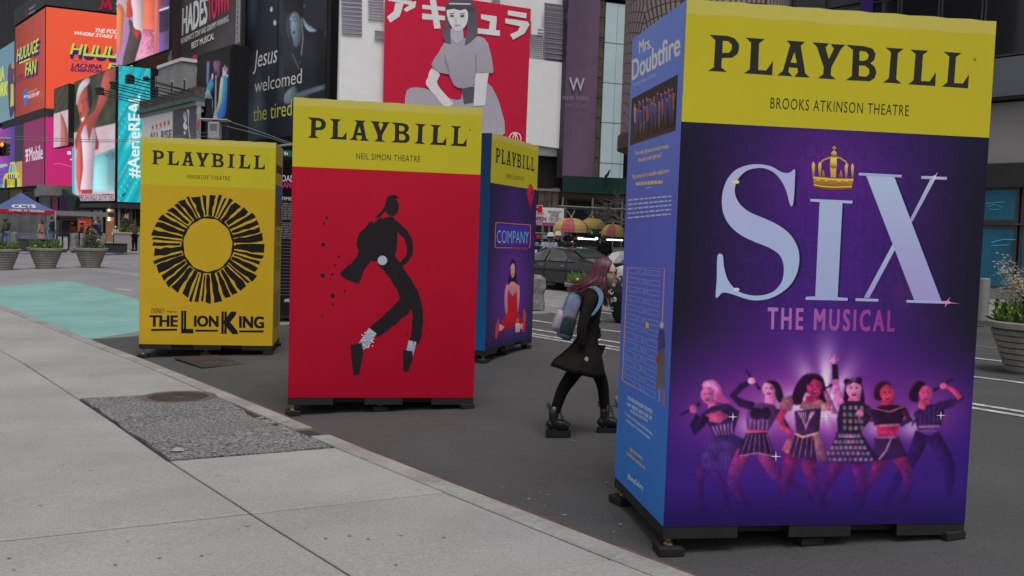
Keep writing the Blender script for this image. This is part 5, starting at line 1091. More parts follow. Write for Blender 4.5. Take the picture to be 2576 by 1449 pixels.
# ---- tall black and white photo billboard
f_ = onplane(835, 200, 58)
def jbg(a, b): return mixc((28, 30, 36), (92, 104, 116), max(0, .55*math.sin(a*7+b*3+1)*math.sin(b*6-a*4)+.25*math.sin(a*23)*math.cos(b*5))+.10)
rt, a, pn = board(f_, ((633, -100), (834, -140), (832, 330), (626, 360)), 'billboard', 'tall dark photo billboard with white and yellow words, behind the red box', jbg, nu=24, nv=24, edge=BLKWALL, proud=.3, th=1.6, mg=.5)
a.tf = (603.7, 0, .25); a0_ = a; a = photo(a, 150, 330, .45)
for x, y, r_ in ((320, 95, 13), (355, 230, 14), (380, 66, 9), (640, 60, 9)): a.disc((x, y), (r_, r_*2), (206, 216, 226))
a.poly([(400, -200), (640, -200), (640, 120), (700, 260), (840, 320), (900, 560), (915, 820), (880, 860), (560, 980), (460, 900), (430, 600), (440, 400), (380, 300), (370, 100)], (40, 41, 46), (34, 35, 40), 2); a.poly([(500, 140), (560, 120), (600, 160), (618, 260), (612, 400), (580, 470), (545, 470), (520, 400), (500, 330), (490, 220)], (128, 146, 158), (74, 86, 98), 3); a.poly([(490, 140), (530, 130), (500, 200), (515, 330), (545, 440), (500, 400), (465, 280)], (56, 62, 70), None, 2); a.poly([(530, 320), (552, 312), (556, 330), (535, 345)], (52, 48, 56)); a.line([(532, 208), (552, 214), (578, 200)], 6, (40, 42, 48)); a.line([(525, 180), (575, 168)], 7, (50, 54, 60)); a.poly([(505, 200), (520, 205), (512, 290), (528, 300), (506, 312)], (70, 80, 88)); a.poly([(500, 330), (540, 460), (560, 470), (540, 500), (500, 430)], (44, 48, 56)); a.poly([(470, -50), (600, -60), (640, 80), (620, 160), (560, 110), (480, 140), (440, 60)], (30, 30, 34), None, 3)
a.poly([(630, 170), (680, 240), (780, 310), (700, 320), (650, 260)], (120, 136, 148), None, 2); a.line([(620, 180), (636, 380), (618, 560)], 6, (190, 200, 206)); a.line([(525, 540), (600, 700), (600, 620)], 5, (170, 178, 186)); a.poly([(560, 935), (915, 825), (915, 875), (560, 990)], (96, 110, 120), (66, 76, 84)); a.poly([(450, 960), (500, 890), (560, 870), (570, 960), (500, 1040), (450, 1030)], (120, 134, 146), (80, 92, 104), 3)
a.poly([(390, -200), (372, 400), (374, 800), (384, 800), (400, -100)], (16, 16, 19)); a.build('portrait_print', pn); a = a0_
for s_, bl, br, tl, c_ in (('Jesus', (140, 690), (372, 625), (158, 512), (226, 230, 236)), ('welcomed', (150, 935), (625, 835), (154, 800), (226, 230, 236)), ('the tired', (138, 1225), (525, 1160), (142, 1075), (196, 192, 70))): a.text(s_, bl, br, tl, c_, .0)
a.build('slogan_lettering', pn)
# ---- white and red billboard on the island building
cb = AT(852, 200, 44)
br_, _, fA = tower('island_building', 'black island building carrying the red and white billboard', (cb.x, cb.y), -80, 9, 20, 19.5, -.6, 26, BLKWALL)
q3 = (1140.4, 0, .25); q2 = (603.7, 0, .25)
rt, a, pn = board(fA, ((857, -90), (1411, -10), (1400, 415), (853, 330)), 'billboard', 'white billboard with red square, katakana and a seated grey figure', fl((190, 186, 199)), nu=2, nv=2, edge=WHITE, mg=.05)
pn['label'] = 'white sheet of the katakana billboard'
a.tf = q2
def twr(a, x0, y0, x1, y1, sk_, rows, c0=(96, 94, 102), c1=(150, 148, 158)):
    if a.v: a.build('skyline_print', pn)
    a.poly([(x0, y0), (x1, y0+(x1-x0)*sk_), (x1, y1+(x1-x0)*sk_), (x0, y1)], c0, c1)
    for k in range(rows):
        y = y0+(y1-y0)*(k+.35)/rows; a.poly([(x0+4, y), (x1-4, y+(x1-x0)*sk_), (x1-4, y+(x1-x0)*sk_+(y1-y0)/rows*.42), (x0+4, y+(y1-y0)/rows*.42)], (60, 58, 66), (120, 118, 128))
twr(a, 1018, -200, 1228, 360, .08, 13, (120, 118, 126), (150, 148, 156)); twr(a, 1285, -150, 1440, 190, .1, 11, (120, 118, 126), (176, 172, 184)); twr(a, 1350, 310, 1440, 395, .12, 4)
a.tf = q3; twr(a, 380, -160, 460, 60, .1, 8); twr(a, 745, 220, 770, 590, .1, 10); twr(a, 760, 355, 880, 600, .1, 12, (110, 108, 116), (186, 182, 194)); twr(a, 825, 290, 890, 360, .08, 2, (170, 166, 176)); twr(a, 895, 40, 1085, 600, .12, 11, (84, 82, 90), (100, 98, 106)); a.poly([(740, 598), (1068, 640), (1050, 1500), (705, 1450)], (186, 182, 196)); a.build('skyline_print', pn)
RED = (160, 30, 54)
a.tf = q2; p_ = [(1445, -80), (1425, 1030), (1418, 1300)]; a.tf = None
a.poly([(964.9, -30), (1329.5, 26), (1316.8, 362), (958.5, 330)], RED, (152, 26, 50))
a.build('red_square', pn)
a.tf = q2; KW = (200, 196, 208)
for g in ([[(1470, 5), (1715, 25), (1712, 40), (1755, 25), (1745, 90), (1655, 135), (1630, 110), (1690, 65), (1470, 20)], [(1548, 45), (1630, 50), (1590, 180), (1495, 242), (1462, 185), (1530, 130)]], [[(1815, 62), (2075, 92), (2075, 128), (1815, 105)], [(1815, 150), (2080, 180), (2080, 220), (1815, 210)], [(1885, -20), (1945, -20), (2000, 300), (1935, 303)]]):
    for p_ in g: a.poly(p_, KW)
    a.build('katakana_character', pn)
a.tf = q3
for g in ([[(255, 158), (412, 180), (412, 225), (400, 345), (330, 340), (345, 230), (255, 205)], [(215, 298), (445, 322), (442, 376), (215, 350)]], [[(525, 120), (710, 148), (707, 200), (522, 168)], [(497, 200), (720, 232), (740, 262), (690, 350), (575, 415), (545, 360), (625, 325), (645, 280), (497, 248)]]):
    for p_ in g: a.poly(p_, KW)
    a.build('katakana_character', pn)
# plain grey seated figure
a.tf = q2; LG, MG, DG = (176, 172, 186), (134, 130, 138), (72, 68, 76)
a.poly([(1640, 1060), (1660, 920), (1740, 890), (1860, 905), (1960, 960), (2090, 1000), (2200, 1010), (2230, 880), (2360, 870), (2470, 850), (2540, 940), (2600, 1100), (2640, 1350), (2440, 1380), (1640, 1300)], MG, (140, 136, 146), 2); a.poly([(2205, 895), (2355, 880), (2340, 1040), (2230, 1060)], DG)
a.poly([(2030, 450), (2130, 400), (2260, 400), (2380, 380), (2470, 450), (2525, 720), (2480, 745), (2340, 750), (2345, 850), (2230, 900), (2130, 870), (2080, 760), (1960, 740), (1905, 660), (1980, 540)], (140, 136, 146), (126, 122, 132), 2); a.poly([(1905, 700), (1990, 760), (1960, 830), (1990, 900), (2080, 1000), (2120, 1060), (2030, 1080), (1950, 980), (1850, 860), (1870, 790)], LG, None, 2); a.poly([(2345, 750), (2478, 745), (2460, 860), (2440, 1070), (2325, 1075), (2335, 900)], LG)
a.poly([(2100, 300), (2220, 295), (2225, 400), (2160, 460), (2090, 400)], (150, 146, 160))
a.poly([(2048, 60), (2110, 5), (2230, -5), (2320, 35), (2360, 130), (2366, 370), (2290, 440), (2235, 470), (2262, 300), (2240, 120), (2090, 110), (2070, 200), (2090, 300), (2100, 455), (2040, 440), (2018, 380), (2040, 230)], (66, 62, 70), (84, 80, 90))
a.poly([(2070, 105), (2245, 108), (2268, 200), (2240, 285), (2165, 332), (2105, 285), (2066, 195)], (186, 182, 196), (170, 166, 180), 3); a.poly([(2052, 70), (2110, 10), (2230, 0), (2310, 40), (2330, 118), (2240, 108), (2190, 122), (2130, 106), (2064, 116)], (78, 74, 84), (60, 56, 64)); a.poly([(2080, 48), (2290, 52), (2300, 66), (2076, 62)], (170, 166, 178))
for x in (2108, 2212): a.disc((x, 178), (22, 9), (52, 48, 56), n=10); a.line([(x-26, 156), (x+24, 152)], 6, (60, 56, 64))
a.line([(2150, 190), (2140, 232), (2160, 236)], 4, (120, 116, 128)); a.line([(2130, 272), (2190, 270)], 7, (96, 90, 100)); a.line([(2345, 560), (2350, 740)], 5, (90, 86, 94)); a.line([(2030, 560), (2080, 740)], 5, (90, 86, 94)); a.line([(1960, 735), (1905, 662)], 5, (90, 86, 94))
a.build('seated_figure_print', pn)
a.tf = q3; ring = [(590+60*math.cos(t)*(1 if abs(math.cos(t)) < .8 else .97), 1400+58*math.sin(t)) for t in np.linspace(0, 6.283, 25)[:-1]]; a.line(ring, 9, (206, 196, 204), closed=True); a.line([(550, 1440), (582, 1350)], 9, (206, 196, 204)); a.line([(632, 1446), (598, 1352)], 9, (206, 196, 204)); a.line([(560, 1420), (622, 1424)], 7, (206, 196, 204)); a.poly([(584, 1345), (597, 1346), (596, 1420), (588, 1420)], (206, 196, 204)); a.build('car_maker_logo', pn)
rt, a, pn = board(fA, ((1412, -90), (1490, -80), (1478, 455), (1400, 445)), 'banner', 'dark purple hotel banner with a pale letter W', lambda a, b: mixc((88, 70, 88), (74, 62, 78), .5+.5*math.sin(a*4+b*3)), 'banner', nu=4, nv=8, edge=pmat('purple banner edge', (.06, .04, .06), .7), proud=.9, th=.7, mg=.01)
a.tf = q3
for x, y in ((1180, 480), (1310, 350), (1300, 640), (1270, 1190), (1150, 1310), (1170, 160)):
    for r_ in (58, 38, 18): a.line([(x+r_*math.cos(t)*.75, y+r_*math.sin(t)) for t in np.linspace(0, 6.283, 17)[:-1]], 3, (98, 78, 98), closed=True)
a.text('W', (1158, 915), (1312, 922), (1158, 782), (148, 140, 152), .01); a.text('NEW YORK', (1095, 1005), (1355, 1015), (1095, 965), (124, 112, 128), -.01, space=1.2); a.text('TIMES SQUARE', (1112, 1075), (1330, 1085), (1112, 1045), (104, 90, 108), -.01, space=1.2); a.build('hotel_lettering', pn)
BRICKM = pmat('tan brick pier', (.15, .115, .085), .85, .3, 7, stain=.3, sscale=1)
u0 = fA.uv(1481, 300)[0]; u1 = fA.uv(1500, 300)[0]
for k in range(22): part(fA, u0, 4.2+k*.5, u1, 4.2+k*.5+.485, -.1, .5+.02*(k % 2), BRICKM, br_, 'stone_course')
PALEG = pmat('pale blue back painted glass', (.68, .84, .90), .5, .05, 1, spec=.2)
ua = fA.uv(1503, 300)[0]; ub = fA.uv(1562, 300)[0]; zs = [fA.uv(1530, y)[1] for y in (480, 413, 312, 213, 113, 12)]
part(fA, ua-.05, zs[0]-.1, ub+.05, zs[-1]+.1, -.1, .42, BLACK, br_, 'glass_backing')
for k in range(5):
    for (x0, x1) in ((0, .5), (.5, .86), (.86, 1)): part(fA, ua+(ub-ua)*x0+.012, zs[k]+.02, ua+(ub-ua)*x1-.012, zs[k+1]-.02, .42, .50, PALEG, br_, 'glass_panel')
part(fA, fA.uv(1480, 5)[0], zs[-1]+.15, ub+3, zs[-1]+9, -.1, .6, DARK, br_, 'upper_wall')
# ---- round drum with fan pattern
dm = bpy.data.materials.new('fan patterned drum'); dm.use_nodes = True; t = dm.node_tree; b = t.nodes['Principled BSDF']; L = t.links.new
dc = AT(1768, 200, 31); dc.z = 0
geo = nd(t, 'ShaderNodeTexCoord'); sp_ = nd(t, 'ShaderNodeSeparateXYZ'); L(geo.outputs['Object'], sp_.inputs[0])
at = nd(t, 'ShaderNodeMath', operation='ARCTAN2'); L(sp_.outputs['Y'], at.inputs[0]); L(sp_.outputs['X'], at.inputs[1])
au = nd(t, 'ShaderNodeMath', operation='MULTIPLY'); L(at.outputs[0], au.inputs[0]); au.inputs[1].default_value = 2.45
du = nd(t, 'ShaderNodeMath', operation='PINGPONG'); L(au.outputs[0], du.inputs[0]); du.inputs[1].default_value = 1.25
zz = nd(t, 'ShaderNodeMath', operation='PINGPONG'); L(sp_.outputs['Z'], zz.inputs[0]); zz.inputs[1].default_value = 4.2
c3 = nd(t, 'ShaderNodeCombineXYZ'); L(du.outputs[0], c3.inputs[0]); L(zz.outputs[0], c3.inputs[1])
ln = nd(t, 'ShaderNodeVectorMath', operation='LENGTH'); L(c3.outputs[0], ln.inputs[0])
w1 = nd(t, 'ShaderNodeMath', operation='MULTIPLY'); L(ln.outputs['Value'], w1.inputs[0]); w1.inputs[1].default_value = 3.2
f1_ = nd(t, 'ShaderNodeMath', operation='FRACT'); L(w1.outputs[0], f1_.inputs[0])
r1 = nd(t, 'ShaderNodeMath', operation='LESS_THAN'); L(f1_.outputs[0], r1.inputs[0]); r1.inputs[1].default_value = .12
an = nd(t, 'ShaderNodeMath', operation='ARCTAN2'); L(du.outputs[0], an.inputs[0]); L(zz.outputs[0], an.inputs[1])
w2 = nd(t, 'ShaderNodeMath', operation='MULTIPLY'); L(an.outputs[0], w2.inputs[0]); w2.inputs[1].default_value = 26
f2_ = nd(t, 'ShaderNodeMath', operation='FRACT'); L(w2.outputs[0], f2_.inputs[0])
r2 = nd(t, 'ShaderNodeMath', operation='LESS_THAN'); L(f2_.outputs[0], r2.inputs[0]); r2.inputs[1].default_value = .35
mx = nd(t, 'ShaderNodeMath', operation='MAXIMUM'); L(r1.outputs[0], mx.inputs[0]); L(r2.outputs[0], mx.inputs[1])
mm = nd(t, 'ShaderNodeMix', data_type='RGBA'); L(mx.outputs[0], mm.inputs['Factor']); mm.inputs['A'].default_value = (.27, .22, .215, 1); mm.inputs['B'].default_value = (.055, .035, .035, 1)
L(mm.outputs['Result'], b.inputs['Base Color']); b.inputs['Roughness'].default_value = .5
zb = AT(1600, 355, 30).z
dr = empty('round_drum_sign', (dc.x, dc.y, zb), 'large round drum with brown fan pattern behind the purple box', 'drum sign')
MB().lathe([(2.45, 0), (2.6, .05), (2.6, 14), (2.4, 14.1)], (dc.x, dc.y, zb), 72).build('drum', dm, dr, smooth=False)
MB().lathe([(2.2, -.35), (2.68, -.2), (2.68, .25), (2.62, .3)], (dc.x, dc.y, zb), 64).build('bottom_ring', pmat('dark red brown trim', (.07, .04, .038), .5), dr)
MB().lathe([(.5, -zb-.3), (.5, -.3)], (dc.x+.6, dc.y+1.2, zb), 20).build('column', DARK, dr)
# ---- glass building on the right
g0 = G(2490, 752, lambda x, y: H(x, y)+.13); corner = g0.xy+V2((math.cos(R(-51)), math.sin(R(-51))))*14
rb, fG, _ = tower('glass_building', 'glass fronted building with blue windows behind the purple box on the right', (corner.x, corner.y), -51, 27, 39, 16, -.6, 24, BLKWALL)
def gz(x, y): return fG.uv(x, y)[1]
BLUEG = pmat('blue lit window film', (.022, .145, .235), .15, .25, .5, spec=.5, stain=.3, sscale=.35); MULL = pmat('bronze mullion', (.06, .055, .052), .4, .1, 5); PANEL = pmat('blue grey metal panel', (.14, .165, .185), .35, .08, 1, metal=.2); PALEST = pmat('pale stone fascia', (.28, .27, .265), .7, .08, 1.2)
uL, uR = -26.6, 0.
X0 = 2520; z = {k: gz(X0, y) for k, y in (('base', 752), ('sill', 727), ('t1', 567), ('t2', 560), ('w2', 472), ('band', 412), ('soff', 260), ('pan0', 246), ('pan1', 150), ('gl', -60))}
part(fG, uL, z['base']-.4, uR, z['sill'], -.1, .22, STONE, rb, 'plinth'); part(fG, uL, z['w2'], uR, z['band'], -.1, .25, pmat('charcoal fascia', (.03, .03, .03), .5, .1, 1), rb, 'lower_fascia'); part(fG, uL, z['band'], uR, z['soff'], -.1, .15, PALEST, rb, 'stone_fascia'); part(fG, uL, z['soff']+.05, uR, z['pan0']-.05, -.1, .5, BLACK, rb, 'black_band')  # a projecting plain black band runs between stone fascia and metal panels
wm = fG.uv(2562, 640)[0]; wl = fG.uv(2475, 640)[0]; bay = (wm-wl)*1.35
k = 0; u = wm
while u-bay > uL: u -= bay
while u < uR-.1:
    ue = min(u+bay, uR-.05)
    for v0, v1 in ((z['sill'], z['t1']), (z['t2'], z['w2'])): window(fG, u+.04, v0, ue-.04, v1, rb, BLUEG, .09, .12)
    part(fG, u+.02, z['pan0'], ue-.02, z['pan1'], -.1, .30, PANEL, rb, 'metal_panel')
    for kk in range(3):
        v0 = z['pan1']+.06+kk*2.6; window(fG, u+.03, v0, ue-.03, v0+2.55, rb, GLASS, .06, .25)
    u += bay
part(fG, uL, z['t1']+.01, uR, z['t2']-.01, -.1, .16, MULL, rb, 'transom')
PURP = pmat('violet fin', (.05, .02, .16), .4, .1, 2)
for x in (1905, 2200): u, v = fG.uv(x, 10); part(fG, u-.12, z['pan1'], u+.12, z['pan1']+9, .3, .75, PURP, rb, 'violet_fin')
ar = Art(fG, base=.16, step=.004); W3 = (90, 150, 186)
ar.line([(2492, 520), (2508, 514), (2530, 522), (2512, 528), (2496, 526)], 1.2, W3); ar.line([(2486, 512), (2534, 508)], 1.2, W3); ar.line([(2500, 610), (2530, 602), (2560, 603)], 2, W3); ar.line([(2500, 618), (2545, 616)], 1.4, W3); ar.build('window_decal', rb)
# far blocks that close the view behind the streets
FARB = pmat('far grey tower', (.10, .10, .11), .7, .15, .5)
for i, (x, Y, wd, hh) in enumerate(((-75, 150, 60, 45), (-12, 130, 34, 50), (40, 120, 50, 50))):
    o = empty('far_tower', (x, Y, -.6), ('grey tower far behind the corner building on the left', 'grey tower far behind the middle of the street', 'grey tower far behind the glass building on the right')[i], 'building'); MB().box((x, Y, hh/2-.6), (wd, 20, hh), .1).build('wall', FARB, o)
    for r_ in range(10):
        for c_ in range(8): MB().box((x-wd/2+wd*(c_+.5)/8, Y-10.05-(x-x), 4+r_*4), (wd/8*.6, .2, 2.4), .0).build('window', GLASS, o)
# ================================================================ far pavement and street furniture
FPAVE = pmat('far pavement', (.26, .26, .26), .85, .15, 4, stain=.2, sscale=.6)
k0 = G(60, 632); k1 = G(340, 641)
def HF(x, y): return H(x, y)+.14
ed = (k1.xy-k0.xy).normalized(); en = Vector((-ed.y, ed.x)); en = en if en.y > 0 else -en
def fpave(p0, p1, depth, n=30, m=12):
    d = (p1-p0); e = d.normalized(); nn = Vector((-e.y, e.x)); nn = nn if nn.y > 0 else -nn
    pts = [[p0+d*(i/n)+nn*(depth*j/m) for i in range(n+1)] for j in range(m+1)]
    vs = [(p.x, p.y, HF(p.x, p.y)) for r in pts for p in r]; N = n+1
    fs = [(j*N+i, j*N+i+1, (j+1)*N+i+1, (j+1)*N+i) for j in range(m) for i in range(n)]
    b = len(vs); vs += [(p.x, p.y, HF(p.x, p.y)-.2) for p in pts[0]]; fs += [(i, b+i, b+i+1, i+1) for i in range(n)]
    return tag(mobj('far_pavement', vs, fs, FPAVE), kind='structure')
fpave(k0.xy-ed*40, k1.xy+ed*16, 70)
# right pavement and the one behind the parked cars
RPAVE_K = [ST(18.1, t) for t in (-12, 33)]
def strip(name, s0, s1, t0, t1, mat, lift, n=40, m=6):
    pts = [[K0+DN*(s0+(s1-s0)*j/m)+DT*(t0+(t1-t0)*i/n) for i in range(n+1)] for j in range(m+1)]
    vs = [(p.x, p.y, H(p.x, p.y)+lift) for r in pts for p in r]; N = n+1
    fs = [(j*N+i, j*N+i+1, (j+1)*N+i+1, (j+1)*N+i) for j in range(m) for i in range(n)]
    b = len(vs); vs += [(p.x, p.y, H(p.x, p.y)-.1) for p in pts[0]]; fs += [(i, b+i, b+i+1, i+1) for i in range(n)]
    return tag(mobj(name, vs, fs, mat), kind='structure')
strip('right_pavement', 18.45, 33, -14, 14, FPAVE, .14); strip('kerb', 18.2, 18.45, -14, 14, pmat('brown stone kerb', (.17, .13, .115), .8, .2, 6), .142)
strip('island_pavement', 20.5, 60, 14, 48, FPAVE, .12)
# ---------------------------------------------------------------- planters
POT = pmat('tan ribbed planter', (.27, .265, .235), .75, .12, 9, stain=.18, sscale=3, bump=.2, bscale=60)
SOIL = pmat('soil', (.03, .022, .015), .95, .3, 20)
LEAFA = pmat('fresh green leaves', (.085, .17, .035), .55, .4, 9); LEAFB = pmat('yellow green leaves', (.20, .26, .05), .55, .35, 9); LEAFC = pmat('dark shrub leaves', (.05, .075, .03), .6, .4, 8); BLOOM = pmat('pale dry blooms', (.30, .27, .20), .8, .3, 9); PETAL = pmat('pale yellow petals', (.62, .60, .34), .6, .1, 9); YPET = pmat('yellow petals', (.65, .48, .03), .6, .1, 9); WOODM = pmat('bark', (.10, .085, .07), .9, .3, 14, bump=.4, bscale=40)
def pot_mesh(s=1.):
    pr = [(.30, 0), (.31, .02)]; n = 7
    for k in range(n):
        z = .03+k*.085; r_ = .315+k*.032; pr += [(r_, z), (r_+.016, z+.008), (r_+.026, z+.068), (r_+.004, z+.082)]
    pr += [(.565, .64), (.60, .645), (.61, .72), (.60, .735), (.55, .735), (.53, .66)]
    return [(a*s, b*s) for a, b in pr]
def leafbunch(rr, n, r, z0, z1, ln, wd, up, mb, seed_dir=None):
    for i in range(n):
        a = rr.uniform(0, 6.283); q = r*math.sqrt(rr.random()); x, y = q*math.cos(a), q*math.sin(a); z = rr.uniform(z0, z1)
        d = Vector((rr.uniform(-1, 1)*(1-up)+math.cos(a)*.3, rr.uniform(-1, 1)*(1-up)+math.sin(a)*.3, rr.uniform(.2, 1)*up+.15)).normalized(); l = ln*rr.uniform(.6, 1.2)
        sd = d.orthogonal().normalized(); sd.rotate(Matrix.Rotation(rr.uniform(0, 6.28), 3, d)); sd *= wd*rr.uniform(.7, 1.2)
        p = Vector((x, y, z)); m = p+d*l*.5+Vector((0, 0, l*.06)); e = p+d*l-Vector((0, 0, l*.12))
        mb.add([p, m+sd, e, m-sd], [(0, 1, 2, 3)])
    return mb
def planter(p, label, kind, seed, s=1., rz=0):
    rr = random.Random(seed); z = H(p.x, p.y) if kind != 'mid' else H(p.x, p.y)
    root = empty('street_planter', (p.x, p.y, z), label, 'planter', 'round street planters', rz)
    MB().lathe(pot_mesh(s), (0, 0, 0), 40).build('pot', POT, root, world=False); MB().lathe([(.54*s, .66*s), (.3*s, .69*s), (.02, .70*s)], (0, 0, 0), 20).build('soil', SOIL, root, world=False)
    pl = empty('plant', (p.x, p.y, z+.68*s), None)
    C.objects.unlink(pl); bpy.data.objects.remove(pl)
    if kind == 'shrub':
        sh = empty('evergreen_shrub', (p.x, p.y, z+.66*s), label.replace('round ribbed planter', 'feathery pale evergreen shrub growing in the planter') if 0 else 'feathery pale evergreen shrub in the planter nearest the yellow box', 'shrub')
        stem = MB()
        for i in range(9): a = rr.uniform(0, 6.28); e = (math.cos(a)*.28, math.sin(a)*.28, rr.uniform(.4, .85)); stem.tube([(0, 0, 0), (e[0]*.4, e[1]*.4, e[2]*.5), e], [.018, .012, .006], 5)
        stem.build('stem', WOODM, sh, world=False)
        m1 = MB(); m2 = MB()
        for i in range(1500):
            t = rr.random(); h_ = t*.95; rad = .40*(math.sin(math.pi*min(1, .25+t*.75))**.7)*(1-.3*t); a = rr.uniform(0, 6.28); q = rad*rr.uniform(.45, 1.05); lump = 1+.25*math.sin(a*3+h_*9)
            pp_ = Vector((q*math.cos(a)*lump+.06*math.sin(h_*5), q*math.sin(a)*lump, h_)); d = Vector((math.cos(a), math.sin(a), rr.uniform(-.6, .7))).normalized(); l = rr.uniform(.05, .11); sd = d.orthogonal().normalized()*.016
            (m2 if (q > rad*.8 and rr.random() < .62) else m1).add([pp_-d*l*.5, pp_+sd, pp_+d*l*.5-Vector((0, 0, .03)), pp_-sd], [(0, 1, 2, 3)])
        tag(m1.build('leaves', LEAFC, sh, world=False), kind='stuff'); tag(m2.build('blooms', BLOOM, sh, world=False), kind='stuff')
    g = MB(); leafbunch(rr, 260, .5*s, .68*s, .74*s, .13*s if kind == 'shrub' else .20*s, .018, .6, g); o = g.build('ground_cover_plants', LEAFA if kind != 'shrub' else LEAFB, root, world=False); tag(o, kind='stuff')
    if kind in ('bulbs', 'mid'):
        g = MB(); leafbunch(rr, 170, .45*s, .70*s, .78*s, .36*s, .012, 1.0, g); tag(g.build('blade_leaves', LEAFA, root, world=False), kind='stuff')
        g = MB()
        for i in range(14): a = rr.uniform(0, 6.28); q = .5*s*math.sqrt(rr.random()); g.ball((q*math.cos(a), q*math.sin(a), rr.uniform(.76, .86)*s), rr.uniform(.02, .04)*s, 6, 4)
        tag(g.build('flowers', PETAL, root, world=False), kind='stuff')
    if kind == 'right':
        g = MB(); leafbunch(rr, 500, .5*s, .72*s, .95*s, .12*s, .03, .7, g); tag(g.build('leafy_plants', LEAFA, root, world=False), kind='stuff'); g = MB()
        for i in range(40): a = rr.uniform(0, 6.28); q = .52*s*math.sqrt(rr.random()); g.ball((q*math.cos(a), q*math.sin(a), rr.uniform(.76, .95)*s), rr.uniform(.015, .03), 6, 4)
        tag(g.build('flowers', YPET, root, world=False), kind='stuff')
        sh = empty('feathery_shrub', (p.x, p.y, z+.66*s), 'tall pale feathery shrub in the planter at the right edge', 'shrub'); m1 = MB(); m2 = MB()
        for i in range(26):
            a = rr.uniform(0, 6.28); e = Vector((math.cos(a)*rr.uniform(.15, .5), math.sin(a)*rr.uniform(.15, .5), rr.uniform(.45, 1.0))); m1.tube([(0, 0, 0), e*.5+Vector((0, 0, .1)), e], [.012, .008, .003], 5)
            for k in range(70):
                t = rr.uniform(.5, 1.06); q = e*t+Vector((rr.uniform(-.07, .07), rr.uniform(-.07, .07), rr.uniform(-.06, .05))); d = Vector((rr.uniform(-1, 1), rr.uniform(-1, 1), rr.uniform(-.9, .3))).normalized(); sd = d.orthogonal().normalized()*.008
                m2.add([q, q+d*.03+sd, q+d*.07, q+d*.03-sd], [(0, 1, 2, 3)])
        m1.build('stem', WOODM, sh, world=False); tag(m2.build('feathery_blooms', BLOOM, sh, world=False), kind='stuff')
    return root
planter(G(5, 679), 'round ribbed planter with green bulbs cut by the left photo edge', 'bulbs', 1, 1.05)
planter(G(115, 675), 'round ribbed planter with green bulb leaves and small flowers, second from left', 'bulbs', 2, 1.05)
planter(G(228, 673), 'round ribbed planter holding the shrub, nearest the yellow box on the left', 'shrub', 3, 1.05)
planter(G(2590, 938), 'pale round ribbed planter with yellow flowers at the right photo edge', 'right', 4, .95)
planter(G(1474, 782), 'round planter with daffodil leaves standing before the parked grey car', 'mid', 5, .9)
# ---------------------------------------------------------------- stone block, ornate pot, bollards, benches
ROCK = pmat('rough grey stone', (.20, .195, .185), .9, .35, 14, bump=.8, bscale=18, stain=.3, sscale=4)
p = G(1350, 781); rr = random.Random(4); m_ = MB(); prof = []
m_.lathe([(.20, 0), (.24, .04), (.25, .2), (.22, .4), (.245, .55), (.23, .75), (.15, .83), (.02, .84)], (0, 0, 0), 14)
m_.v = [(x+rr.uniform(-.025, .025), y+rr.uniform(-.025, .025), z_+(rr.uniform(-.02, .02) if z_ > .02 else 0)) for x, y, z_ in m_.v]
o = m_.build('stone_post', ROCK, None, world=False); o.location = (p.x-.05, p.y, H(p.x, p.y)); tag(o, 'rough grey stone block standing on the road beside the indigo box', 'stone block')
p = G(1572, 812); rt = empty('ornate_pot', (p.x, p.y, H(p.x, p.y)), 'dark bulbous pot with pale scrollwork behind the blue side panel', 'ornate pot')
MB().lathe([(.16, 0), (.22, .03), (.30, .22), (.36, .45), (.38, .65), (.34, .82), (.24, .95), (.16, .98)], (0, 0, 0), 28).build('body', BLACK, rt, world=False)
m_ = MB()
for i in range(60):
    a = rr.uniform(0, 6.28); z_ = rr.uniform(.25, 1.0); r0 = .37*math.sin(min(1, .35+z_*.75)*math.pi*.62)+.03; tn = Vector((-math.sin(a), math.cos(a), 0)); c_ = Vector((math.cos(a)*r0, math.sin(a)*r0, z_)); rad = rr.uniform(.03, .07); s0 = rr.uniform(0, 6)
    m_.tube([c_+tn*(rad*(1-t*.12)*math.cos(s0+t*.8))+Vector((0, 0, rad*(1-t*.12)*math.sin(s0+t*.8))) for t in range(7)], [.016, .016, .015, .014, .012, .01, .006], 5)
tag(m_.build('scrollwork', pmat('pale silver scrollwork', (.42, .41, .39), .45, .3, 20, metal=.3), rt, world=False), kind='stuff')
BOLL = pmat('brushed steel bollard', (.36, .355, .345), .38, .1, 12, metal=.75)
p = G(2470, 806, lambda x, y: H(x, y)+.14); o = MB().lathe([(.13, 0), (.13, .92), (.125, .94), (.10, .945)], (0, 0, 0), 28).build('bollard', BOLL, None, world=False, smooth=False); o.location = (p.x, p.y, H(p.x, p.y)+.14); tag(o, 'brushed steel bollard by the kerb at the right behind the purple box', 'bollard', 'steel bollards')
for x, y, lab in ((36.7, 626, 'steel bollard in front of the blue tent on the far pavement'), (186.5, 630, 'ringed steel bollard behind the evergreen shrub on the far pavement')):
    p = G(x, y, HF); o = MB().lathe([(.30, 0), (.30, .05), (.26, .06), (.26, .9), (.28, .91), (.28, 1.0), (.24, 1.01), (.24, 1.08), (.1, 1.12)], (0, 0, 0), 20).build('bollard', BOLL, None, world=False); o.location = (p.x, p.y, HF(p.x, p.y)); o.scale = (.75, .75, .85); tag(o, lab, 'bollard', 'steel bollards')
GRAN = pmat('dark granite bench', (.045, .045, .05), .55, .15, 12)
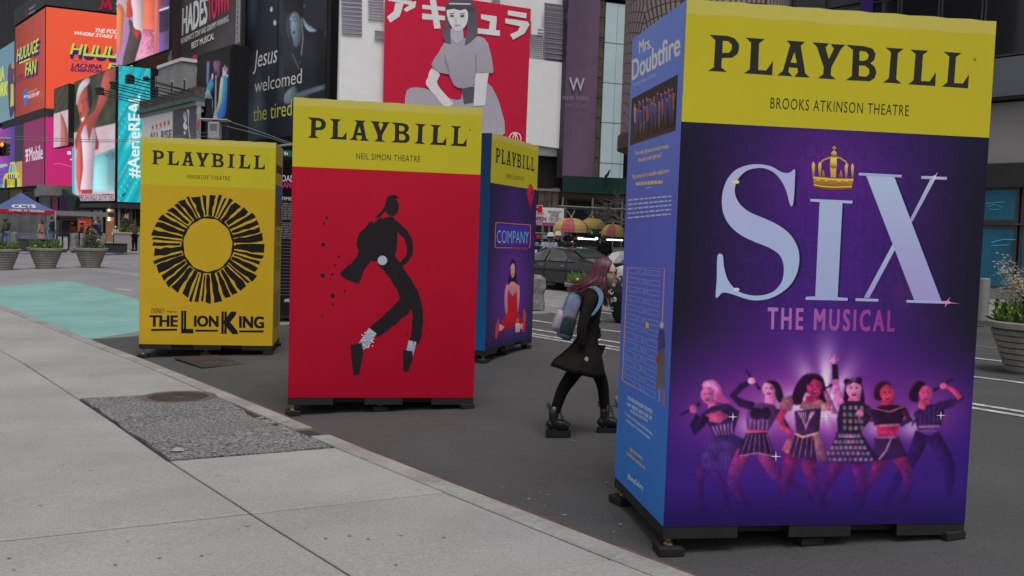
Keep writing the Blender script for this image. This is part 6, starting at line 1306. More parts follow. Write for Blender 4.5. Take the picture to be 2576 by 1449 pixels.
for x0, x1, y0, y1, lab in ((70, 150, 601, 633, 'long dark granite bench block in front of the blue tent'), (256, 320, 612, 635, 'low dark granite bench block right of the evergreen shrub')):
    a = G(x0, y1, HF); b = G(x1, y1, HF); L_ = (b-a).length; hh = (y1-y0)/F*a.y; c_ = (a+b)/2; ang = math.atan2(b.y-a.y, b.x-a.x)
    rt = empty('granite_bench', (c_.x, c_.y, HF(c_.x, c_.y)), lab, 'bench', None, ang); MB().box((0, .45, hh*.46), (L_, .9, hh*.92), 0, .03).build('block', GRAN, rt, world=False); MB().box((0, .45, hh*.955), (L_+.06, .96, hh*.08), 0, .02).build('seat_slab', DARK, rt, world=False)
for x, lab in ((157, 'black queue post left of two others by the low wall'), (172.5, 'black queue post between the others by the low wall'), (199, 'black queue post right behind the evergreen shrub')):
    p = G(x, 629, HF); rt = empty('queue_post', (p.x, p.y, HF(p.x, p.y)), lab, 'post', 'black queue posts'); MB().lathe([(.05, .03), (.05, 1.0), (.06, 1.0), (.06, 1.08)], (0, 0, 0), 10).build('pole', BLACK, rt, world=False); MB().lathe([(.3, 0), (.3, .03), (.06, .06)], (0, 0, 0), 16).build('base', BLACK, rt, world=False)
a = G(160, 622, HF); b = G(240, 622, HF); c_ = (a+b)/2; rt = empty('low_wall', (c_.x, c_.y, HF(c_.x, c_.y)), 'low grey wall panels behind the queue posts', 'wall')
for k in range(4): q = a+(b-a)*((k+.5)/4); MB().box((q.x, q.y+1.5, rt.location.z+.45), ((b-a).length/4-.04, .2, .9), 0, .02).build('panel', GREYBOX if 0 else FPAVE, rt)
p = G(296, 630, HF); rt = empty('trough_planter', (p.x, p.y+3, HF(p.x, p.y+3)), 'pale trough planter with shrubs right of the blue jacketed man', 'planter'); MB().box((0, 0, .5), (2.6, .9, 1.0), 0, .04).build('trough', pmat('pale trough', (.28, .27, .25), .7), rt, world=False); MB().box((0, 0, 1.02), (2.75, 1.0, .12), 0, .03).build('rim', pmat('pale trough', (.28, .27, .25), .7), rt, world=False)
g = MB(); rr = random.Random(8); leafbunch(rr, 400, .5, 1.02, 1.3, .22, .04, .8, g); g.v = [(x*2.2, y*.8, z_) for x, y, z_ in g.v]; tag(g.build('plants', LEAFB, rt, world=False), kind='stuff'); g = MB(); leafbunch(rr, 500, .42, 1.05, 1.85, .16, .04, .4, g); g.v = [(x-.6, y, z_) for x, y, z_ in g.v]; tag(g.build('bush', LEAFC, rt, world=False), kind='stuff')
rt = empty('kiosk_sign', G(213, 622, HF)+Vector((0, 8, 0)), 'orange red kiosk board behind the queue at the clothing store', 'sign'); p = rt.location
fK = Frame((p.x, p.y, 0), 5); q0 = fK.uv(195, 592); q1 = fK.uv(231, 550); part(fK, q0[0], q0[1], q1[0], q1[1], -.1, 0, pmat('orange red board', (.45, .05, .02), .5), rt, 'board'); part(fK, q0[0]-1.9, q1[1]+.15, q1[0]+1.2, q1[1]+.5, -1.2, .1, STONE, rt, 'canopy'); part(fK, q0[0]-.05, HF(p.x, p.y), q0[0]+.1, q1[1]+.15, -.3, -.12, STONE, rt, 'post'); part(fK, q1[0]+.3, HF(p.x, p.y), q1[0]+.45, q1[1]+.15, -.3, -.12, STONE, rt, 'post')
ar = Art(fK, base=.01, step=.002); ar.text('Broadway', (199, 559), (216, 560), (199, 556.5), (220, 190, 180), .02); ar.words(199, 563, 226, 564, 0, (0, 5, 10, 15), 2, (200, 90, 60), seed=3); ar.build('board_print', rt)
# ---------------------------------------------------------------- testing tent
BLUEC = pmat('blue canopy cloth', (.075, .11, .27), .7, .1, 3, bump=.1, bscale=3); REDC = pmat('red canopy valance', (.42, .015, .04), .7, .1, 3); PLAST = pmat('clear tent plastic', (.55, .55, .6), .12, .3, 1.5, spec=.6, alpha=.22); TBLC = pmat('blue violet table cloth', (.06, .06, .20), .7, .15, 3)
pr_ = G(139, 620, HF); pl_ = AT(-12, 622, pr_.y-1.9); eT = (pr_.xy-pl_.xy); LT = eT.length; angT = math.atan2(eT.y, eT.x); dpt = 3.8
tt = empty('testing_tent', (pl_.x, pl_.y, HF(pl_.x, pl_.y)), 'blue peaked tent with red valance and white lettering at the left edge', 'tent', None, angT)
zv0 = AT(138, 541, pr_.y).z-tt.location.z; zv1 = AT(138, 530, pr_.y).z-tt.location.z; zp = AT(49, 484, (pr_.y+pl_.y)/2+dpt/2).z-tt.location.z
cs = [(0, 0), (LT, 0), (LT, dpt), (0, dpt)]; apex = (LT*.47, dpt*.5, zp)
def roofside(a, b, n=6):
    vs = []; fs = []
    for i in range(n+1):
        t = i/n
        for j in range(n+1):
            s_ = j/n; x = (a[0]+(b[0]-a[0])*s_)*(1-t)+apex[0]*t; y = (a[1]+(b[1]-a[1])*s_)*(1-t)+apex[1]*t; vs.append((x, y, zv1+(zp-zv1)*t-.22*math.sin(math.pi*t)*(math.sin(math.pi*s_)*.5+.4)))
    for i in range(n):
        for j in range(n): q = i*(n+1)+j; fs.append((q, q+1, q+n+2, q+n+1))
    return vs, fs
for i in range(4):
    a, b = cs[i], cs[(i+1) % 4]; mobj('roof_panel', *roofside(a, b), BLUEC, tt, world=False)
    m_ = MB(); n = 8; top = [(a[0]+(b[0]-a[0])*k/n, a[1]+(b[1]-a[1])*k/n, zv1) for k in range(n+1)]; bot = [(x, y, zv0+.05*(k % 2)) for k, (x, y, _) in enumerate(top)]
    m_.add(top+bot, [(k, k+1, n+2+k, n+1+k) for k in range(n)]); m_.build('valance', REDC, tt, world=False); MB().tube([(a[0], a[1], 0), (a[0], a[1], zv1)], .04, 8).build('leg', TR, tt, world=False)
for (a, b) in ((cs[0], cs[1]), (cs[1], cs[2]), (cs[3], cs[0])):
    m_ = MB(); n = 16; m_.add([(a[0]+(b[0]-a[0])*k/n+(.04*math.sin(k*2.1) if a[1] != b[1] else 0), a[1]+(b[1]-a[1])*k/n+.05*math.sin(k*1.9), z_) for z_ in (.1, zv0) for k in range(n+1)], [(k, k+1, n+2+k, n+1+k) for k in range(n)]); m_.build('plastic_wall', PLAST, tt, world=False)
MB().add(*[[(cs[3][0], cs[3][1], .05), (cs[2][0], cs[2][1], .05), (cs[2][0], cs[2][1], zv0), (cs[3][0], cs[3][1], zv0)], [(0, 1, 2, 3)]]).build('back_wall', DARK, tt, world=False)
fT2 = Frame((pl_.x, pl_.y, 0), math.degrees(angT)); ar = Art(fT2, base=.03, step=.004, tf=(0, 462.9, .15284)); ar.text('COVID-19 TESTING', (148, 446), (728, 468), (150, 412), (220, 204, 210), .04); ar.build('valance_lettering', None)
o = C.objects[-1] if 0 else bpy.data.objects['valance_lettering']; mw = o.data; 
inv = Matrix.Rotation(-angT, 4, 'Z') @ Matrix.Translation(-tt.location); mw.transform(inv); o.parent = tt
tn = .28; fs_ = Frame((pl_.x, pl_.y, 0), math.degrees(angT)); ar = Art(fs_, base=.0, step=.003, tf=(0, 462.9, .15284)); ar.text('CCTS', (215, 388), (600, 388), (218, 338), (206, 214, 226), .07); ar.build('roof_lettering', None); o = bpy.data.objects['roof_lettering']; o.data.transform(inv); o.parent = tt
slope = (apex[1])/(zp-zv1)
for v in o.data.vertices:                       # lay the letters on the sloping cloth
    t = (v.co.z-zv1)/(zp-zv1); v.co.y = apex[1]*max(t, 0)*.0-.02+apex[1]*max(t+.09, 0)
    v.co.z += 0
tb = empty('tent_table', (pl_.x+LT*.42, pl_.y+1.6, tt.location.z), 'table with blue violet cloth inside the tent', 'table', None, angT); MB().box((0, 0, .78), (3.2, .8, .06), 0, .02).build('table_top', TBLC, tb, world=False); MB().box((0, 0, .40), (3.1, .7, .7), 0, .02).build('cloth', TBLC, tb, world=False)
# ---------------------------------------------------------------- signals, poles and wires
SIGY = pmat('signal housing', (.09, .075, .04), .6, .2, 8)
d0 = 30.; p = AT(6.5, 375, d0); p1 = AT(13, 338, d0)
ts = empty('traffic_signal', (p.x, p.y, p.z-.6), 'hanging traffic signal showing red at the left photo edge', 'traffic signal')
zt = AT(7, 370, d0).z; zb_ = AT(7, 402, d0).z; hh = zt-zb_
for k, (m_, rr_) in enumerate(((None, 0), (None, 0), (None, 0))):
    c_ = Vector((AT(12.5-.6*k, 376+k*12.5, d0).x, d0, zt-hh*(k+.5)/3+.13)); MB().box((c_.x, c_.y, c_.z), (.24, .22, hh/3-.01), 0, .03).build('housing', SIGY, ts)
    MB().lathe([(.085, 0), (.08, .02), (.02, .035)], (0, 0, 0), 20).build('lens', emat('red signal glow', (1, .12, .02), 5) if k == 0 else pmat('dark lens', (.02, .025, .02), .2), ts, world=False)
    o = [q for q in ts.children if q.name.startswith('lens')][-1]; o.rotation_euler = (R(90), 0, 0); o.location = Vector((c_.x, c_.y-.112, c_.z))-ts.location
    v_ = MB(); v_.lathe([(.098, 0), (.098, .14), (.09, .14), (.09, 0)], (0, 0, 0), 20); o2 = v_.build('visor', BLACK, ts, world=False); o2.rotation_euler = (R(90), 0, 0); o2.location = Vector((c_.x, c_.y-.11, c_.z))-ts.location
MB().tube([AT(14, 348, d0), AT(14, 368, d0)], .03, 8).build('hanger', STEEL, ts); MB().box(AT(15, 349, d0), (.34, .12, .08), 0, .02).build('clamp', GREYBOX, ts)
WIRE = pmat('grey cable', (.16, .16, .17), .5, .1, 5); wid = 0
def wire(pts, r, lab):
    o = MB().tube(cr([tuple(q) for q in pts], 6, False), r, 5).build('overhead_cable', WIRE); tag(o, lab, 'cable', 'overhead cables')
wire([AT(-60, 343, d0), AT(14, 349, d0), AT(250, 357, d0), AT(420, 349, d0), AT(541, 341, 29)], .012, 'lower overhead cable from the traffic signal to the utility box')
wire([AT(-60, 335, d0), AT(60, 344, d0), AT(250, 352, d0), AT(420, 345, d0), AT(541, 330, 29)], .010, 'upper overhead cable above the traffic signal')
wire([AT(566, 302, 29), AT(650, 330, 28), AT(720, 356, 27), AT(760, 366, 26)], .012, 'overhead cable sloping down right from the utility plate'); wire([AT(556, 314, 29), AT(650, 338, 28), AT(720, 360, 27), AT(760, 370, 26)], .012, 'second overhead cable sloping right below the first')
p = AT(541, 345, 29); zt = AT(541, 190, 29).z
up_ = empty('utility_pole', (p.x, p.y, H(p.x, p.y)), 'grey pole with flat plate and vented cabinet behind the yellow box', 'pole'); MB().tube([(p.x, p.y, H(p.x, p.y)), (p.x, p.y, AT(541, 300, 29).z), (p.x, p.y, AT(541, 278, 29).z), (p.x, p.y, zt)], [.09, .08, .03, .022], 12).build('shaft', GREYBOX, up_)
z1 = AT(541, 302, 29).z; MB().box((p.x+.0, p.y, z1), (.84, .5, .035), .05, .01).build('plate', TR, up_); z2 = AT(541, 330, 29).z; MB().box((p.x+.03, p.y-.12, z2), (.33, .28, .52), .0, .03).build('cabinet', GREYBOX, up_)
for k in range(6): MB().box((p.x+.03, p.y-.262, z2+.18-k*.035), (.2, .006, .012)).build('vent_slot', BLACK, up_)
p = AT(727, 384, 24); sg = empty('street_sign', (p.x, p.y, H(p.x, p.y)), 'green street name sign peeping between yellow and red boxes', 'sign'); MB().tube([(p.x+.5, p.y, H(p.x, p.y)), (p.x+.5, p.y, p.z+.4)], .04, 8).build('pole', GREYBOX, sg)
fS = Frame((p.x, p.y, 0), 4); q0 = fS.uv(712, 391); q1 = fS.uv(735, 379); part(fS, q0[0]-.45, q0[1]-.02, q1[0]+.2, q1[1], -.01, 0, pmat('street sign green', (.005, .10, .045), .4), sg, 'plate'); ar = Art(fS, base=.004, step=.001); ar.text('St', (715, 389.5), (725, 390), (715, 382), (200, 214, 204), .03); ar.build('sign_lettering', sg)
wire([AT(690, 372, 22), AT(712, 366, 22), AT(760, 362, 22)], .035, 'thick grey signal arm above the black box'); bpy.data.objects[-1] if 0 else None

# dark bird sculpture over the store corner
fE = Frame((AT(170, 500, 76).x, 76, 0), -20); m_ = MB(); pts = cr([fE.pt(*fE.uv(x, y), .0) for x, y in ((155, 478), (160, 476), (172, 486), (186, 494), (190, 506), (187, 522), (178, 531), (170, 524), (172, 512), (164, 500), (157, 490))], 3)
tag(m_.slab(pts, -fE.n*.5).build('bird_sculpture', pmat('dark teal bronze', (.012, .03, .03), .45, .3, 2)), 'dark winged bird sculpture jutting from the corner by the magenta screen', 'sculpture')
# ================================================================ cars
def car(name, label, loc, rz, paint):
    S = [(-2.40, .48, .70, .78, .66, .70, .52), (-2.30, .30, .88, .98, .80, .80, .62), (-1.80, .22, .96, 1.06, .88, .88, .70), (-1.50, .20, .97, 1.11, .90, .90, .68), (-.80, .18, .97, 1.41, .90, .91, .60), (-.1, .18, .96, 1.46, .90, .92, .60), (.45, .18, .95, 1.42, .90, .92, .60), (1.15, .18, .92, 1.03, .90, .90, .68), (1.6, .20, .88, .95, .89, .88, .66), (2.2, .26, .74, .80, .80, .78, .55), (2.42, .38, .60, .64, .60, .58, .40)]
    def sec(x):
        for a, b in zip(S, S[1:]):
            if a[0] <= x <= b[0]: t = (x-a[0])/(b[0]-a[0]); return [a[i]+(b[i]-a[i])*t for i in range(7)]
        return list(S[0] if x < 0 else S[-1])
    root = empty(name, loc, label, 'car', None, rz); vs = []; fs = []
    xs = sorted(set([s[0] for s in S]+[-2.05, -1.15, .8, 1.35, 1.9])); n = 0
    for x in xs:
        _, zl, zb, zt, wl, wb, wt = sec(x); h = [(wl*.85, zl), (wl, zl+.14), (max(wl, wb)+.02, (zl+zb)*.52), (wb, zb), (wt+.02, zt-.05), (wt*.75, zt)]
        ring = [(x, y, z) for y, z in h]+[(x, -y, z) for y, z in reversed(h)]; n = len(ring); vs += ring
    for i in range(len(xs)-1):
        for k in range(n): fs.append((i*n+k, i*n+(k+1) % n, (i+1)*n+(k+1) % n, (i+1)*n+k))
    fs += [tuple(range(n)), tuple(reversed(range((len(xs)-1)*n, len(xs)*n)))]
    bo = mobj('body', vs, fs, paint, root, world=False, smooth=True); md = bo.modifiers.new('s', 'SUBSURF'); md.levels = 1; md.render_levels = 2
    def side(x, t, sgn, pr=.012):
        _, zl, zb, zt, wl, wb, wt = sec(x); return (x, sgn*(wb+(wt+.02-wb)*t+pr), zb+(zt-.05-zb)*t)
    CG = pmat('car glass', (.05, .065, .06), .05, .6, 2.5, spec=.9); CH = pmat('chrome', (.6, .6, .6), .15, .05, 4, metal=1.); TY = pmat('tyre', (.015, .015, .015), .8, .2, 9)
    for sg_ in (1, -1):
        for poly in ([(.98, .02), (.62, .86), (.05, .92), (.05, .04)], [(-.03, .04), (-.03, .92), (-.62, .88), (-.98, .40), (-.98, .05)], [(-1.03, .06), (-1.03, .36), (-1.40, .12)]):
            m_ = MB(); pts = [side(x, t, sg_) for x, t in poly]; m_.add(pts, [tuple(range(len(pts)))]); m_.build('side_window', CG, root, world=False)
        trim = [side(x, t, sg_, .02) for x, t in ((1.05, .0), (.62, .94), (.0, 1.0), (-.66, .96), (-1.1, .40), (-1.50, .06), (-.6, -.01), (.3, -.01), (1.05, .0))]
        MB().tube(trim, .012, 6).build('window_trim', CH, root, world=False)
        for x in (.02, -1.0, 1.02):
            m_ = MB(); pts = [(x, sg_*(sec(x)[5]+.028), z) for z in (.28, .5, .72, .94)]; m_.tube(pts, .006, 4); m_.build('door_seam', BLACK, root, world=False)
        for x in (-.05+.25, -.85): MB().box((x-.05, sg_*.945, .84), (.20, .03, .035), 0, .012).build('door_handle', CH, root, world=False)
        MB().box((-2.26, sg_*.64, .86), (.16, .34, .15), sg_*-.5, .04).build('tail_lamp', emat('tail lamp red', (.35, .01, .015), .3), root, world=False); MB().box((2.2, sg_*.6, .68), (.22, .3, .12), sg_*-.5, .04).build('headlight', GREYBOX, root, world=False); MB().box((.85, sg_*1.0, .98), (.12, .18, .12), 0, .03).build('mirror', paint, root, world=False)
        for x in (1.42, -1.36):
            wo_ = MB(); y = sg_*.80; MB().lathe([(.40, -.11), (.40, .125), (.02, .125)], (0, 0, 0), 28).build('wheel_arch', BLACK, root, world=False); o = root.children[-1]; o.rotation_euler = (R(-90*sg_), 0, 0); o.location = (x, y, .36)
            MB().lathe([(.22, .10), (.325, .10), (.335, .125), (.335, .165), (.32, .18), (.23, .18)], (0, 0, 0), 32).build('tyre', TY, root, world=False); ty = root.children[-1]; ty.rotation_euler = (R(-90*sg_), 0, 0); ty.location = (x, y, .335)
            rm = MB().lathe([(.225, .12), (.225, .175), (.20, .18), (.19, .14), (.02, .13)], (0, 0, 0), 28)
            for k in range(10): a = k*.6283; rm.box((math.cos(a)*.12, math.sin(a)*.12, .168), (.17, .028, .02), a)
            rm.lathe([(.05, .15), (.05, .185), (.02, .19)], (0, 0, 0), 12); rm.build('rim', CH, ty, world=False)
    m_ = MB(); q = [(-1.46, -.58), (-1.46, .58), (-.86, .50), (-.86, -.50)]; m_.add([(x, y, sec(x)[3]+.012) for x, y in q], [(0, 1, 2, 3)]); m_.build('rear_window', CG, root, world=False); m_ = MB(); m_.add([(x, y, sec(x)[3]+.012) for x, y in [(1.1, -.58), (1.1, .58), (.52, .5), (.52, -.5)]], [(0, 1, 2, 3)]); m_.build('windscreen', CG, root, world=False)
    MB().box((-2.41, 0, .66), (.05, .34, .14)).build('number_plate', GREYBOX, root, world=False); MB().box((-2.34, 0, .42), (.16, 1.4, .16), 0, .05).build('rear_bumper', paint, root, world=False)
    return root
def carmat(name, rgb, metal):
    m = pmat(name, rgb, .20, .04, 2, metal=metal, spec=.6); m.node_tree.nodes['Principled BSDF'].inputs['Coat Weight'].default_value = .8; return m
CPG = carmat('dark grey car paint', (.030, .031, .033), .5); CPW = carmat('white car paint', (.62, .62, .62), 0.)
hd = math.atan2(DT.y, DT.x)
rw = G(1440, 736)                                            # rear near wheel
fwd = Vector((math.cos(hd), math.sin(hd))); lf = Vector((-math.sin(hd), math.cos(hd)))
cc = Vector((rw.x, rw.y))+fwd*1.36-lf*.9
car('parked_car', 'dark grey parked saloon car between the indigo box and the woman', (cc.x, cc.y, H(cc.x, cc.y)), hd, CPG)
fwh = G(1556, 742); cc = Vector((fwh.x, fwh.y))-fwd*1.42-lf*.9
wc = car('parked_car', 'white parked car with raised lid half hidden behind the purple box', (cc.x, cc.y, H(cc.x, cc.y)), hd, CPW)
m_ = MB(); z0 = AT(1540, 655, fwh.y).z; pts = [AT(1520, 655, fwh.y), AT(1540, 636, fwh.y), AT(1556, 632, fwh.y), AT(1557, 642, fwh.y), AT(1541, 662, fwh.y), AT(1524, 666, fwh.y)]
o = m_.slab(pts, (.3, .5, 0)).build('raised_lid', CPW, None); o.data.transform(Matrix.Rotation(-hd, 4, 'Z') @ Matrix.Translation(-wc.location)); o.parent = wc
# ================================================================ scaffold, banner, cart
GREENH = pmat('dark green hoarding', (.008, .042, .034), .6, .12, 2); SCAF = pmat('galvanised tube', (.26, .26, .25), .5, .15, 5, metal=.3); PLY = pmat('weathered plywood', (.17, .125, .095), .85, .3, 3, stain=.4, sscale=1.5)
s7 = (1328.2, 375.6, .13889)
def t7(x, y): return (s7[0]+x*s7[2], s7[1]+y*s7[2])
fH = Frame((AT(1490, 480, 40).x, 40, 0), 12)
hs = empty('sidewalk_shed', fH.pt(0, H(AT(1490, 480, 40).x, 40)), 'scaffold shed with dark green hoarding above the food cart', 'scaffold')
q = [fH.uv(*t7(x, y)) for x, y in ((635, 460), (1790, 540), (640, 775))]; u0, u1, v1, v0 = q[0][0], q[1][0]+1.5, (q[0][1]+q[1][1])/2, q[2][1]
n = 6
for k in range(n): part(fH, u0+(u1-u0)*k/n+.004, v0, u0+(u1-u0)*(k+1)/n-.004, v1+.0, -.06, .01*(k % 2), GREENH, hs, 'hoarding_panel')
part(fH, u0, v0-.25, u1, v0-.01, -2.4, -.02, pmat('dark deck timber', (.03, .022, .018), .9), hs, 'deck')
gz_ = hs.location.z
def pole(u, d, z1, r=.045): MB().tube([fH.pt(u, gz_, d), fH.pt(u, z1, d)], r, 8).build('pole', SCAF, hs)
us = [fH.uv(*t7(x, 900))[0] for x in (640, 945, 1182, 1715)]
for i, u in enumerate(us): pole(u, -.05 if i != 1 else -2.2, v0-.2)
pole(us[0], -2.2, v0-.2); pole(us[3], -2.2, v0-.2)
zl_ = fH.uv(*t7(1000, 1045))[1]
for d in (-.05, -2.2): MB().tube([fH.pt(us[0]-.2, zl_, d+.06), fH.pt(us[3]+.6, zl_-.03, d+.06)], .035, 8).build('ledger', SCAF, hs)
zm_ = gz_+1.9; MB().tube([fH.pt(us[0]-2.5, zm_, .02), fH.pt(us[2], zm_-.03, .02)], .03, 8).build('ledger', SCAF, hs)
for (a, za, b, zb_) in ((us[0], zl_, us[2]*.62+us[0]*.38, gz_+2.1), (us[2], zl_-.2, us[0]*.45+us[2]*.55, gz_+2.1), (us[0]-.02, zm_, us[2]*.3+us[0]*.7, gz_+.9), (us[0], zm_-.1, us[0]+.5, gz_+2.9)): MB().tube([fH.pt(a, za, .08), fH.pt(b, zb_, .08)], .028, 8).build('brace', SCAF, hs)
ply = empty('plywood_screen', fH.pt(u0-1.2, gz_, -.3), 'brown weathered plywood panels left of the green hoarding', 'panel')
for x0, x1, y0, y1 in ((218, 328, 730, 1035), (332, 462, 725, 1040), (470, 592, 700, 1045)): a = fH.uv(*t7(x0, y1)); b = fH.uv(*t7(x1, y0)); part(fH, a[0], a[1], b[0]-.01, b[1], -.35, -.28, PLY, ply, 'board')
a = fH.uv(*t7(170, 700)); b = fH.uv(*t7(610, 690)); part(fH, a[0], a[1]-.1, b[0], a[1], -.4, -.2, SCAF, ply, 'top_rail'); part(fH, a[0]+.35, gz_, a[0]+.42, a[1]-.1, -.45, -.36, SCAF, ply, 'post'); part(fH, b[0]-.2, gz_, b[0]-.13, a[1]-.1, -.45, -.36, SCAF, ply, 'post')
fl_ = empty('hoarding_lamp', fH.pt(*fH.uv(*t7(1400, 510)), .1), 'curved black lamp arm rising above the green hoarding', 'lamp'); MB().tube([fH.pt(*fH.uv(*t7(1385, 510)), .1), fH.pt(*fH.uv(*t7(1430, 450)), .15), fH.pt(*fH.uv(*t7(1450, 390)), .2)], [.07, .05, .03], 8).build('arm', BLACK, fl_); MB().ball(fH.pt(*fH.uv(*t7(1465, 368)), .2), .06, 8, 6).build('lamp_head', WHITE, fl_)
fB = Frame((AT(1390, 540, 38.8).x, 38.8, 0), 8)
rt, a, pn = board(fB, (t7(60, 1050), t7(640, 1078), t7(640, 1340), t7(60, 1330)), 'shop_banner', 'white breakfast banner with magenta strip left of the food cart', fl((190, 182, 192)), 'banner', th=.05, edge=WHITE, mg=.02)
a.tf = s7; a.poly([(60, 1320), (640, 1332), (640, 1342), (500, 1385), (60, 1376)], (150, 60, 104)); pu = (104, 72, 110)
for s_, x0, x1, y in (('BREAKFAST', 358, 603, 1142), ('LUNCH', 412, 552, 1180), ('DINNER', 400, 556, 1218), ('OPEN DAILY', 360, 592, 1268), ('AT 7AM', 404, 552, 1304)): a.text(s_, (x0, y), (x1, y+8), (x0, y-30), pu, .02)
a.text('OPEN', (70, 1290), (320, 1298), (70, 1218), (130, 50, 90), .05); a.text('US', (160, 1186), (272, 1188), (160, 1095), (176, 110, 110), .05)
for x in (160, 195, 230): a.disc((x, 1352), 14, (206, 196, 206), n=10)
a.build('banner_print', pn); part(fB, fB.uv(*t7(60, 1330))[0], gz_, fB.uv(*t7(60, 1330))[0]+.06, fB.uv(*t7(60, 1330))[1], -.1, 0, SCAF, rt, 'post'); part(fB, fB.uv(*t7(640, 1330))[0], gz_, fB.uv(*t7(640, 1330))[0]+.06, fB.uv(*t7(640, 1330))[1], -.1, 0, SCAF, rt, 'post')
rt, a, pn = board(fB, (t7(100, 1022), t7(228, 1022), t7(222, 1152), t7(100, 1148)), 'red_sign', 'small red sign in front of the breakfast banner', fl((160, 14, 38)), 'sign', th=.06, proud=.4, mg=.02, edge=WHITE); a.tf = s7; a.text('TIX', (148, 1058), (188, 1058), (148, 1040), (206, 180, 186), .03); a.d += 0; a.poly([(145, 1122), (170, 1120), (168, 1138), (146, 1140)], (206, 180, 186)); 
a.v = a.v; a.build('sign_print', pn)
# food cart with umbrellas
s6 = (1328.2, 509.8, .17595)
def t6(x, y): return (s6[0]+x*s6[2], s6[1]+y*s6[2])
fC = Frame((AT(1500, 600, 35).x, 35, 0), 3); gC = H(fC.o.x, 35)+.12
ct = empty('food_cart', fC.pt(0, gC, -.6), 'steel food cart with lit counter and picture menu band', 'food cart'); STL = pmat('cart steel', (.30, .30, .30), .3, .2, 4, metal=.8)
def cu(x, y): return fC.uv(*t6(x, y))
uA_, uB_ = cu(640, 500)[0], cu(1300, 500)[0]+.3
part(fC, uA_, gC+.35, uB_, cu(900, 640)[1], -1.3, 0, STL, ct, 'cabinet'); part(fC, uA_-.1, cu(900, 640)[1], uB_+.1, cu(900, 632)[1], -1.4, .12, STL, ct, 'counter'); part(fC, uA_-.15, cu(900, 462)[1], uB_+.2, cu(900, 372)[1], -1.5, .25, DARK, ct, 'menu_band'); part(fC, uA_, cu(900, 500)[1], uB_, cu(900, 462)[1], -1.45, .0, BLACK, ct, 'canopy_underside'); part(fC, uA_, cu(900, 632)[1]+.01, uB_, cu(900, 500)[1], -1.42, -1.36, DARK, ct, 'back_wall')
for u in (uA_, uB_-.05, (uA_+uB_)/2): part(fC, u, cu(900, 632)[1], u+.05, cu(900, 462)[1], -.05, 0, STL, ct, 'post')
for i in range(3): u = uA_+.5+i*1.0; MB().tube([fC.pt(u-.38, cu(900, 520)[1], -.1), fC.pt(u+.38, cu(900, 522)[1], -.1)], .022, 8).build('light_tube', emat('fluorescent tube', (1, 1, .96), 4.5), ct)
for x in (725, 770, 620, 980): MB().ball(fC.pt(*cu(x, 512 if x > 640 else 545), .05), .045, 8, 6).build('bulb', emat('fluorescent tube', (1, 1, .96), 4.5), ct)
for u in (uA_+.5, uB_-.6): MB().lathe([(.26, -.05), (.28, 0), (.26, .05)], (0, 0, 0), 18).build('wheel', BLACK, ct, world=False); o = ct.children[-1]; o.rotation_euler = (R(90), 0, 0); o.location = fC.pt(u, gC+.27, -.2)-ct.location
ar = Art(fC, base=.27, step=.003, tf=s6); rr = random.Random(3)
for k in range(7):
    x = 645+k*28; ar.poly([(x, 392), (x+8, 388), (x+10, 430), (x+2, 436)], (190, 60+rr.randint(0, 50), 40)); ar.poly([(x+8, 400), (x+20, 396), (x+18, 428), (x+9, 430)], (196, 170, 130))
for x in (880, 1040, 1200):
    for k in range(9): ar.disc((x+rr.uniform(-32, 40), 418+rr.uniform(-22, 26)), (rr.uniform(6, 14), rr.uniform(8, 16)), rr.choice(((60, 120, 60), (190, 66, 44), (200, 170, 90), (180, 176, 160), (90, 140, 70))), n=7)
ar.build('menu_pictures', ct)
part(fC, cu(630, 515)[0], cu(630, 515)[1], cu(700, 515)[0], cu(700, 470)[1], .02, .06, pmat('orange menu card', (.32, .12, .04), .5), ct, 'menu_card')
def umbrella(x0, x1, yt, yb, d, label, colA, colB, ph, alt=2):
    c_ = AT((x0+x1)/2, yb, d); r_ = (x1-x0)/2/F*d; top = AT((x0+x1)/2, yt, d).z; g_ = H(c_.x, c_.y)+.12
    root = empty('umbrella', (c_.x, c_.y, g_), label, 'umbrella', 'striped vendor umbrellas'); n = 8
    for k in range(n):
        vs = []; fs = []
        for j in range(5):
            t = j/4; rad = r_*math.sin(t*math.pi/2)**.9; z = top-(top-c_.z)*(1-math.cos(t*math.pi/2))**.9
            for i in range(4):
                a = ph+(k+i/3)*6.2832/n; sag = 1-.05*math.sin(math.pi*i/3)*t; vs.append((c_.x+rad*sag*math.cos(a), c_.y+rad*sag*math.sin(a), z))
        for i in range(4): a = ph+(k+i/3)*6.2832/n; vs.append((c_.x+r_*math.cos(a)*(1-.05*math.sin(math.pi*i/3)), c_.y+r_*math.sin(a)*(1-.05*math.sin(math.pi*i/3)), c_.z-.14))
        for j in range(5):
            for i in range(3): fs.append((j*4+i, j*4+i+1, (j+1)*4+i+1, (j+1)*4+i))
        mobj('canopy_panel', vs, fs, colA if k % alt == 0 else colB, root)
    MB().tube([(c_.x, c_.y, g_), (c_.x, c_.y, top+.04)], .02, 8).build('pole', STEEL, root); MB().ball((c_.x, c_.y, top+.03), .035, 8, 6).build('finial', YPET, root)
    return root
UR = pmat('red umbrella cloth', (.42, .10, .11), .7, .1, 3); UY = pmat('mustard umbrella cloth', (.48, .36, .12), .7, .1, 3)
umbrella(1391, 1482, 547.5, 575, 34.4, 'red and yellow striped umbrella at the left end of the food cart', UR, UY, -2.2); umbrella(1458, 1524, 547.5, 568, 37.2, 'faded mustard umbrella behind the middle of the food cart', UY, UY, .3); umbrella(1512, 1572, 563, 586, 34.6, 'red umbrella with a yellow stripe at the right of the food cart', UR, UY, .9, 4)
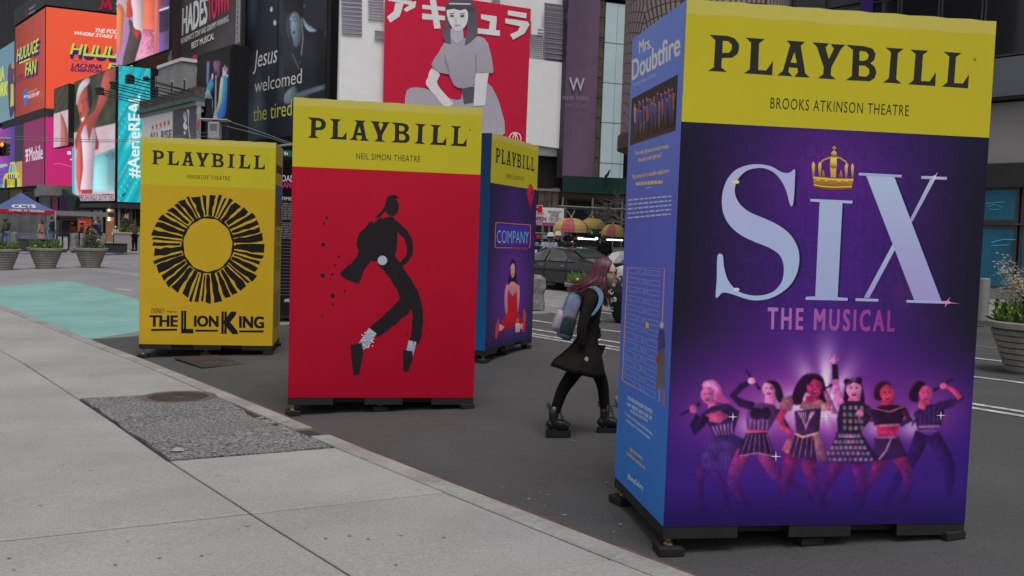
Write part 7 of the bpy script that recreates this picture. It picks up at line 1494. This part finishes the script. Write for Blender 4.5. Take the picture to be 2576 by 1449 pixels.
# stall of hats
HATC = [pmat('hat %d' % i, c, .8, .15, 9) for i, c in enumerate(((.35, .015, .03), (.55, .55, .55), (.10, .10, .11), (.10, .22, .30), (.45, .30, .06), (.05, .05, .06), (.48, .42, .40), (.30, .02, .03)))]
hst = empty('hat_stall', (AT(1362, 640, 34).x, 34, H(AT(1362, 640, 34).x, 34)+.12), 'dark stall rack holding rows of hats behind the car', 'stall'); p0 = hst.location
MB().box((p0.x-.1, p0.y+.3, p0.z+.45), (1.3, .8, .9), 0, .02).build('table', BLACK, hst)
for k in range(3): MB().box((p0.x-.1, p0.y+.2+.15*k, p0.z+1.0+.27*k), (1.3, .12, .03), 0, .005).build('shelf', DARK, hst)
hp = MB().lathe([(.13, 0), (.13, .01), (.095, .015), (.09, .09), (.06, .13), (.01, .14)], (0, 0, 0), 12); k = 0; hats = None
for row in range(3):
    for i in range(6):
        if hats is None: hats = hp.build('hat', HATC[0], None, world=False); o = hats
        else: o = hats.copy(); C.objects.link(o)
        o.location = (p0.x-.68+i*.23+.05*row, p0.y+.16+.15*row, p0.z+1.016+.27*row); o.material_slots[0].link = 'OBJECT'; o.material_slots[0].material = HATC[(i*3+row*5) % 8]
        tag(o, '%s hat on the %s shelf of the hat stall' % (('red', 'pale grey', 'charcoal', 'light blue', 'mustard', 'black', 'cream', 'crimson')[(i*3+row*5) % 8], ('lowest', 'middle', 'top')[row]), 'hat', 'hats on the stall')
# bare tree
BARK = pmat('pale bare twigs', (.21, .20, .18), .9, .3, 12); rr = random.Random(12)
pt = AT(1610, 560, 37); g_ = H(pt.x, 37)+.12; tr = empty('bare_tree', (pt.x, 37, g_), 'bare pale branched tree behind the food cart', 'tree')
def grow(mb, p, d, l, r, dep):
    e = p+d*l; m = p+d*l*.5+Vector((rr.uniform(-1, 1), rr.uniform(-1, 1), rr.uniform(-1, 1)))*l*.07; mb.tube([p, m, e], [r, r*.85, r*.65], 5 if dep > 1 else 4)
    if dep == 0: return
    for k in range(3 if dep > 1 else 4):
        a = Vector((rr.uniform(-1, 1), rr.uniform(-1, 1), rr.uniform(-.5, .7))); nd_ = (d*.75+a*.8).normalized(); grow(mb, p+d*l*rr.uniform(.45, 1), nd_, l*rr.uniform(.55, .8), r*.6, dep-1)
tk = MB(); tk.tube([(pt.x, 37, g_), (pt.x+.05, 37, g_+1.4), (pt.x, 37, g_+2.4)], [.12, .09, .07], 10); tk.build('trunk', WOODM, tr); cw = MB()
for k in range(13): a = k*.6+rr.uniform(-.2, .2); grow(cw, Vector((pt.x, 37, g_+1.7+.08*k)), Vector((math.cos(a), math.sin(a)*.8, rr.uniform(.1, .7))).normalized(), rr.uniform(.75, 1.15), .032, 4)
tag(cw.build('crown', BARK, tr), kind='stuff')
# ================================================================ people
def skinned(joints, edges, sub=1, extra=None, vox=None, root=None):
    names = list(joints); me = bpy.data.meshes.new('sk'); me.from_pydata([joints[k][:3] for k in names], [(names.index(a), names.index(b)) for a, b in edges], [])
    o = bpy.data.objects.new('sk', me); C.objects.link(o); md = o.modifiers.new('Skin', 'SKIN'); md.use_smooth_shade = True
    if not me.skin_vertices: raise RuntimeError('no skin layer')
    sv = me.skin_vertices[0].data
    for i, k in enumerate(names):
        r_ = joints[k][3]; sv[i].radius = r_ if isinstance(r_, tuple) else (r_, r_); sv[i].use_root = (k == (root or names[0]))
    m2 = o.modifiers.new('Sub', 'SUBSURF'); m2.levels = sub; m2.render_levels = sub
    bpy.context.view_layer.update(); dg = bpy.context.evaluated_depsgraph_get(); r = bpy.data.meshes.new_from_object(o.evaluated_get(dg)); bpy.data.objects.remove(o)
    if extra or vox:
        bm = bmesh.new(); bm.from_mesh(r)
        if extra:
            t_ = bpy.data.meshes.new('x'); t_.from_pydata(extra.v, [], extra.f); bm.from_mesh(t_)
        bm.to_mesh(r); bm.free(); o = bpy.data.objects.new('sk2', r); C.objects.link(o); md = o.modifiers.new('R', 'REMESH'); md.mode = 'VOXEL'; md.voxel_size = vox or .02; md.use_smooth_shade = True; ms = o.modifiers.new('S', 'SMOOTH'); ms.factor = .5; ms.iterations = 2
        bpy.context.view_layer.update(); dg = bpy.context.evaluated_depsgraph_get(); r2 = bpy.data.meshes.new_from_object(o.evaluated_get(dg)); bpy.data.objects.remove(o); r = r2
    return r
def meshobj(name, me, mat, parent):
    me = me.copy(); me.name = name; me.materials.clear(); me.materials.append(mat); o = bpy.data.objects.new(name, me); C.objects.link(o); o.parent = parent
    me.polygons.foreach_set('use_smooth', [True]*len(me.polygons)); return o
def head_mb(c, rx=.098, ry=.077, rz=.118, tilt=0.):
    m = MB().ball((0, 0, 0), (rx, ry, rz), 20, 14); out = []
    for x, y, z in m.v:
        if z < -.2*rz: x = x*(1-.10*((-z/rz-.2)))+.016*(-z/rz); y *= 1-.28*max(0, -z/rz-.2)
        if x > 0: x *= .93
        out.append((x, y, z))
    m.v = out; m.ball((rx*.93+.008, 0, -.012), (.021, .014, .026), 8, 6); m.ball((rx*.80, 0, -.06), (.022, .026, .013), 8, 6); m.ball((rx*.78, 0, -.092), (.026, .026, .022), 8, 6)
    for s_ in (1, -1): m.ball((-.005, s_*ry*.97, -.01), (.020, .010, .030), 8, 6)
    ct_, s_ = math.cos(tilt), math.sin(tilt); m.v = [(c[0]+x*ct_+z*s_, c[1]+y, c[2]-x*s_+z*ct_) for x, y, z in m.v]; return m
def pose_joints(p):
    # p: 'walk' or 'stand' or 'arms' ; faces +x, feet on z = 0, height about 1.74
    w_ = p == 'walk'; J = {'pelvis': (0, 0, .96, (.14, .11)), 'waist': (.0, 0, 1.10, (.125, .10)), 'chest': (.015, 0, 1.30, (.155, .115)), 'upper': (.01, 0, 1.42, (.11, .08)), 'neck': (.02, 0, 1.50, .052), 'skull': (.035, 0, 1.60, .06)}
    for s_, k in ((1, 'l'), (-1, 'r')):
        f = .22*s_ if w_ else .02*s_
        J['hip'+k] = (0, .09*s_, .90, .088); J['knee'+k] = (f*.75+.03, .10*s_, .50+(.02 if w_ else 0), .06); J['ank'+k] = (f*1.15-(.06 if w_ and s_ < 0 else 0), .10*s_, .10, .042); J['toe'+k] = (f*1.15+.15, .115*s_, .045, .04)
        J['sho'+k] = (.01, .18*s_, 1.41, .06)
        if p == 'arms' : J['elb'+k] = (.20, .26*s_, 1.32, .045); J['wri'+k] = (.16, .14*s_, 1.55, .034); J['han'+k] = (.15, .09*s_, 1.60, .04)
        else: J['elb'+k] = (-f*.5-.02, .235*s_, 1.14, .047); J['wri'+k] = (-f*.8+.10, .23*s_, .92, .034); J['han'+k] = (-f*.8+.13, .225*s_, .83, .038)
    E = [('pelvis', 'waist'), ('waist', 'chest'), ('chest', 'upper'), ('upper', 'neck'), ('neck', 'skull')]
    for k in 'lr': E += [('pelvis', 'hip'+k), ('hip'+k, 'knee'+k), ('knee'+k, 'ank'+k), ('ank'+k, 'toe'+k), ('upper', 'sho'+k), ('sho'+k, 'elb'+k), ('elb'+k, 'wri'+k), ('wri'+k, 'han'+k)]
    return J, E
_PP = {}
def person_meshes(pz):
    if pz in _PP: return _PP[pz]
    J, E = pose_joints(pz)
    ex = head_mb((.05, 0, 1.625))
    for k, s_ in (('l', 1), ('r', -1)):
        h_ = J['han'+k]
        for i in range(4): ex.tube([(h_[0]-.03+i*.02, h_[1], h_[2]+.01), (h_[0]-.03+i*.022+.01, h_[1]-.01*s_, h_[2]-.06+.012*abs(i-1.5))], [.011, .008], 6)
        ex.tube([(h_[0]+.03, h_[1], h_[2]+.02), (h_[0]+.065, h_[1]-.02*s_, h_[2]-.03)], [.012, .009], 6)
    body = skinned(J, E, 1, ex, .014)
    grow_ = lambda ks, g: {k: (*J[k][:3], tuple(q+g for q in J[k][3]) if isinstance(J[k][3], tuple) else J[k][3]+g) for k in ks}
    tk = ['waist', 'chest', 'upper', 'pelvis']+[a+b for a in ('sho', 'elb', 'wri') for b in 'lr']; te = [e for e in E if e[0] in tk and e[1] in tk]; top = skinned(grow_(tk, .026), te, 2, None, None, 'chest')
    lk = ['pelvis']+[a+b for a in ('hip', 'knee', 'ank') for b in 'lr']; le = [e for e in E if e[0] in lk and e[1] in lk]; leg = skinned(grow_(lk, .022), le, 2)
    _PP[pz] = (body, top, leg, J); return _PP[pz]
def cmat(name, rgb, rough=.9): return pmat('cloth '+name, rgb, rough, .15, 12, spec=.08)
SKN = [pmat('skin light', (.54, .37, .31), .55, .06, 9), pmat('skin tan', (.34, .20, .14), .55, .06, 9), pmat('skin dark', (.13, .07, .05), .55, .06, 9)]
def person(loc, rz, label, top, leg, hair, skin=0, pz='stand', h=1.74, coat=None, hood=False, hat=None, hairlen=0.):
    b, t, l, J = person_meshes(pz); root = empty('person', loc, label, 'person', None, rz); k = h/1.74; root.scale = (k, k, k)
    meshobj('body', b, SKN[skin], root); meshobj('jacket', t, top, root); meshobj('trousers', l, leg, root)
    for s_ in 'lr':
        a = J['ank'+s_]; q = J['toe'+s_]; MB().tube([(a[0]-.06, a[1], .045), (a[0]+.02, a[1], .06), (q[0]+.02, q[1], .045)], [.05, .055, .042], 10).build('shoe', cmat('shoe grey', (.20, .20, .21)) if leg.name.endswith('jeans') else BLACK, root, world=False, smooth=True)
    if coat is not None:
        m_ = MB(); n = 16; rings = [(1.40, .13, .19), (1.2, .15, .19), (1.0, .16, .19), (.75, .20, .22), (coat, .24, .25)]; vs = [(.01+rx*math.cos(t_*6.283/n), ry*math.sin(t_*6.283/n)*(1+.04*math.cos(5*t_)), z) for z, rx, ry in rings for t_ in range(n)]
        m_.add(vs, [(i*n+q, i*n+(q+1) % n, (i+1)*n+(q+1) % n, (i+1)*n+q) for i in range(len(rings)-1) for q in range(n)]); m_.build('coat_skirt', top, root, world=False, smooth=True)
    m_ = MB().ball((.02, 0, 1.665), (.118, .098, .105), 16, 10); m_.v = [(x-.012 if x > .08 else x, y, z) for x, y, z in m_.v if 1] ; m_.v = [(min(x, .10-.9*max(0, 1.66-z)), y, z) for x, y, z in m_.v]
    if hairlen: m_.ball((-.04, 0, 1.60-hairlen*.5), (.075, .10, .09+hairlen*.5), 14, 10)
    if hood: m_.ball((.0, 0, 1.63), (.13, .12, .14), 16, 10); m_.v = [(min(x, .075), y, z) for x, y, z in m_.v]
    m_.build('hood' if hood else 'hair', top if hood else hair, root, world=False, smooth=True)
    if hat is not None: MB().lathe([(.17, 0), (.175, .01), (.12, .03), (.115, .10), (.08, .14), (.01, .15)], (.03, 0, 1.67), 18).build('hat', hat, root, world=False, smooth=True)
    return root
HBLK = pmat('hair black', (.012, .010, .010), .5, .2, 20); HBRN = pmat('hair brown', (.06, .035, .02), .5, .2, 20); JEAN = cmat('jeans', (.10, .15, .22)); BLK = cmat('black', (.012, .012, .014)); NVY = cmat('navy', (.02, .028, .05)); OLV = cmat('olive', (.085, .09, .065)); PNK = cmat('blush coat', (.34, .21, .18)); BRN = cmat('rust brown', (.10, .035, .02)); BLU = cmat('royal blue', (.03, .04, .13)); GRN = cmat('dark green', (.025, .035, .03)); GRY = cmat('grey', (.14, .14, .15)); LIL = cmat('lilac', (.30, .30, .40)); CRM = cmat('cream', (.5, .48, .45)); BRC = cmat('brown cape', (.11, .07, .045)); MAG = cmat('pink jumper', (.36, .12, .24))
def fp(x, y, dy=0): p = G(x, y, HF); return Vector((p.x*(p.y+dy)/p.y, p.y+dy, HF(p.x, p.y+dy)))
person(fp(13, 627), 2.6, 'person in olive hooded jacket and jeans walking left by the tent', OLV, JEAN, HBRN, 0, 'walk', 1.78, hood=True)
person(fp(105, 626, 1), 2.9, 'person in long blush coat behind the granite bench at the tent', PNK, BLK, HBRN, 0, 'stand', 1.72, coat=.45, hairlen=.2)
person(fp(131, 625, 1.2), .2, 'tall person in navy jacket behind the granite bench', NVY, JEAN, HBLK, 1, 'stand', 1.92)
person(fp(181, 622, 3.2), -1.5, 'person in rust brown jacket behind the low wall', BRN, GRY, HBLK, 2, 'stand', 1.55, hat=BRN)
person(fp(205, 622, 3.0), .4, 'person in dark teal top seated near the orange board', cmat('teal', (.02, .045, .06)), BLK, HBLK, 2, 'stand', 1.6)
person(fp(237, 624, 1.5), -.3, 'person with dark green jacket left of the blue jacketed man', GRN, BLK, HBRN, 0, 'stand', 1.8)
person(fp(249, 626, 1.0), .5, 'person in royal blue jacket and shorts behind the evergreen shrub', BLU, cmat('olive shorts', (.06, .05, .035)), HBRN, 1, 'stand', 1.82)
person(fp(290, 622, 3.2), -1.2, 'person with white hair sitting behind the trough planter', CRM, BLK, cmat('white hair', (.6, .58, .55)), 0, 'stand', 1.42)
person(fp(300, 622, 3.0), 1.4, 'person in pink jumper behind the trough planter', MAG, BLK, HBLK, 1, 'stand', 1.45, hairlen=.15)
person(fp(312, 622, 4.0), 2.0, 'person in dark clothes near the store doors', BLK, BLK, HBLK, 1, 'stand', 1.62)
person(fp(339, 632), 2.7, 'person in long black skirt and brown cape with lifted arms walking left', BRC, BLK, HBRN, 0, 'arms', 1.74, coat=None, hairlen=.2)
sk_ = MB(); pq_ = fp(339, 632); 
def cp(x, y, Y): p = AT(x, y, Y); return Vector((p.x, Y, H(p.x, Y)+.12))
person(cp(1384, 640, 32.8), 1.7, 'person in lilac top and white bucket hat beside the hat stall', LIL, BLK, HBRN, 1, 'stand', 1.72, hat=CRM)
person(cp(1402, 640, 33.3), -1.6, 'person in dark clothes and white furry hat facing the street', NVY, BLK, HBLK, 1, 'stand', 1.76, hat=CRM, hairlen=.15)
person(cp(1420, 645, 34.2), 1.2, 'person in grey jacket behind the car roof left of the cart', GRY, BLK, HBLK, 1, 'stand', 1.66); person(cp(1434, 645, 34.0), 2.0, 'person in black jacket at the left end of the food cart', BLK, BLK, HBLK, 1, 'stand', 1.64); person(cp(1447, 645, 33.6), 2.4, 'person in dark green jacket looking into the food cart', GRN, BLK, HBLK, 1, 'stand', 1.62)
person(cp(1519, 645, 33.4), 1.6, 'broad person in black jacket seen from behind at the food cart', BLK, BLK, HBRN, 1, 'stand', 1.74)
pj = Vector((1.47, 9.75, H(1.47, 9.75))); person(pj, .1, 'person in blue jeans mostly hidden behind the purple box', GRY, JEAN, HBRN, 0, 'walk', 1.75)
# ---------------------------------------------------------------- the walking woman
_w = G(1452.5, 1093.6); wx, wy = _w.x, _w.y; wz = H(wx, wy)+.002
wm_ = empty('person', (wx, wy, wz), 'person with long red purple hair, dark coat and black boots walking right', 'person')
def W(cx, cy, y=0.): return ((cx-350)/848-.036*(1390-cy)/848, y, (1390-cy)/848)
J = {'pelvis': (*W(425, 700), (.105, .12)), 'waist': (*W(435, 600), (.085, .10)), 'chest': (*W(455, 430), (.10, .135)), 'upper': (*W(478, 330), (.08, .11)), 'neck': (*W(520, 262), .05), 'skull': (*W(555, 195), .055),
     'hipn': (*W(405, 790, -.075), .076), 'kneen': (*W(232, 1040, -.08), .050), 'ankn': (*W(165, 1240, -.09), .036), 'toen': (*W(270, 1350, -.10), .04),
     'hipf': (*W(450, 790, .075), .076), 'kneef': (*W(548, 1005, .08), .050), 'ankf': (*W(568, 1240, .09), .036), 'toef': (*W(650, 1350, .10), .04),
     'shon': (*W(440, 340, -.15), .055), 'elbn': (*W(368, 570, -.20), .043), 'wrin': (*W(372, 758, -.19), .030), 'hann': (*W(382, 795, -.185), .032),
     'shof': (*W(470, 340, .15), .055), 'elbf': (*W(480, 560, .19), .043), 'wrif': (*W(520, 720, .17), .030), 'hanf': (*W(532, 760, .165), .030)}
E_ = [('pelvis', 'waist'), ('waist', 'chest'), ('chest', 'upper'), ('upper', 'neck'), ('neck', 'skull')]
for k in 'nf': E_ += [('pelvis', 'hip'+k), ('hip'+k, 'knee'+k), ('knee'+k, 'ank'+k), ('ank'+k, 'toe'+k), ('upper', 'sho'+k), ('sho'+k, 'elb'+k), ('elb'+k, 'wri'+k), ('wri'+k, 'han'+k)]
hc = Vector(W(565, 165)); ex = head_mb((hc.x-.005, 0, hc.z), .098, .076, .116, .10)
for k, sg_ in (('n', -1), ('f', 1)):
    h_ = Vector(J['han'+k][:3])
    for i in range(4): ex.tube([h_+Vector((-.022+i*.016, 0, .0)), h_+Vector((-.02+i*.017+.008, sg_*-.006, -.035+.004*abs(i-1.5))), h_+Vector((-.016+i*.016+.014, sg_*-.016, -.062+.008*abs(i-1.4)))], [.0095, .0085, .007], 7)
    ex.tube([h_+Vector((.026, 0, .02)), h_+Vector((.044, sg_*-.008, -.008)), h_+Vector((.042, sg_*-.014, -.03))], [.011, .009, .007], 7)
meshobj('body', skinned(J, E_, 2, ex, .0065), SKN[0], wm_)
lk = ['pelvis']+[a+b for a in ('hip', 'knee', 'ank') for b in 'nf']; grow2 = {k: (*J[k][:3], tuple(q+.01 for q in J[k][3]) if isinstance(J[k][3], tuple) else J[k][3]+.008) for k in lk}
meshobj('tights', skinned(grow2, [e for e in E_ if e[0] in lk and e[1] in lk], 2), cmat('black tights', (.008, .008, .009)), wm_)
COAT = pmat('charcoal brown wool coat', (.018, .015, .015), .95, .3, 25, bump=.5, bscale=120, spec=.06)
rings = [(505, 268, .055, .06, 0), (478, 300, .085, .13, -.02), (458, 350, .103, .165, -.01), (448, 430, .102, .16, 0), (438, 520, .096, .145, 0), (428, 610, .094, .135, 0), (420, 670, .104, .145, .01), (405, 740, .145, .18, .02), (380, 810, .198, .215, .03), (355, 870, .236, .24, .045), (346, 905, .250, .25, .05), (345, 900, .240, .24, .05)]
n = 40; vs = []
for i, (cx, cy, a, b, tl) in enumerate(rings):
    c_ = Vector(W(cx, cy)); fold = max(0, i-5)/6
    for k in range(n):
        t = 6.2832*k/n; f = .95*(1+.075*fold*math.cos(7*t+.6)+.03*fold*math.cos(11*t)); vs.append((c_.x+a*f*math.cos(t), b*f*math.sin(t), c_.z-tl*math.cos(t)*1.0))
mobj('coat', vs, [(i*n+k, i*n+(k+1) % n, (i+1)*n+(k+1) % n, (i+1)*n+k) for i in range(len(rings)-1) for k in range(n)], COAT, wm_, world=False, smooth=True)
for k in 'nf':
    sj = {a: (*J[a+k][:3], r_) for a, r_ in (('sho', .064), ('elb', .050), ('wri', .042))}; sj['wri'] = (sj['wri'][0], sj['wri'][1], sj['wri'][2]+.05, .040); sj = {'in': (J['sho'+k][0]+.015, J['sho'+k][1]*.6, J['sho'+k][2]+.012, .072), **sj}
    meshobj('sleeve', skinned(sj, [('in', 'sho'), ('sho', 'elb'), ('elb', 'wri')], 2), COAT, wm_)
m_ = MB().lathe([(.075, 0), (.082, .02), (.078, .05), (.07, .055)], (0, 0, 0), 20); o = m_.build('collar', COAT, wm_, world=False, smooth=True); o.location = W(512, 285); o.rotation_euler = (0, .35, 0)
m_ = MB()
for i in range(4): c_ = Vector(W(508, 470+i*55)); m_.ball((c_.x+.005, -.05, c_.z), .011, 8, 6)
m_.build('coat_buttons', BLACK, wm_, world=False); MB().box(W(502, 668, -.09), (.012, .03, .035), 0, .004).build('buckle', STEEL, wm_, world=False)
BOOT = pmat('black boot leather', (.010, .010, .011), .35, .2, 20, spec=.5)
for ax, ay in ((165, -.09), (562, .09)):
    x0 = (ax-350)/848; up = MB()
    up.tube([(x0-.005, ay, .265), (x0-.004, ay, .19), (x0+.0, ay, .125), (x0+.045, ay, .105), (x0+.10, ay, .095), (x0+.135, ay, .085)], [.046, .043, .048, .05, .044, .032], 16); up.ball((x0-.02, ay, .105), (.052, .042, .046), 14, 10); o = up.build('boot', BOOT, wm_, world=False, smooth=True)
    sl_ = MB().slab([(x0+x, ay+y, .056) for x, y in cr([(-.070, 0), (-.055, -.037), (.0, -.038), (.07, -.044), (.13, -.037), (.155, 0), (.13, .037), (.07, .044), (.0, .038), (-.055, .037)], 3)], (0, 0, -.055)); sl_.build('platform_sole', BLACK, o, world=False)
    lc = MB()
    for q in range(6): t = q/5; cx_ = x0+.055-.02*t+.0*q; z_ = .12+.12*t; lc.tube([(cx_+.02*(1-t)+.0, ay-.04, z_), (cx_+.026, ay, z_+.012), (cx_+.02*(1-t), ay+.04, z_)], .004, 5)
    lc.tube([(x0+.05, ay-.05, .23), (x0+.075, ay-.058, .19), (x0+.085, ay-.056, .15), (x0+.10, ay-.06, .12)], .003, 5); lc.build('laces', BLACK, o, world=False); MB().tube([(x0-.058, ay, .24), (x0-.066, ay, .29), (x0-.05, ay, .295), (x0-.046, ay, .25)], .005, 6).build('heel_loop', BLACK, o, world=False)
# hair
HAIR = pmat('red purple hair', (.080, .014, .027), .42, .45, 30, spec=.5); HAIR2 = pmat('faded pink hair', (.14, .032, .055), .42, .4, 30, spec=.5); rr = random.Random(21); m1 = MB(); m2 = MB()
cap_ = MB().ball((hc.x-.018, 0, hc.z+.018), (.118, .096, .118), 24, 16); cap_.v = [(min(x, hc.x-.03+1.05*max(0, z-hc.z-.03)), y, z) if z > hc.z-.03 else (min(x, hc.x-.035), y*.95, z) for x, y, z in cap_.v]; cap_.build('hair_cap', HAIR, wm_, world=False, smooth=True)
cc_ = Vector((hc.x-.016, 0, hc.z+.016))
def onsph(ph, th, g): return cc_+Vector((-math.sin(ph)*math.cos(th)*.118*g+.02*math.cos(ph), math.sin(ph)*math.sin(th)*.098*g, math.cos(ph)*.120*g))
for i in range(700):
    th = rr.uniform(-1.85, 1.85); side_ = math.sin(th); back = math.cos(th); gg = rr.uniform(.96, 1.07); ph1 = rr.uniform(1.35, 1.75)
    pa = onsph(.12, th, gg); pb = onsph(.55, th, gg); pc_ = onsph(1.0, th, gg); p0 = onsph(ph1, min(max(th, -1.62), 1.62), gg); fall = rr.uniform(.55, 1.05); sweep = rr.uniform(.45, 1.25)*(.72+.28*back); wv = rr.uniform(-.012, .012)
    p1 = p0+Vector((-.022*sweep, .012*side_, -.085*fall)); p2 = p1+Vector((-.055*sweep+wv, .022*side_-wv, -.07*fall)); p3 = p2+Vector((-.05*sweep-wv, .010*side_+wv, -.05*fall)); p4 = p3+Vector((-.045*sweep+wv*1.5, rr.uniform(-.02, .02), -.03*fall+rr.uniform(-.03, .025)))
    if i % 9 == 0 and abs(side_) > .8: p1 = p0+Vector((-.005, .012*side_, -.12)); p2 = p1+Vector((.012+wv, 0, -.08)); p3 = p2+Vector((.012, 0, -.05)); p4 = p3+Vector((.012, 0, -.05*fall))
    w_ = rr.uniform(.0045, .0105); q = cr([pa, pb, pc_, p0, p1, p2, p3, p4], 3, False); (m1 if rr.random() < .74 else m2).tube(q, [w_*(1-.8*(k/(len(q)-1))**2) for k in range(len(q))], 5)
tag(m1.build('hair', HAIR, wm_, world=False, smooth=True), kind='stuff'); tag(m2.build('hair_streaks', HAIR2, wm_, world=False, smooth=True), kind='stuff')
gl = MB(); gx, gz2 = hc.x+.088, hc.z+.014
for s_ in (-1, 1):
    gl.tube([(gx-.006*abs(math.cos(t)), s_*(.034+.024*math.cos(t)), gz2+.02*math.sin(t)) for t in np.linspace(0, 6.283, 15)], .0038, 5); gl.tube([(gx-.008, s_*.06, gz2+.006), (hc.x-.0, s_*.083, gz2+.008)], .004, 5)
gl.tube([(gx, -.011, gz2+.004), (gx, .011, gz2+.004)], .0035, 5); gl.build('glasses', BLACK, wm_, world=False)
LIP = pmat('lips', (.30, .10, .10), .45); MB().ball((hc.x+.089, 0, hc.z-.062), (.008, .020, .007), 8, 6).build('lips', LIP, wm_, world=False, smooth=True)
ey = MB(); [ey.ball((hc.x+.076, s_*.033, hc.z+.012), .011, 8, 6) for s_ in (-1, 1)]; ey.build('eyes', pmat('eye dark', (.02, .015, .012), .2), wm_, world=False)
eb = MB(); [eb.tube([(hc.x+.090, s_*.018, hc.z+.04), (hc.x+.084, s_*.05, hc.z+.043)], .004, 5) for s_ in (-1, 1)]; eb.build('eyebrows', HBRN, wm_, world=False)
# backpack
bk = empty('backpack', (wx, wy, wz), 'pale blue and lilac backpack worn by the woman with red purple hair', 'backpack')
def superbox(c, s, rot, e=.45, seg=24, rings=14):
    m = MB().ball((0, 0, 0), 1, seg, rings); f = lambda q: math.copysign(abs(q)**e, q); out = []
    for x, y, z in m.v: v = Vector((f(x)*s[0], f(y)*s[1], f(z)*s[2])); v.rotate(rot); out.append(tuple(Vector(c)+v))
    m.v = out; return m
rot = Matrix.Rotation(.30, 3, 'Y'); BPB = bpy.data.materials.new('mottled pastel backpack cloth'); BPB.use_nodes = True; t = BPB.node_tree; b = t.nodes['Principled BSDF']; tc = nd(t, 'ShaderNodeTexCoord'); nz = nd(t, 'ShaderNodeTexNoise'); nz.inputs['Scale'].default_value = 9; t.links.new(tc.outputs['Object'], nz.inputs['Vector']); rp = nd(t, 'ShaderNodeValToRGB'); t.links.new(nz.outputs[0], rp.inputs[0]); rp.color_ramp.elements[0].position = .38; rp.color_ramp.elements[0].color = (.085, .18, .26, 1); rp.color_ramp.elements[1].position = .62; rp.color_ramp.elements[1].color = (.22, .20, .32, 1); t.links.new(rp.outputs[0], b.inputs['Base Color']); b.inputs['Roughness'].default_value = .9; b.inputs['Specular IOR Level'].default_value = .12
superbox(W(285, 480, 0), (.070, .14, .205), rot, .5).build('bag', BPB, bk, world=False, smooth=True); superbox(W(200, 525, 0), (.035, .115, .095), rot, .5).build('front_pocket', pmat('pale pink pocket', (.40, .32, .41), .9, .15, 9, spec=.12), bk, world=False, smooth=True)
superbox(W(270, 555, -.135), (.062, .022, .085), rot, .5).build('mesh_pocket', pmat('dark mesh pocket', (.015, .03, .035), .6, .3, 30), bk, world=False, smooth=True); superbox(W(255, 620, 0), (.066, .152, .05), rot, .5).build('bag_base', pmat('slate blue base', (.06, .12, .16), .7), bk, world=False, smooth=True); STRAP = pmat('blue strap', (.12, .24, .36), .7, .1, 9)
for s_ in (-1, 1):
    st_ = MB(); path = cr([W(370, 300, .10*s_), W(440, 258, .135*s_), W(500, 290, .15*s_), W(512, 350, .165*s_), W(480, 420, .185*s_), W(440, 470, .19*s_)], 4, False); L_ = []
    for q in path: L_ += [(q[0]-.02, q[1]-.0, q[2]-.008), (q[0]+.02, q[1], q[2]+.008)]
    nn = len(path); L2 = [(x, y+s_*.012, z) for x, y, z in L_]; st_.add(L_+L2, [(2*i, 2*i+1, 2*i+3, 2*i+2) for i in range(nn-1)]+[(2*nn+2*i, 2*nn+2*i+2, 2*nn+2*i+3, 2*nn+2*i+1) for i in range(nn-1)]+[(2*i, 2*i+2, 2*nn+2*i+2, 2*nn+2*i) for i in range(nn-1)]+[(2*i+1, 2*nn+2*i+1, 2*nn+2*i+3, 2*i+3) for i in range(nn-1)]); st_.build('strap', STRAP, bk, world=False)
MB().tube(cr([W(368, 305, -.03), W(352, 285, 0), W(368, 305, .03)], 4, False), .008, 6).build('top_loop', STRAP, bk, world=False)
# drop unused scratch data
for m_ in [m for m in bpy.data.meshes if m.users == 0]: bpy.data.meshes.remove(m_)
